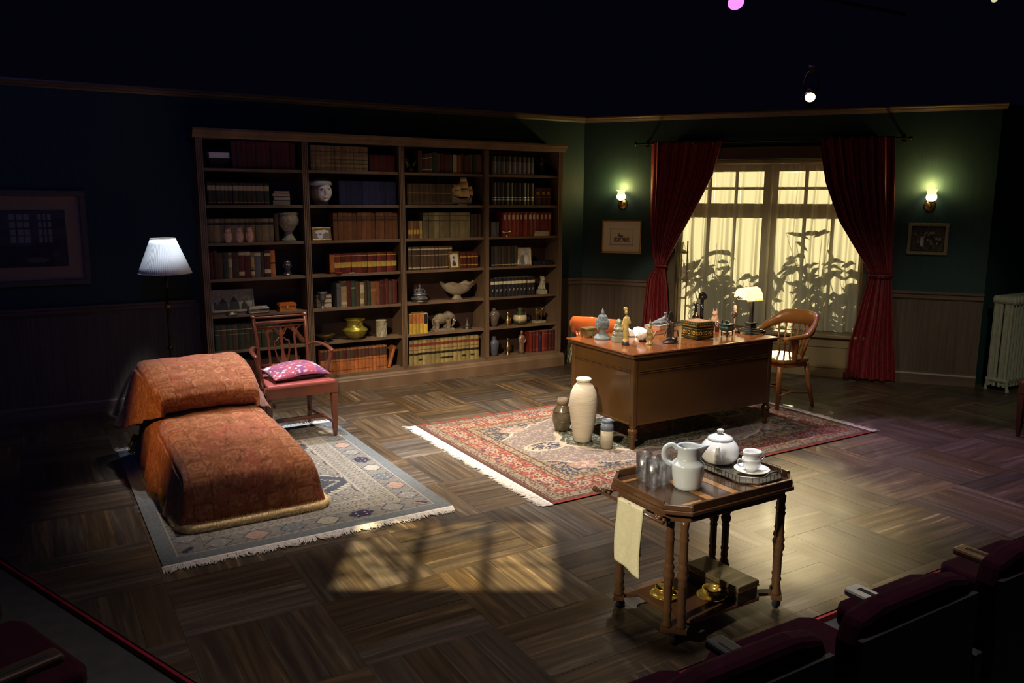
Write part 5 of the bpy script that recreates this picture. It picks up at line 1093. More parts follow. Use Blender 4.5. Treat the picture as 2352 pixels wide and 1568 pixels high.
for x in (X0+.022, X1-.022):
    for y in (Y0+.022, Y1-.022): MB().lathe(FP, 24, (x, y, 0)).build('leg', DESK, t, smooth=True)
for x in (4.36, 4.96): MB().lathe(FP, 20, (x, Y1-.05, 0)).build('leg', DESK, t, smooth=True)
ZD = .7675

# ------------------------------------------------------------------ bentwood chairs
def captain(name, loc, rz, mat_, label):
    t = thing(name, loc, label, 'chair', rz)
    n = 60; V = []; F = []
    for k in range(n+1):
        u = -1+2*k/n; a = u*R(118); bx = .285*sin(a)*(1 if abs(u) < .75 else 1.0); by = .02+.24*cos(a) if abs(u) < .78 else .02+.24*cos(R(118)*.78)-(abs(u)-.78)*1.15
        if abs(u) >= .78: bx = math.copysign(.285*sin(R(118)*.78)+(abs(u)-.78)*.05, u)
        e_ = float(sstep(.80, .38, abs(u))) if False else float(np.interp(abs(u), [0, .35, .62, .78, 1], [1, .92, .35, .05, 0]))
        zb_ = .672+.082*e_; zt_ = .700+.190*e_; th = .034-.020*e_; 
        if abs(u) > .93: th *= .75+.2*(1-abs(u))/.07
        nx, ny = (sin(a), cos(a)) if abs(u) < .78 else (math.copysign(1, u), 0); rk = .035*e_
        for w_, z_, o_ in ((-th, zb_, 0), (th, zb_, 0), (th, zt_-.006, rk), (th*.4, zt_, rk), (-th*.4, zt_, rk), (-th, zt_-.006, rk)): V.append((bx+nx*(w_+o_), by+ny*(w_+o_), z_))
        if k: F += [((k-1)*6+i, (k-1)*6+(i+1) % 6, k*6+(i+1) % 6, k*6+i) for i in range(6)]
    F += [tuple(range(6))[::-1], tuple(n*6+i for i in range(6))]
    MB().add(V, F).build('back_rail', mat_, t, smooth=True)
    seat = [(.235*cos(a)*(1 if abs(cos(a)) < .2 else 1)*min(1.12, 1/max(abs(cos(a)), abs(sin(a)))**.55), .225*sin(a)*min(1.12, 1/max(abs(cos(a)), abs(sin(a)))**.55)) for a in np.linspace(0, 2*pi, 41)[:-1]]
    MB().prism(seat, .432, .470).build('seat', mat_, t, bev=.014)
    MB().prism([(x*.93, y*.93) for x, y in seat], .395, .434).build('seat_frame', mat_, t)
    for u in np.linspace(-.42, .42, 8):
        a = u*R(118); MB().tube([(.195*sin(a), .02+.175*cos(a), .465), (.25*sin(a), .01+.215*cos(a), .62), (.287*sin(a), .02+.245*cos(a), .765)], [.009, .010, .008], 8).build('spindle', mat_, t, smooth=True)
    for s in (-1, 1):
        MB().tube([(s*.225, -.04, .44), (s*.255, -.07, .56), (s*.275, -.10, .64), (s*.27, -.11, .68)], [.018, .03, .042, .030], 8, flat=.45).build('arm_support', mat_, t, smooth=True)
        MB().tube([(s*.195, -.18, .41), (s*.20, -.185, .25), (s*.205, -.195, .003)], [.026, .025, .018], 8).build('leg', mat_, t, smooth=True)
        MB().tube([(s*.18, .16, .41), (s*.19, .18, .25), (s*.215, .235, .003)], [.026, .023, .017], 8).build('leg', mat_, t, smooth=True)
    for s in (-1, 1): MB().tube([(s*.20, -.19, .13), (s*.17, 0, .15), (s*.20, .205, .13)], .011, 8).build('stretcher', mat_, t, smooth=True)
    MB().tube([(-.165, 0, .15), (.165, 0, .15)], .011, 8).build('stretcher', mat_, t, smooth=True)
    return t
OAKC = mk('golden_oak', (.34, .13, .030), (.45, .19, .05), rough=.32, scale=4, stretch=(1, 1, .3), coat=.35)
captain('captain_chair', (6.06, 5.12, .0), R(-96), OAKC, 'golden oak captain chair with spindle back at the right of the desk')
captain('captain_chair', (4.53, 5.84, .0), R(118), mk('orange_lit_wood', (.62, .13, .03), (.70, .17, .04), rough=.2, coat=.8, scale=6), 'captain chair painted in orange stage light behind the left end of the desk')  # orange of the spotlight is put into the wood colour

# ------------------------------------------------------------------ things on the desk
def dz(x, y): return (x, y, ZD)
t = thing('brass_box', dz(4.05, 5.44), 'small brass box on little feet at the back left desk corner', 'box')
BR2 = mk('aged_brass', (.34, .24, .09), (.22, .15, .06), rough=.4, metal=.7, scale=25)
MB().box(-.06, .06, -.045, .045, .012, .062).build('body', BR2, t, bev=.003); MB().box(-.063, .063, -.048, .048, .064, .082).build('lid', BR2, t, bev=.004)
for x in (-.05, .05):
    for y in (-.038, .038): MB().ell((x, y, .007), (.008, .008, .007)).build('foot', BR2, t, smooth=True)
for x in (-.03, .03): MB().box(x-.022, x+.022, -.0475, -.045, .02, .055).build('panel', BR2, t)
t = thing('buddha_head', dz(4.09, 5.31), 'blue grey stone head with knobbly curls and a pointed flame top', 'sculpture')
BST = mk('blue_grey_stone', (.115, .155, .185), (.19, .23, .25), rough=.7, scale=30, bump=.3)
mb = MB().lathe([(.072, 0), (.070, .012), (.052, .035), (.030, .05), (.028, .075)], 28).ell((0, 0, .128), (.050, .054, .062)).ell((0, 0, .178), (.036, .036, .026)).lathe([(.022, .19), (.016, .20), (.011, .208)], 16)
for s in (-1, 1): mb.ell((s*.050, 0, .10), (.007, .012, .032))
blob('head', mb, BST, t, .0035, 2)
c = MB(); q = random.Random(2)
for j in range(11):
    th = -.45+.17*j
    if th > 1.35: break
    rr_ = cos(th); m_ = max(5, int(26*rr_))
    for i in range(m_):
        a = 2*pi*(i+.5*(j % 2))/m_; c.ell((.051*rr_*cos(a), .055*rr_*sin(a), .128+.063*sin(th)), .0062, 6, 4)
for j in range(4):
    th = .1+.3*j; m_ = max(4, int(18*cos(th)))
    for i in range(m_): a = 2*pi*i/m_; c.ell((.037*cos(th)*cos(a), .037*cos(th)*sin(a), .178+.027*sin(th)), .0055, 6, 4)
c.build('curls', BST, t, smooth=True, kind='stuff')
MB().lathe([(.009, .202), (.013, .212), (.014, .222), (.009, .238), (.003, .256), (0, .26)], 16).build('flame', BST, t, smooth=True)
t = thing('stone_seated_figure', dz(4.12, 5.13), 'grey green carved stone figure seated on a stepped block', 'statue', R(-20))
GST = mk('grey_green_stone', (.22, .25, .20), (.30, .33, .27), rough=.75, scale=40, bump=.3)
mb = MB().ell((0, 0, .10), (.040, .030, .028)).ell((0, .004, .125), (.026, .02, .034)).ell((0, .006, .160), (.026, .014, .028)).ell((0, -.006, .158), (.014, .014, .018)); mb.tube([(-.026, 0, .14), (-.042, -.012, .11), (-.012, -.03, .10)], .010, 8).tube([(.026, 0, .14), (.042, -.012, .11), (.012, -.03, .10)], .010, 8)
blob('figure', mb, GST, t, .003, 2)
f = MB().box(-.048, .048, -.036, .036, 0, .045).box(-.043, .043, -.032, .032, .045, .060).box(-.047, .047, -.035, .035, .060, .072).box(-.04, .04, -.03, .03, .072, .084); f.build('base', GST, t, bev=.003)
t = thing('ivory_lady', dz(4.075, 4.985), 'tall slender yellow ivory robed lady on a dark base', 'statue', R(-30))
IV = mk('yellow_ivory', (.62, .50, .17), (.48, .37, .12), rough=.45, scale=30)
mb = MB().tube([(0, 0, .028), (.002, 0, .06), (-.001, 0, .12), (.003, 0, .17), (.004, 0, .215), (.002, 0, .238)], [.025, .020, .023, .021, .019, .008], 14).ell((-.002, -.004, .262), (.013, .014, .018)).ell((-.004, .004, .286), (.017, .014, .016)).ell((-.014, .0, .292), (.010, .008, .014))
mb.tube([(.018, 0, .22), (.030, -.005, .18), (.022, -.018, .19), (.020, -.02, .225)], [.008, .010, .007, .005], 8).tube([(-.014, 0, .22), (-.024, -.006, .17), (-.020, -.006, .135)], [.008, .010, .012], 8)
blob('figure', mb, IV, t, .0025, 1)
f = MB(); [f.tube([(.018*cos(a), .018*sin(a), .032), (.021*cos(a+.1), .021*sin(a+.1), .10), (.018*cos(a+.3), .018*sin(a+.3), .16)], .0025, 5) for a in np.linspace(0, 6, 9)]; f.build('robe_folds', IV, t, smooth=True)
MB().lathe([(.030, 0), (.034, .008), (.026, .016), (.030, .026), (.024, .030)], 20).build('base', mk('dark_carved_base', (.05, .04, .045), rough=.3), t, smooth=True)
t = thing('marbled_egg', dz(4.31, 5.05), 'white and purple marbled stone egg lying on its side', 'ornament', R(20))
MB().ell((0, 0, .048), (.060, .044, .043), 28, 18).build('egg', mk('marbled_stone', (.72, .66, .64), (.20, .09, .10), rough=.25, scale=14, contrast=2, coat=.4), t, smooth=True)
MB().lathe([(.028, 0), (.030, .006), (.022, .010), (.018, .008)], 20).build('ring_stand', BLACK, t, smooth=True)
t = thing('gilt_hand_statuette', dz(4.255, 4.90), 'pale gold hand shaped base holding a small crowned deity', 'statue', R(-25))
PG = mk('pale_gold', (.52, .42, .18), (.36, .27, .10), rough=.45, metal=.2, scale=40)
mb = MB().lathe([(.026, 0), (.028, .008), (.022, .02), (.018, .035)], 18)
mb.ell((0, 0, .055), (.030, .020, .028), e=(0, R(15), 0)).tube([(.02, 0, .055), (.038, -.004, .085), (.046, -.004, .108)], [.012, .009, .005], 8)
for k in range(4): mb.tube([(-.022+.012*k, -.006, .07), (-.030+.013*k, -.014, .096), (-.026+.012*k, -.012, .112)], [.008, .007, .005], 7)
mb.ell((0, .004, .115), (.022, .016, .012)).ell((0, .004, .138), (.012, .010, .020)).ell((0, .003, .166), (.009, .009, .011)).lathe([(.010, .172), (.008, .182), (.005, .19), (.003, .2), (0, .215)], 12, (0, .003, 0)).tube([(-.011, .003, .148), (-.022, -.004, .13), (-.010, -.012, .12)], .004, 6).tube([(.011, .003, .148), (.022, -.004, .16), (.02, -.004, .175)], .004, 6)
blob('figure', mb, PG, t, .0022, 1); MB().box(-.03, .03, -.022, .022, 0, .006).build('base', PG, t)
t = thing('open_book', dz(4.44, 5.33), 'thick open book with white pages fanned out', 'book', R(-28))
for s in (-1, 1):
    P = [(0, .004), (s*.025, .050), (s*.06, .058), (s*.105, .048), (s*.125, .034), (s*.120, .006)]
    MB().prism(P, -.10, .10, 'y').build('pages', mk('white_page', (.85, .83, .78), rough=.8), t, bev=.003)
    MB().prism([(0, 0), (s*.13, .002), (s*.13, .006), (0, .004)], -.105, .105, 'y').build('cover', mk('black_cover', (.02, .02, .02), rough=.5), t)
o = flatbook(4.66, 5.32, ZD, .21, .16, .035, mk('red_cover', (.42, .06, .05), (.34, .04, .04), rough=.5), 'red covered book lying under the tan paged book on the desk', R(12), pm=mk('tan_pages', (.55, .40, .20), (.45, .30, .14), rough=.8, scale=40))
o = flatbook(4.72, 5.345, ZD+.036, .19, .15, .035, mk('grey_cover', (.25, .25, .27), rough=.5), 'tan paged grey book lying on the red book under the lizard', R(20), pm=MATS['tan_pages'])
t = thing('lizard_sculpture', (4.75, 5.35, ZD+.071), 'grey blue lizard like sculpture with raised head on the stacked books', 'sculpture', R(8))
mb = MB().ell((0, 0, .016), (.10, .035, .015)).tube([(-.13, 0, .006), (-.08, 0, .014), (0, 0, .026), (.05, 0, .04), (.075, -.004, .065), (.07, -.008, .085)], [.005, .014, .022, .018, .012, .010], 10).ell((.062, -.010, .09), (.018, .010, .010)).tube([(.08, 0, .03), (.12, 0, .028), (.17, .004, .03)], [.012, .010, .004], 8)
for x, y in ((-.03, -.04), (.04, -.045), (-.03, .04), (.04, .045)): mb.tube([(x, y*.3, .018), (x, y, .014), (x+.015, y*1.1, .005)], .007, 6)
blob('body', mb, mk('slate_stone', (.20, .22, .25), (.12, .13, .15), rough=.5, scale=30), t, .003, 2); MB().box(-.10, .08, -.03, .03, 0, .006).build('base', MATS['slate_stone'], t)
t = thing('pewter_group', dz(4.455, 4.88), 'dark pewter group of figures with a tall fan shaped halo', 'statue', R(-15))
PEW = mk('pewter', (.22, .20, .19), (.09, .08, .08), rough=.3, metal=.75, scale=40)
mb = MB().ell((0, 0, .014), (.066, .042, .014)).ell((-.03, -.015, .03), (.032, .014, .012)).ell((.03, -.012, .035), (.03, .014, .012))
for x, y, h in ((-.022, .004, .13), (.016, 0, .14), (.0, .012, .15)): mb.tube([(x, y, .03), (x*1.1, y, .07), (x, y, h)], [.014, .010, .011], 8).ell((x, y-.003, h+.016), (.011, .011, .014))
mb.tube([(-.03, 0, .12), (-.05, -.004, .09), (-.058, -.01, .06)], .006, 6).tube([(.022, 0, .13), (.05, -.004, .15), (.06, 0, .185)], .006, 6).tube([(.03, 0, .1), (.055, -.01, .10), (.062, -.012, .05)], .007, 6).tube([(-.045, -.02, .03), (-.02, -.03, .05), (.01, -.03, .03), (.04, -.028, .055)], .006, 6)
blob('figures', mb, PEW, t, .0028, 1)
MB().prism([(.026*cos(a)*(1-.35*max(0, sin(a))), .052*sin(a)) for a in np.linspace(0, 2*pi, 25)[:-1]], -.004, .004, 'y', (.004, .014, .205)).build('halo', PEW, t, bev=.002)
MB().ell((0, 0, .006), (.072, .046, .006)).build('base', PEW, t, smooth=True)
t = thing('painted_box', dz(4.815, 4.945), 'dark green painted box with gold flowers and a red patterned lid', 'box')
PGN = mk('painted_green', (.025, .035, .012), (.05, .06, .02), rough=.35, scale=30); OCH = mk('painted_ochre', (.62, .34, .04), (.45, .22, .03), rough=.4, scale=30)
MB().box(-.095, .095, -.095, .095, .004, .102).build('body', PGN, t, bev=.003)
MB().box(-.100, .100, -.100, .100, .104, .146).build('lid', PGN, t, bev=.003)
MB().box(-.082, .082, -.082, .082, .146, .149).build('lid_panel', mk('lid_pattern', (.34, .09, .05), (.45, .28, .14), rough=.45, scale=90, contrast=2), t)
for ax in range(2):
    def pl(u, z, h=.0015): return (u, -.0955-h, z) if ax == 0 else (-.0955-h, u, z)
    f = MB(); g = MB()
    for k in range(3 if True else 0):
        u = -.058+.058*k
        for j in range(12): a = 2*pi*j/12; f.ell(pl(u+.013*cos(a), .055+.013*sin(a)), (.0042, .0042, .0042), 6, 4)
        g.ell(pl(u, .055), (.004, .004, .004), 6, 4)
        for s in (-1, 1): f.ell(pl(u+.029*s, .055+.008), (.004, .004, .007), 6, 4); f.ell(pl(u+.029*s, .055-.008), (.004, .004, .007), 6, 4)
    f.build('gold_flowers', OCH, t)
    f = MB()
    for k in range(10): f.ell((-.086+.019*k, -.1005, .135) if ax == 0 else (-.1005, -.086+.019*k, .135), (.004, .003, .004) if ax == 0 else (.003, .004, .004), 6, 4)
    for z in (.026, .088): f.box(-.09, .09, -.0968, -.095, z, z+.003) if ax == 0 else f.box(-.0968, -.095, -.09, .09, z, z+.003)
    for k in range(12): f.obox((-.08+.0145*k, -.1008, .115) if ax == 0 else (-.1008, -.08+.0145*k, .115), (.008, .001, .008) if ax == 0 else (.001, .008, .008), (0, R(45), 0) if ax == 0 else (R(45), 0, 0))
    f.build('gold_border', OCH, t)
t = thing('candlestick_telephone', dz(5.33, 5.43), 'black candlestick telephone with earpiece hung on its hook', 'telephone', R(-35))
PH = mk('black_lacquer', (.012, .012, .014), rough=.15, coat=.6)
MB().lathe([(.065, 0), (.066, .012), (.055, .022), (.022, .03), (.017, .045)], 28).build('base', PH, t, smooth=True); MB().tube([(0, 0, .04), (0, 0, .25)], .0165, 16).build('column', PH, t, smooth=True)
MB().ell((0, -.005, .278), (.038, .030, .038), 20, 14).lathe([(.012, 0), (.020, .018), (.034, .030), (.030, .032), (.01, .02)], 24, (0, -.03, .278), (R(90), 0, 0)).build('mouthpiece', PH, t, smooth=True)
MB().tube([(-.015, 0, .20), (-.05, 0, .205), (-.072, 0, .20), (-.078, 0, .215), (-.070, 0, .225)], .004, 6).build('hook', IRON, t, smooth=True)
MB().lathe([(.030, .075), (.031, .085), (.016, .11), (.012, .15), (.013, .19), (.010, .205)], 20, (-.055, 0, 0)).build('earpiece', PH, t, smooth=True)
MB().tube([(-.055, 0, .205), (-.10, .02, .17), (-.12, .05, .08), (-.08, .05, .02), (-.03, .03, .01)], .0025, 5).build('cord', PH, t, smooth=True)
t = thing('pink_cat', dz(5.47, 5.40), 'pale pink seated cat figurine with upright ears', 'figurine', R(-60))
mb = MB().lathe([(.034, 0), (.038, .02), (.034, .06), (.026, .09)], 18).ell((0, -.006, .108), (.026, .028, .024)).ell((0, -.032, .102), (.012, .012, .010))
for s in (-1, 1): mb.lathe([(.009, .12), (.006, .14), (0, .162)], 8, (s*.014, 0, 0)).tube([(s*.015, -.026, .06), (s*.016, -.034, .01)], [.010, .010], 7)
mb.tube([(.03, .02, .01), (.045, .0, .02), (.04, -.02, .03)], .008, 7)
blob('cat', mb, mk('pale_pink_glaze', (.72, .45, .33), (.62, .36, .26), rough=.35, scale=14), t, .0025, 1); MB().ell((-.006, -.043, .104), (.004, .003, .003)).build('nose', BLACK, t, smooth=True)
t = thing('dark_bottle', dz(5.20, 5.10), 'small dark glass bottle with stopper between painted box and censer', 'bottle')
MB().lathe([(.018, 0), (.020, .004), (.020, .05), (.010, .062), (.008, .075)], 18).build('body', mk('brown_bottle', (.06, .02, .015), rough=.12, coat=.5), t, smooth=True); MB().ell((0, 0, .086), (.010, .010, .012)).build('stopper', SILV, t, smooth=True)
t = thing('bronze_censer', dz(5.10, 4.885), 'green bronze censer on four slim legs with loop handles', 'censer', R(10))
def sq(mb, rows):
    for (w0, z0), (w1, z1) in zip(rows, rows[1:]):
        a = [(-w0, -w0*.7, z0), (w0, -w0*.7, z0), (w0, w0*.7, z0), (-w0, w0*.7, z0), (-w1, -w1*.7, z1), (w1, -w1*.7, z1), (w1, w1*.7, z1), (-w1, w1*.7, z1)]
        mb.add(a, [(0, 1, 5, 4), (1, 2, 6, 5), (2, 3, 7, 6), (3, 0, 4, 7), (3, 2, 1, 0), (4, 5, 6, 7)])
mb = MB(); sq(mb, [(.035, .042), (.055, .056), (.060, .075), (.050, .096), (.060, .102), (.060, .108)]); mb.build('body', VERD, t, bev=.004)
for x in (-.04, .04):
    for y in (-.026, .026): MB().tube([(x, y, .06), (x*1.05, y*1.05, .03), (x*1.0, y, .002)], [.009, .006, .005], 8).build('leg', VERD, t, smooth=True)
for y in (-.02, .02): MB().tube([(-.052, y, .105), (-.058, y, .135), (-.046, y, .138), (-.044, y, .105)], .004, 6).build('handle', VERD, t, smooth=True)
blob('lion_knob', MB().ell((0, 0, .118), (.018, .012, .012)).ell((-.012, 0, .132), (.010, .009, .010)).ell((.014, 0, .128), (.006, .005, .012)), VERD, t, .002, 1)
t = thing('cloaked_statuette', dz(5.43, 5.12), 'brown and white speckled statuette on a thin stem near the lamp', 'statue', R(20))
SPK = mk('speckled_white', (.62, .52, .44), (.22, .12, .10), rough=.6, scale=60, contrast=2)
blob('upper_body', MB().ell((0, 0, .19), (.020, .018, .034)).ell((.004, 0, .165), (.018, .016, .025)), SPK, t, .0025, 1)
blob('cloak', MB().ell((-.012, 0, .135), (.022, .018, .028)).ell((.020, 0, .130), (.014, .014, .020)).tube([(-.025, 0, .14), (-.034, -.004, .115)], .006, 6).tube([(.026, 0, .14), (.034, 0, .12)], .006, 6), mk('dark_brown_glaze', (.05, .03, .025), rough=.3), t, .0025, 1)
MB().tube([(.004, 0, .11), (.006, 0, .06), (.004, 0, .012)], [.007, .005, .005], 8).lathe([(.024, 0), (.022, .006), (.008, .012)], 18).build('stem', SPK, t, smooth=True)
t = thing('white_dish', dz(5.20, 4.99), 'small white dish on the desk behind the censer', 'dish')
MB().lathe([(.022, 0), (.045, .012), (.052, .022), (.048, .022), (.03, .010), (0, .006)], 24).build('bowl', mk('white_china', (.85, .85, .83), rough=.2, coat=.4), t, smooth=True); MB().lathe([(.024, 0), (.024, .003), (0, .003)], 18).build('foot', MATS['white_china'], t)
# bankers lamp
t = thing('desk_lamp', dz(5.40, 4.90), 'lit bankers desk lamp with cream glass panel shade and dark fluted column', 'lamp', R(4))
LIR = mk('lamp_bronze', (.05, .055, .055), (.10, .105, .10), rough=.35, metal=.6, scale=25)
for k, (a, z0, z1) in enumerate(((.105, .014, .022), (.090, .022, .034), (.066, .034, .046), (.042, .046, .062), (.036, .062, .085), (.044, .085, .095))): MB().box(-a, a, -a*.8, a*.8, z0, z1).build('base_step', LIR, t, bev=.003)
for x in (-.088, .088):
    for y in (-.068, .068): MB().box(x-.016, x+.016, y-.016, y+.016, 0, .015).build('foot', LIR, t)
MB().lathe([(.020, .095), (.017, .10), (.016, .275), (.020, .28), (.012, .285), (.010, .30)], 24, lobes=12, la=.06).build('column', PH, t, smooth=True)
GLS = mk('cream_art_glass', (.85, .62, .34), (.95, .78, .5), rough=.35, scale=10, emit=(1, .62, .26), estr=2.2)
sh = bpy.data.objects.new('shade', None)
cs = [(-.085, .305), (-.082, .345), (-.055, .39), (-.015, .408), (.03, .395), (.055, .36), (.06, .325)]   # (y, z) section
LX0, LX1 = -.185, .045
f = MB(); root_sh = None
for i in range(len(cs)-1):
    (ya, za), (yb, zb_) = cs[i], cs[i+1]; n = 4
    p = MB().add([(LX0+.02, ya, za), (LX1-.01, ya, za), (LX1-.01, yb, zb_), (LX0+.02, yb, zb_)], [(0, 1, 2, 3)]).build('glass_panel', GLS, t, solid=.003)
for x, xs in ((LX0+.02, -1), (LX1-.01, 1)):
    mbp = MB(); m_ = (x+xs*.018, -.01, .335)
    for i in range(len(cs)-1): mbp.add([(x, *cs[i]), (x, *cs[i+1]), m_], [(0, 1, 2)])
    mbp.build('end_glass', GLS, t, solid=.003)
le = MB()
for y_, z_ in cs: le.tube([(LX0+.02, y_, z_), (LX1-.01, y_, z_)], .0016, 5)
for x in (LX0+.02, LX1-.01, (LX0+LX1)/2): le.tube([(x, y_, z_) for y_, z_ in cs], .0016, 5)
le.build('leading', IRON, t)
be = MB()
for k in range(15): be.ell((LX0+.02+.0143*k, -.087, .298), (.0055, .0045, .007), 8, 5)
be.build('bead_edge', mk('amber_bead', (.7, .36, .08), rough=.3, emit=(1, .5, .1), estr=.5), t, smooth=True)
MB().tube([(LX0-.005, -.012, .338), (LX0-.012, -.012, .338), (LX0-.012, -.0, .31), (-.03, 0, .296), (.0, 0, .295), (.05, 0, .30), (LX1+.022, -.0, .32), (LX1+.020, -.012, .338), (LX1+.005, -.012, .338)], .0035, 8).build('yoke', IRON, t, smooth=True)
MB().tube([(LX1+.018, -.012, .338), (LX1+.045, -.012, .338)], .005, 8).build('knob', IRON, t, smooth=True)
MB().ell((-.07, -.01, .35), (.03, .012, .012)).build('bulb', mk('lit_bulb', (1, .9, .7), emit=(1, .8, .5), estr=8), t, smooth=True)
point('desk_lamp_light', (5.33, 4.89, ZD+.315), (1, .72, .40), 5, .02)

# ------------------------------------------------------------------ pots by the desk, plant
def at(x, y, z=.010): return (x, y, z)
CRK = mk('cream_stoneware', (.60, .56, .47), (.50, .46, .38), rough=.75, scale=8, stretch=(1, 1, 6), bump=.5, bscale=14)
t = thing('white_floor_vase', at(3.71, 5.04), 'tall cream white stoneware floor vase by the desk end', 'vase')
MB().lathe([(.062, 0), (.068, .01), (.080, .07), (.098, .16), (.108, .25), (.111, .33), (.102, .40), (.080, .45), (.058, .475), (.050, .487)], 48).build('body', CRK, t, smooth=True)
MB().lathe([(.050, .485), (.060, .497), (.062, .508), (.056, .517), (.046, .513), (.04, .49), (.05, .42), (0, .4)], 40).build('rim', mk('white_glaze', (.66, .66, .60), rough=.35), t, smooth=True)
t = thing('striped_jar', at(3.765, 4.80), 'small blue banded stoneware jar before the tall white vase', 'jar')
MB().lathe([(.042, 0), (.046, .006), (.050, .04), (.050, .145)], 32).build('body', mk('buff_stoneware', (.42, .38, .27), (.28, .28, .24), rough=.5, scale=6, stretch=(1, 1, 14)), t, smooth=True)
MB().lathe([(.0505, .145), (.051, .175), (.044, .196), (.037, .203)], 32).build('shoulder', mk('blue_grey_slip', (.11, .15, .22), (.18, .22, .28), rough=.4, scale=20), t, smooth=True)
MB().lathe([(.037, .203), (.041, .210), (.042, .226), (.037, .228), (.034, .21), (.03, .2), (0, .19)], 32).build('rim', MATS['blue_grey_slip'], t, smooth=True)
t = thing('dark_glazed_pot', at(3.745, 5.38), 'dark brown carved pot half hidden behind the white vase', 'pot')
MB().lathe([(.055, 0), (.065, .02), (.080, .08), (.082, .13), (.072, .18), (.048, .21), (.042, .225)], 32).build('body', mk('dark_olive_glaze', (.05, .04, .025), (.12, .10, .06), rough=.25, scale=14, coat=.5), t, smooth=True)
MB().lathe([(.042, .222), (.046, .24), (.040, .275), (.034, .275), (.036, .24), (0, .22)], 28).build('neck', mk('bare_clay', (.16, .12, .08), rough=.8), t, smooth=True)
for z in (.09, .17): MB().lathe([(.080 if z < .1 else .074, z-.003), (.084 if z < .1 else .078, z), (.080 if z < .1 else .074, z+.003)], 32).build('band', MATS['dark_olive_glaze'], t, smooth=True)
t = thing('spider_plant', (5.46, 7.42, 0), 'spider plant in a dark tall pot between bookcase and desk', 'plant')
MB().lathe([(.06, 0), (.07, .02), (.085, .24), (.09, .25), (.08, .25), (.07, .22), (0, .21)], 24).build('pot', BLACK, t, smooth=True)
q = random.Random(12); lv = MB()
for k in range(60):
    a = q.uniform(0, 2*pi); L_ = q.uniform(.12, .27); pts = [Vector((cos(a)*L_*f_, sin(a)*L_*f_, .22+.34*f_*(1.15-f_)*q.uniform(.7, 1.3)*1.9-.22*f_*f_)) for f_ in (0, .25, .5, .75, 1)]; sd = Vector((-sin(a), cos(a), 0)); vs = []
    for j, p in enumerate(pts): w_ = .017*(1-.85*j/4); vs += [p-sd*w_, p-Vector((0, 0, .003)), p+sd*w_]
    lv.add(vs, [(3*j+i, 3*j+i+1, 3*j+i+4, 3*j+i+3) for j in range(4) for i in (0, 1)])
lv.build('foliage', mk('spider_leaf', (.10, .24, .12), (.42, .55, .40), rough=.5, scale=20), t, kind='stuff', smooth=True)
# radiator
t = thing('radiator', (8.44, 4.36, 0), 'old cream painted cast iron column radiator by the right wall', 'radiator')
RAD = mk('radiator_paint', (.36, .38, .30), (.26, .28, .22), rough=.45, scale=20)
for k in range(12):
    s_ = MB()
    for y in (-.075, -.025, .025, .075): s_.tube([(.06*k, y, .07), (.06*k, y, .12), (.06*k, y, .90), (.06*k, y, .95)], [.016, .019, .019, .016], 10)
    s_.tube([(.06*k, -.10, .11), (.06*k, .10, .11)], .026, 10).tube([(.06*k, -.095, .93), (.06*k, .095, .93)], .034, 10, flat=1.2).ell((.06*k, -.09, .93), (.027, .03, .045)).ell((.06*k, .09, .93), (.027, .03, .045))
    if k in (0, 11): s_.tube([(.06*k, -.09, .12), (.06*k-.0, -.105, .05), (.06*k, -.115, .002)], [.02, .014, .02], 8).tube([(.06*k, .09, .12), (.06*k, .10, .05), (.06*k, .105, .002)], [.02, .014, .02], 8).box(.06*k-.012, .06*k+.012, -.095, -.03, .06, .93).box(.06*k-.012, .06*k+.012, .03, .095, .06, .93)
    s_.build('section', RAD, t, smooth=False, bev=0)
for z in (.11, .93): MB().tube([(0, 0, z), (.66, 0, z)], .02, 10).build('connector', RAD, t, smooth=True)

# ------------------------------------------------------------------ tea trolley
TR = mk('trolley_wood', (.070, .032, .015), (.12, .058, .027), rough=.3, scale=5, stretch=(1, 1, .3), coat=.3)
t = thing('tea_trolley', (2.595, 2.59, 0), 'dark wooden tea trolley with turned double legs in the foreground', 'trolley')
HX, HY, CHM = .395, .262, .085
def octo(hx, hy, c): return [(-hx+c, -hy), (hx-c, -hy), (hx, -hy+c), (hx, hy-c), (hx-c, hy), (-hx+c, hy), (-hx, hy-c), (-hx, -hy+c)]
MB().prism(octo(HX-.03, HY-.03, CHM*.9), .572, .612).build('apron', TR, t, bev=.003)
MB().prism(octo(HX, HY, CHM), .612, .630).build('top', TR, t, bev=.004)
O = octo(HX-.006, HY-.006, CHM); I = octo(HX-.020, HY-.020, CHM-.006)
for i in range(8):
    a, b, c_, d = O[i], O[(i+1) % 8], I[(i+1) % 8], I[i]; h = .664 if i in (0, 2, 4, 6) else .652
    MB().prism([a, b, c_, d], .630, h).build('rim', TR, t, bev=.003)
INL = mk('inlay_light', (.34, .17, .06), (.26, .12, .04), rough=.2, coat=.6, scale=8); IND = mk('inlay_dark', (.05, .025, .012), rough=.2, coat=.6)
MB().prism(octo(HX-.024, HY-.024, CHM-.008), .630, .6315).build('dark_inlay', IND, t)
for x in (-.13, .02, .17): MB().box(x-.02, x+.02, -.20, .20, .6315, .6325).build('light_inlay', INL, t)
for x0, x1, y0, y1 in ((-.33, -.18, -.19, -.17), (-.33, -.18, .17, .19), (-.35, -.33, -.19, .19)): MB().box(x0, x1, y0, y1, .6315, .6325).build('light_inlay', INL, t)
LP = [(.013, .085), (.022, .09), (.022, .10), (.016, .11), (.019, .13), (.016, .15), (.021, .165), (.016, .18), (.018, .19), (.018, .28), (.021, .285), (.017, .30), (.024, .315), (.026, .33), (.019, .345), (.025, .36), (.020, .375), (.017, .385), (.022, .395), (.018, .41), (.018, .48), (.022, .49), (.017, .50), (.020, .51), (.016, .53), (.019, .555), (.019, .575)]
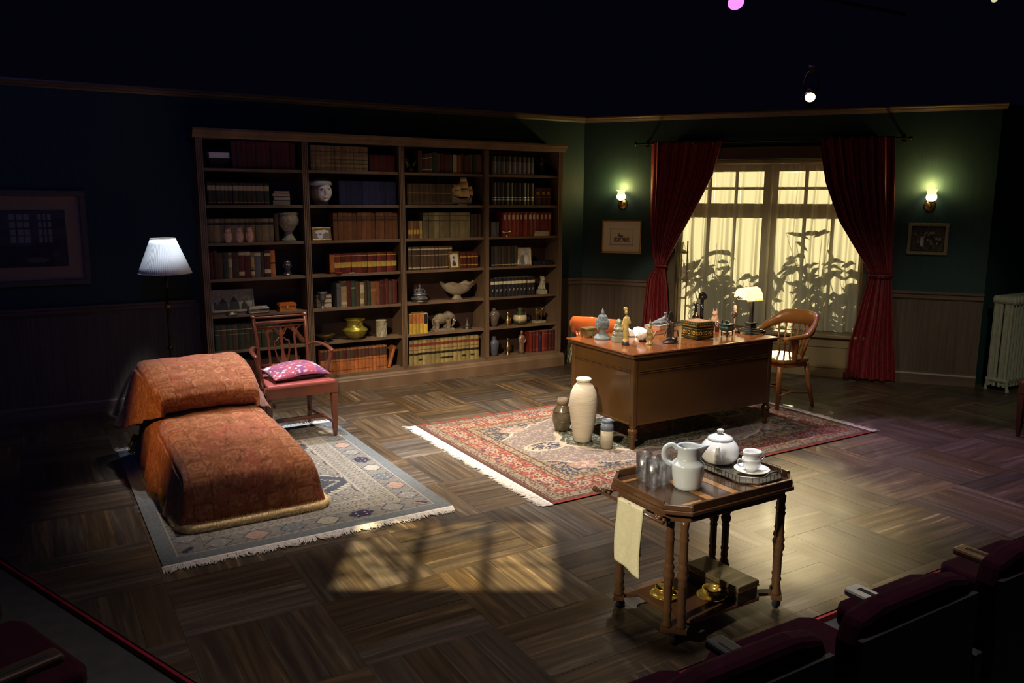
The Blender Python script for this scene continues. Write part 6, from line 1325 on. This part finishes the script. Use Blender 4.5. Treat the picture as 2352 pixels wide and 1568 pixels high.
for sx in (-1, 1):
    for sy in (-1, 1):
        for k in (0, 1):
            x = sx*(HX-.055-(.042 if k else 0)); y = sy*(HY-.055-(0 if k else .042)); MB().lathe(LP, 16, (x, y, 0)).build('leg', TR, t, smooth=True)
        cx_, cy_ = sx*(HX-.075), sy*(HY-.075)
        MB().obox((cx_, cy_, .078), (.115, .05, .022), (0, 0, -sx*sy*R(45))).build('foot_block', TR, t, bev=.003)
        MB().obox((sx*(HX-.15), sy*(HY-.12), .078), (.16, .045, .016), (0, 0, sx*sy*R(25))).build('shelf_arm', TR, t, bev=.003)
        c_ = MB().lathe([(.010, .045), (.016, .05), (.022, .068)], 14, (cx_, cy_, 0)).build('caster', BLACK, t, smooth=True); MB().lathe([(.022, -.008), (.025, 0), (.022, .008)], 18, (cx_+.008, cy_, .025), (R(90), 0, 0)).build('wheel', BLACK, c_, smooth=True)
MB().prism(octo(.255, .19, .05), .070, .088).build('lower_shelf', TR, t, bev=.003)
for y in (-.17, .20):
    br = MB().tube([(-HX+.02, y, .585), (-HX-.012, y, .60), (-HX-.03, y, .592)], [.010, .009, .012], 8)
    for k in range(3): br.ell((-HX-.008, y+(.022*k-.02), .590), (.011, .010, .013), 8, 6)
    br.build('rail_bracket', TR, t, smooth=True)
MB().tube([(-HX-.03, -.21, .592), (-HX-.03, .25, .592)], .007, 8).ell((-HX-.03, .255, .592), (.013, .012, .013)).ell((-HX-.03, .235, .592), (.010, .007, .010)).build('towel_rail', TR, t, smooth=True)
def towel(u, v):
    y = 2.50+.165*u+.006*sin(v*9); L_ = .54*v; x = 2.171
    if L_ < .29: return (x-.010-.004*sin(u*8)-.006*(1-L_/.29), y+.03*(1-v)*0,   .325+L_-.028*(1-u)*(1-L_/.29))
    if L_ < .32: a = pi*(L_-.29)/.03; return (x-.010*cos(a), y, .60+.003+.009*sin(a)+.02*0)
    return (x+.011+.004*sin(u*7+1), y+.03, .600-(L_-.32))
o = MB().grid(towel, 16, 60).build('towel', mk('cream_linen', (.66, .62, .42), (.58, .54, .36), rough=.9, scale=60, bump=.3), None, smooth=True, solid=.006, fixn=False); tag(o, 'folded cream linen towel hanging on the trolley rail', 'towel')
# trolley top things
ZT = .633
CUT = bpy.data.materials.new('cut_glass'); CUT.use_nodes = True
_n = CUT.node_tree; _n.nodes.remove(_n.nodes['Principled BSDF']); _t = _n.nodes.new('ShaderNodeBsdfTransparent'); _t.inputs[0].default_value = (.93, .94, .94, 1)
_g = _n.nodes.new('ShaderNodeBsdfGlass'); _g.inputs['Roughness'].default_value = .03; _g.inputs['IOR'].default_value = 1.5; _d = _n.nodes.new('ShaderNodeBsdfGlossy'); _d.inputs['Roughness'].default_value = .25
_m = _n.nodes.new('ShaderNodeMixShader'); _m.inputs[0].default_value = .35; _m2 = _n.nodes.new('ShaderNodeMixShader'); _m2.inputs[0].default_value = .28
_n.links.new(_t.outputs[0], _m.inputs[1]); _n.links.new(_g.outputs[0], _m.inputs[2]); _n.links.new(_m.outputs[0], _m2.inputs[1]); _n.links.new(_d.outputs[0], _m2.inputs[2]); _n.links.new(_m2.outputs[0], _n.nodes['Material Output'].inputs[0])
for k, (x, y) in enumerate(((2.375, 2.745), (2.425, 2.665), (2.355, 2.655))):
    t = thing('glass_tumbler', (x, y, ZT), 'clear cut glass tumbler on the trolley, %s' % ['farthest from the pitcher', 'half hidden behind the pitcher handle', 'nearest the trolley edge'][k], 'glass', group='cut glass tumblers')
    V_ = [(.031, 0), (.034, .004), (.036, .05), (.038, .125), (.0355, .125), (.0335, .05), (.031, .018), (0, .014)]
    MB().lathe(V_, 32, lobes=16, la=.018).build('body', CUT, t, smooth=True)
    f = MB()
    for i in range(16):
        a = 2*pi*i/16
        for z in (.018, .038): f.obox((.0355*cos(a), .0355*sin(a), z+.01*(i % 2)), (.003, .009, .018), (0, 0, a))
    f.build('cut_facets', CUT, t)
t = thing('blue_pitcher', (2.475, 2.565, ZT), 'pale blue grey ceramic pitcher with shoulder and loop handle', 'pitcher', R(-38))
PB = mk('pale_blue_ceramic', (.56, .61, .64), rough=.22, coat=.5)
def pit(u, v):
    prof = [(.052, 0), (.060, .01), (.066, .05), (.071, .10), (.070, .112), (.060, .122), (.048, .135), (.045, .155), (.050, .195)]; k = v*8; i = min(7, int(k)); f_ = k-i
    r_ = prof[i][0]*(1-f_)+prof[i+1][0]*f_; z = prof[i][1]*(1-f_)+prof[i+1][1]*f_; a = 2*pi*u; sp = max(0, cos(a))**14*max(0, (z-.13)/.065)*.040
    return ((r_+sp)*cos(a), r_*sin(a), z+sp*.15)
MB().grid(pit, 72, 32).lathe([(.052, .001), (0, .001)], 32).build('body', PB, t, smooth=True, solid=.004)
MB().tube([(-.047, 0, .175), (-.070, 0, .196), (-.100, 0, .185), (-.110, 0, .15), (-.098, 0, .118), (-.072, 0, .105)], [.009, .008, .008, .008, .008, .010], 10, flat=1.3).build('handle', PB, t, smooth=True)
# galleried tray
t = thing('gallery_tray', (2.845, 2.62, ZT), 'small dark metal tray with pierced gallery rail under the tea things', 'tray')
TM = mk('tray_metal', (.13, .11, .08), (.22, .19, .14), rough=.35, metal=.7, scale=20)
oc = octo(.135, .205, .06); MB().prism(oc, .002, .008).build('tray_base', TM, t)
for i in range(8):
    a, b = Vector((*oc[i], 0)), Vector((*oc[(i+1) % 8], 0)); n = max(2, int((b-a).length/.022))
    MB().tube([a+Vector((0, 0, .034)), b+Vector((0, 0, .034))], .0022, 6).build('gallery_rail', TM, t)
    g = MB(); [g.tube([a.lerp(b, k/n)+Vector((0, 0, .008)), a.lerp(b, k/n)+Vector((0, 0, .034))], .0015, 5) for k in range(n)]; g.build('gallery_bars', TM, t)
for y in (-.205, .205):
    MB().tube([(-.04, y, .03), (-.03, y*1.06, .05), (0, y*1.08, .055), (.03, y*1.06, .05), (.04, y, .03)], .004, 6).build('handle', TM, t, smooth=True)
for x in (-.10, .10):
    for y in (-.16, .16): MB().ell((x, y, .002), (.006, .006, .003)).build('foot', TM, t)
ZT2 = ZT+.009; WC = MATS['white_china']; WRIB = mk('ribbed_white_china', (.86, .85, .82), rough=.2, coat=.5, bump=0)
t = thing('teapot', (2.845, 2.735, ZT2), 'round white ribbed teapot with knobbed lid on the tray', 'teapot', R(-140))
pr = [(.040, 0), (.046, .004)]
for k in range(26):
    f_ = k/25; z = .006+.112*f_; r_ = .093*math.sqrt(max(.02, 1-((z-.055)/.078)**2))*(1+.006*(k % 2)); pr.append((r_, z))
MB().lathe(pr, 48).build('body', WRIB, t, smooth=True)
MB().lathe([(.060, .112), (.062, .120), (.055, .128), (.03, .138), (.012, .143)], 40).build('lid', WC, t, smooth=True); MB().lathe([(.010, .140), (.008, .148), (.016, .155), (.018, .160), (.010, .166), (0, .167)], 24).build('lid_knob', WC, t, smooth=True)
MB().tube([(.075, 0, .035), (.105, 0, .055), (.122, 0, .085), (.130, 0, .112)], [.022, .017, .012, .009], 14).build('spout', WC, t, smooth=True)
MB().tube([(-.07, 0, .10), (-.11, 0, .11), (-.135, 0, .08), (-.12, 0, .045), (-.08, 0, .03)], [.008]*5, 10).build('handle', WC, t, smooth=True)
def cup(loc, label, mat_, rz, r=.044, h=.062, name='teacup', sauc=False, group=None, inner=None):
    t = thing(name, loc, label, 'cup', rz, group)
    pr_ = [(r*.5, 0), (r*.52, .004), (r*.62, .008), (r*.9, h*.35), (r*1.0, h*.7), (r*1.04, h), (r*.99, h), (r*.94, h*.7), (r*.8, h*.35), (0, h*.16)]
    MB().lathe(pr_, 36).build('bowl', mat_, t, smooth=True)
    MB().tube([(-r*.98, 0, h*.82), (-r*1.35, 0, h*.86), (-r*1.5, 0, h*.6), (-r*1.3, 0, h*.35), (-r*.88, 0, h*.30)], .0035, 7).build('handle', mat_, t, smooth=True); return t
def saucer(loc, label, mat_, r=.08, group=None):
    t = thing('saucer', loc, label, 'saucer', 0, group); MB().lathe([(r*.5, 0), (r*.52, .003), (r*.8, .008), (r, .017), (r*.99, .019), (r*.76, .011), (r*.4, .007), (0, .007)], 40).build('plate', mat_, t, smooth=True)
    MB().lathe([(r*.5, .0), (r*.53, .002), (r*.5, .004)], 32).build('foot', mat_, t, smooth=True); return t
saucer((2.865, 2.545, ZT2), 'white saucer with groove under the stacked white cups', WC, .083)
cup((2.862, 2.545, ZT2+.008), 'white teacup standing on the white saucer, lower of two', WC, R(-35), group='white stacked teacups')
cup((2.868, 2.550, ZT2+.008+.036), 'white teacup nested in the other cup, upper of two', WC, R(150), r=.041, h=.058, group='white stacked teacups')
GC = mk('gilt_china', (.72, .52, .10), (.30, .20, .05), rough=.2, metal=.55, scale=35, coat=.5, contrast=1.6)
ZL = .0895
for k, (x, y, lb) in enumerate(((2.42, 2.625, 'left gold patterned'), (2.60, 2.505, 'right gold patterned'))):
    saucer((x, y, ZL), lb+' saucer on the lower trolley shelf', GC, .068, 'gold saucers')
    cup((x, y, ZL+.008), lb+' teacup on its saucer on the lower trolley shelf', GC, R(120+20*k), r=.043, h=.045, group='gold teacups')
t = thing('metal_box', (2.71, 2.555, ZL), 'long dark brass covered box on the lower trolley shelf', 'box', R(4))
DBX = mk('dark_brass_sheet', (.20, .16, .08), (.13, .10, .05), rough=.45, metal=.5, scale=12)
MB().box(-.07, .07, -.155, .155, 0, .058).build('body', mk('dark_box_side', (.07, .055, .035), rough=.4, metal=.3), t, bev=.003); MB().box(-.074, .074, -.16, .16, .060, .086).build('lid', DBX, t, bev=.004)
MB().box(-.0765, -.074, -.16, .16, .060, .065).box(-.074, .074, -.1625, -.16, .060, .065).build('lid_edge', BRASS, t); MB().tube([(-.03, 0, .086), (-.03, 0, .09)], .008, 8).build('stud', BRASS, t)

# ------------------------------------------------------------------ theatre seats
MRN = mk('maroon_seat_cloth', (.020, .0025, .010), (.032, .004, .015), rough=.95, scale=20, spec=.15); ARM = mk('seat_arm_wood', (.16, .09, .045), (.24, .15, .08), rough=.4, scale=8, stretch=(4, 1, 1)); SFR = mk('seat_frame_black', (.015, .015, .018), rough=.6)
def theatre_seat(loc, rz, label, arm=ARM, last=False):
    t = thing('theatre_seat', loc, label, 'seat', rz, 'front row theatre seats')
    MB().prism([(-.27, 0), (.27, 0), (.27, .44), (.22, .47), (-.22, .47), (-.27, .44)], .39, .47).build('cushion', MRN, t, bev=.02)
    bk = MB().prism([(-.275, .36), (.275, .36), (.275, .78), (.25, .845), (.15, .865), (-.15, .865), (-.25, .845), (-.275, .78)], -.10, -.03, 'y').build('backrest', MRN, t, bev=.02)
    MB().box(-.27, .27, -.115, -.10, .34, .80).build('back_shell', SFR, t)
    for s in ((-1, 1) if last else (-1,)):
        a = MB().box(s*.325-.037, s*.325+.037, -.03, .355, .575, .605).build('armrest', arm, t, bev=.010); MB().box(s*.325-.010, s*.325+.010, .0, .32, .6052, .6065).build('groove', SFR, a)
        MB().box(s*.325-.02, s*.325+.02, -.10, .25, .0, .575).build('side_frame', SFR, t)
    MB().box(-.30, .30, -.05, .05, .30, .38).build('beam', SFR, t)
    return t
DARM = mk('shaded_arm_wood', (.035, .018, .012), (.05, .03, .02), rough=.5, scale=8)  # same arm wood, darkened to stand in for shade
LITE = mk('lit_arm_wood', (.85, .88, .80), (.60, .62, .56), rough=.35, scale=12)  # arm wood whitened to put bright stage light into its colour
pos = [(.755, 'dark maroon theatre seat at the bottom edge, fifth from the right'), (1.405, 'dark maroon theatre seat in the front row, fourth from the right'), (2.055, 'dark maroon theatre seat in the front row, third from the right'), (2.72, 'maroon theatre seat right of the armrest painted as brightly lit, front row'), (3.375, 'maroon theatre seat right of the brown wooden armrest, front row')]
for k, (x, lb) in enumerate(pos): theatre_seat((x, 1.30, -.03), 0, lb, [ARM, ARM, SFR, LITE, ARM][k], k == 4)  # third armrest darkened and fourth lightened as if shaded and lit
ang = math.atan2(-.37, .93)
for k, s in enumerate((-1, 0, 1)):
    c = Vector((0, 2.6, -.03))+Vector((-.37, .93, 0))*(.325+.65*s)+Vector((.93, .37, 0))*(-.36)
    theatre_seat(c, math.atan2(.37, .93)-pi/2, 'dark theatre seat on the left side of the stage, %s' % ['nearest', 'second', 'third'][k], arm=DARM, last=(k == 0))
for o in [o for o in bpy.data.objects if o.name.startswith('armrest')]: pass

# ------------------------------------------------------------------ stage lanterns
def lantern(name, loc, aim, label, col, estr, r=.075, L_=.26, visible=True):
    t = thing(name, loc, label, 'stage light'); t.rotation_euler = (Vector(aim)-Vector(loc)).to_track_quat('-Z', 'Y').to_euler()
    MB().lathe([(r, 0), (r*1.02, .02), (r*1.0, .06), (r*.9, .10), (r*.9, L_), (r*.5, L_+.03), (0, L_+.03)], 28).build('housing', BLACK, t, smooth=True)
    MB().lathe([(r*1.1, -.012), (r*1.1, .004), (r*.98, .004), (r*.98, -.012)], 28, cap=False).build('lens_ring', BLACK, t)
    MB().lathe([(r*.96, -.004), (r*.5, -.010), (0, -.012)], 28).build('lens', mk('lens_'+name, (1, 1, 1), rough=.2, emit=col, estr=estr), t, smooth=True)
    MB().tube([(-r*1.2, 0, .12), (-r*1.25, .10, .12), (-r*.6, .22, .12), (r*.6, .22, .12), (r*1.25, .10, .12), (r*1.2, 0, .12)], .010, 6).build('yoke', BLACK, t)
    MB().box(-.03, .03, .22, .29, .09, .15).build('clamp', BLACK, t); return t
lp = onwall(2.496, .06, 2.945)
lantern('back_lantern', onwall(2.496, .0, 3.0), (3.6, 2.9, 0), 'small lit yellow lantern above the wall moulding over the window', (1, .80, .36), 6, .055, .14)
lantern('purple_lantern', (7.36, 7.17, 4.19), (4.6, 2.0, 0), 'purple lit stage lantern at the top edge of the view', (.50, .14, 1), 2.2, .10)
lantern('side_lantern', (9.9, 5.60, 4.22), (6.0, 3.5, 0), 'dim yellowish lantern at the top right corner', (1, .95, .55), .7, .035)
for nm, a, b, lb in (('lighting_pipe', (4.5, 7.33, 4.47), (10.8, 7.33, 4.47), 'black lighting pipe carrying the purple lantern'), ('lighting_pipe', (7.5, 5.75, 4.47), (11.5, 5.75, 4.47), 'black lighting pipe at the top right corner')):
    tag(MB().tube([a, b], .024, 10).build(nm, BLACK), lb, 'pipe')
_lx, _ly, _ = onwall(2.496, -.06)
tag(MB().tube([(_lx, _ly, 2.88), (_lx, _ly, 3.06)], .018, 10).box(_lx-.05, _lx+.05, _ly-.04, _ly+.04, 2.88, 2.895).build('mounting_post', BLACK), 'short black post on the wall top holding the yellow lantern', 'post')
# pattern plate in front of the pattern light: a window with leaves
gz = 5.7; k_ = (6.5-gz)/6.5; A_ = R(-31); gm = MB()
def gp(u, v): # floor metres about the patch centre -> plate
    x, y = u*cos(A_)-v*sin(A_), u*sin(A_)+v*cos(A_); X, Y = 1.87+x, 3.73+y
    return (1.75+(X-1.75)*k_, 3.62+(Y-3.62)*k_)
def quad(a, b, c, d): 
    p = [gp(a, c), gp(b, c), gp(b, d), gp(a, d)]; gm.prism(p, gz, gz+.002)
U0, U1, V0, V1 = -.56, .56, -.42, .42
quad(-4, 4, -4, V0); quad(-4, 4, V1, 4); quad(-4, U0, V0, V1); quad(U1, 4, V0, V1)
quad(-.20, -.15, V0, V1); quad(.17, .22, V0, V1); quad(.22, U1, -.16, -.135)
q = random.Random(6)
for k in range(44):
    u, v = (q.uniform(-.56, -.16), q.uniform(-.40, .42)) if k < 30 else (q.uniform(-.5, .5), q.uniform(.18, .42)); a = q.uniform(0, 2*pi); l, w_ = q.uniform(.06, .12), q.uniform(.014, .028); P = []
    for f_, ww in ((-1, 0), (-.5, .8), (0, 1), (.5, .7), (1, 0), (.5, -.7), (0, -1), (-.5, -.8)): P.append(gp(u+cos(a)*l*f_/1.3-sin(a)*w_*ww, v+sin(a)*l*f_/1.3+cos(a)*w_*ww))
    gm.prism(P, gz-.004-.0001*k, gz-.002-.0001*k)
tag(gm.build('pattern_plate', BLACK), 'black pattern plate with window and leaf shapes hung under the pattern light', 'stage plate')
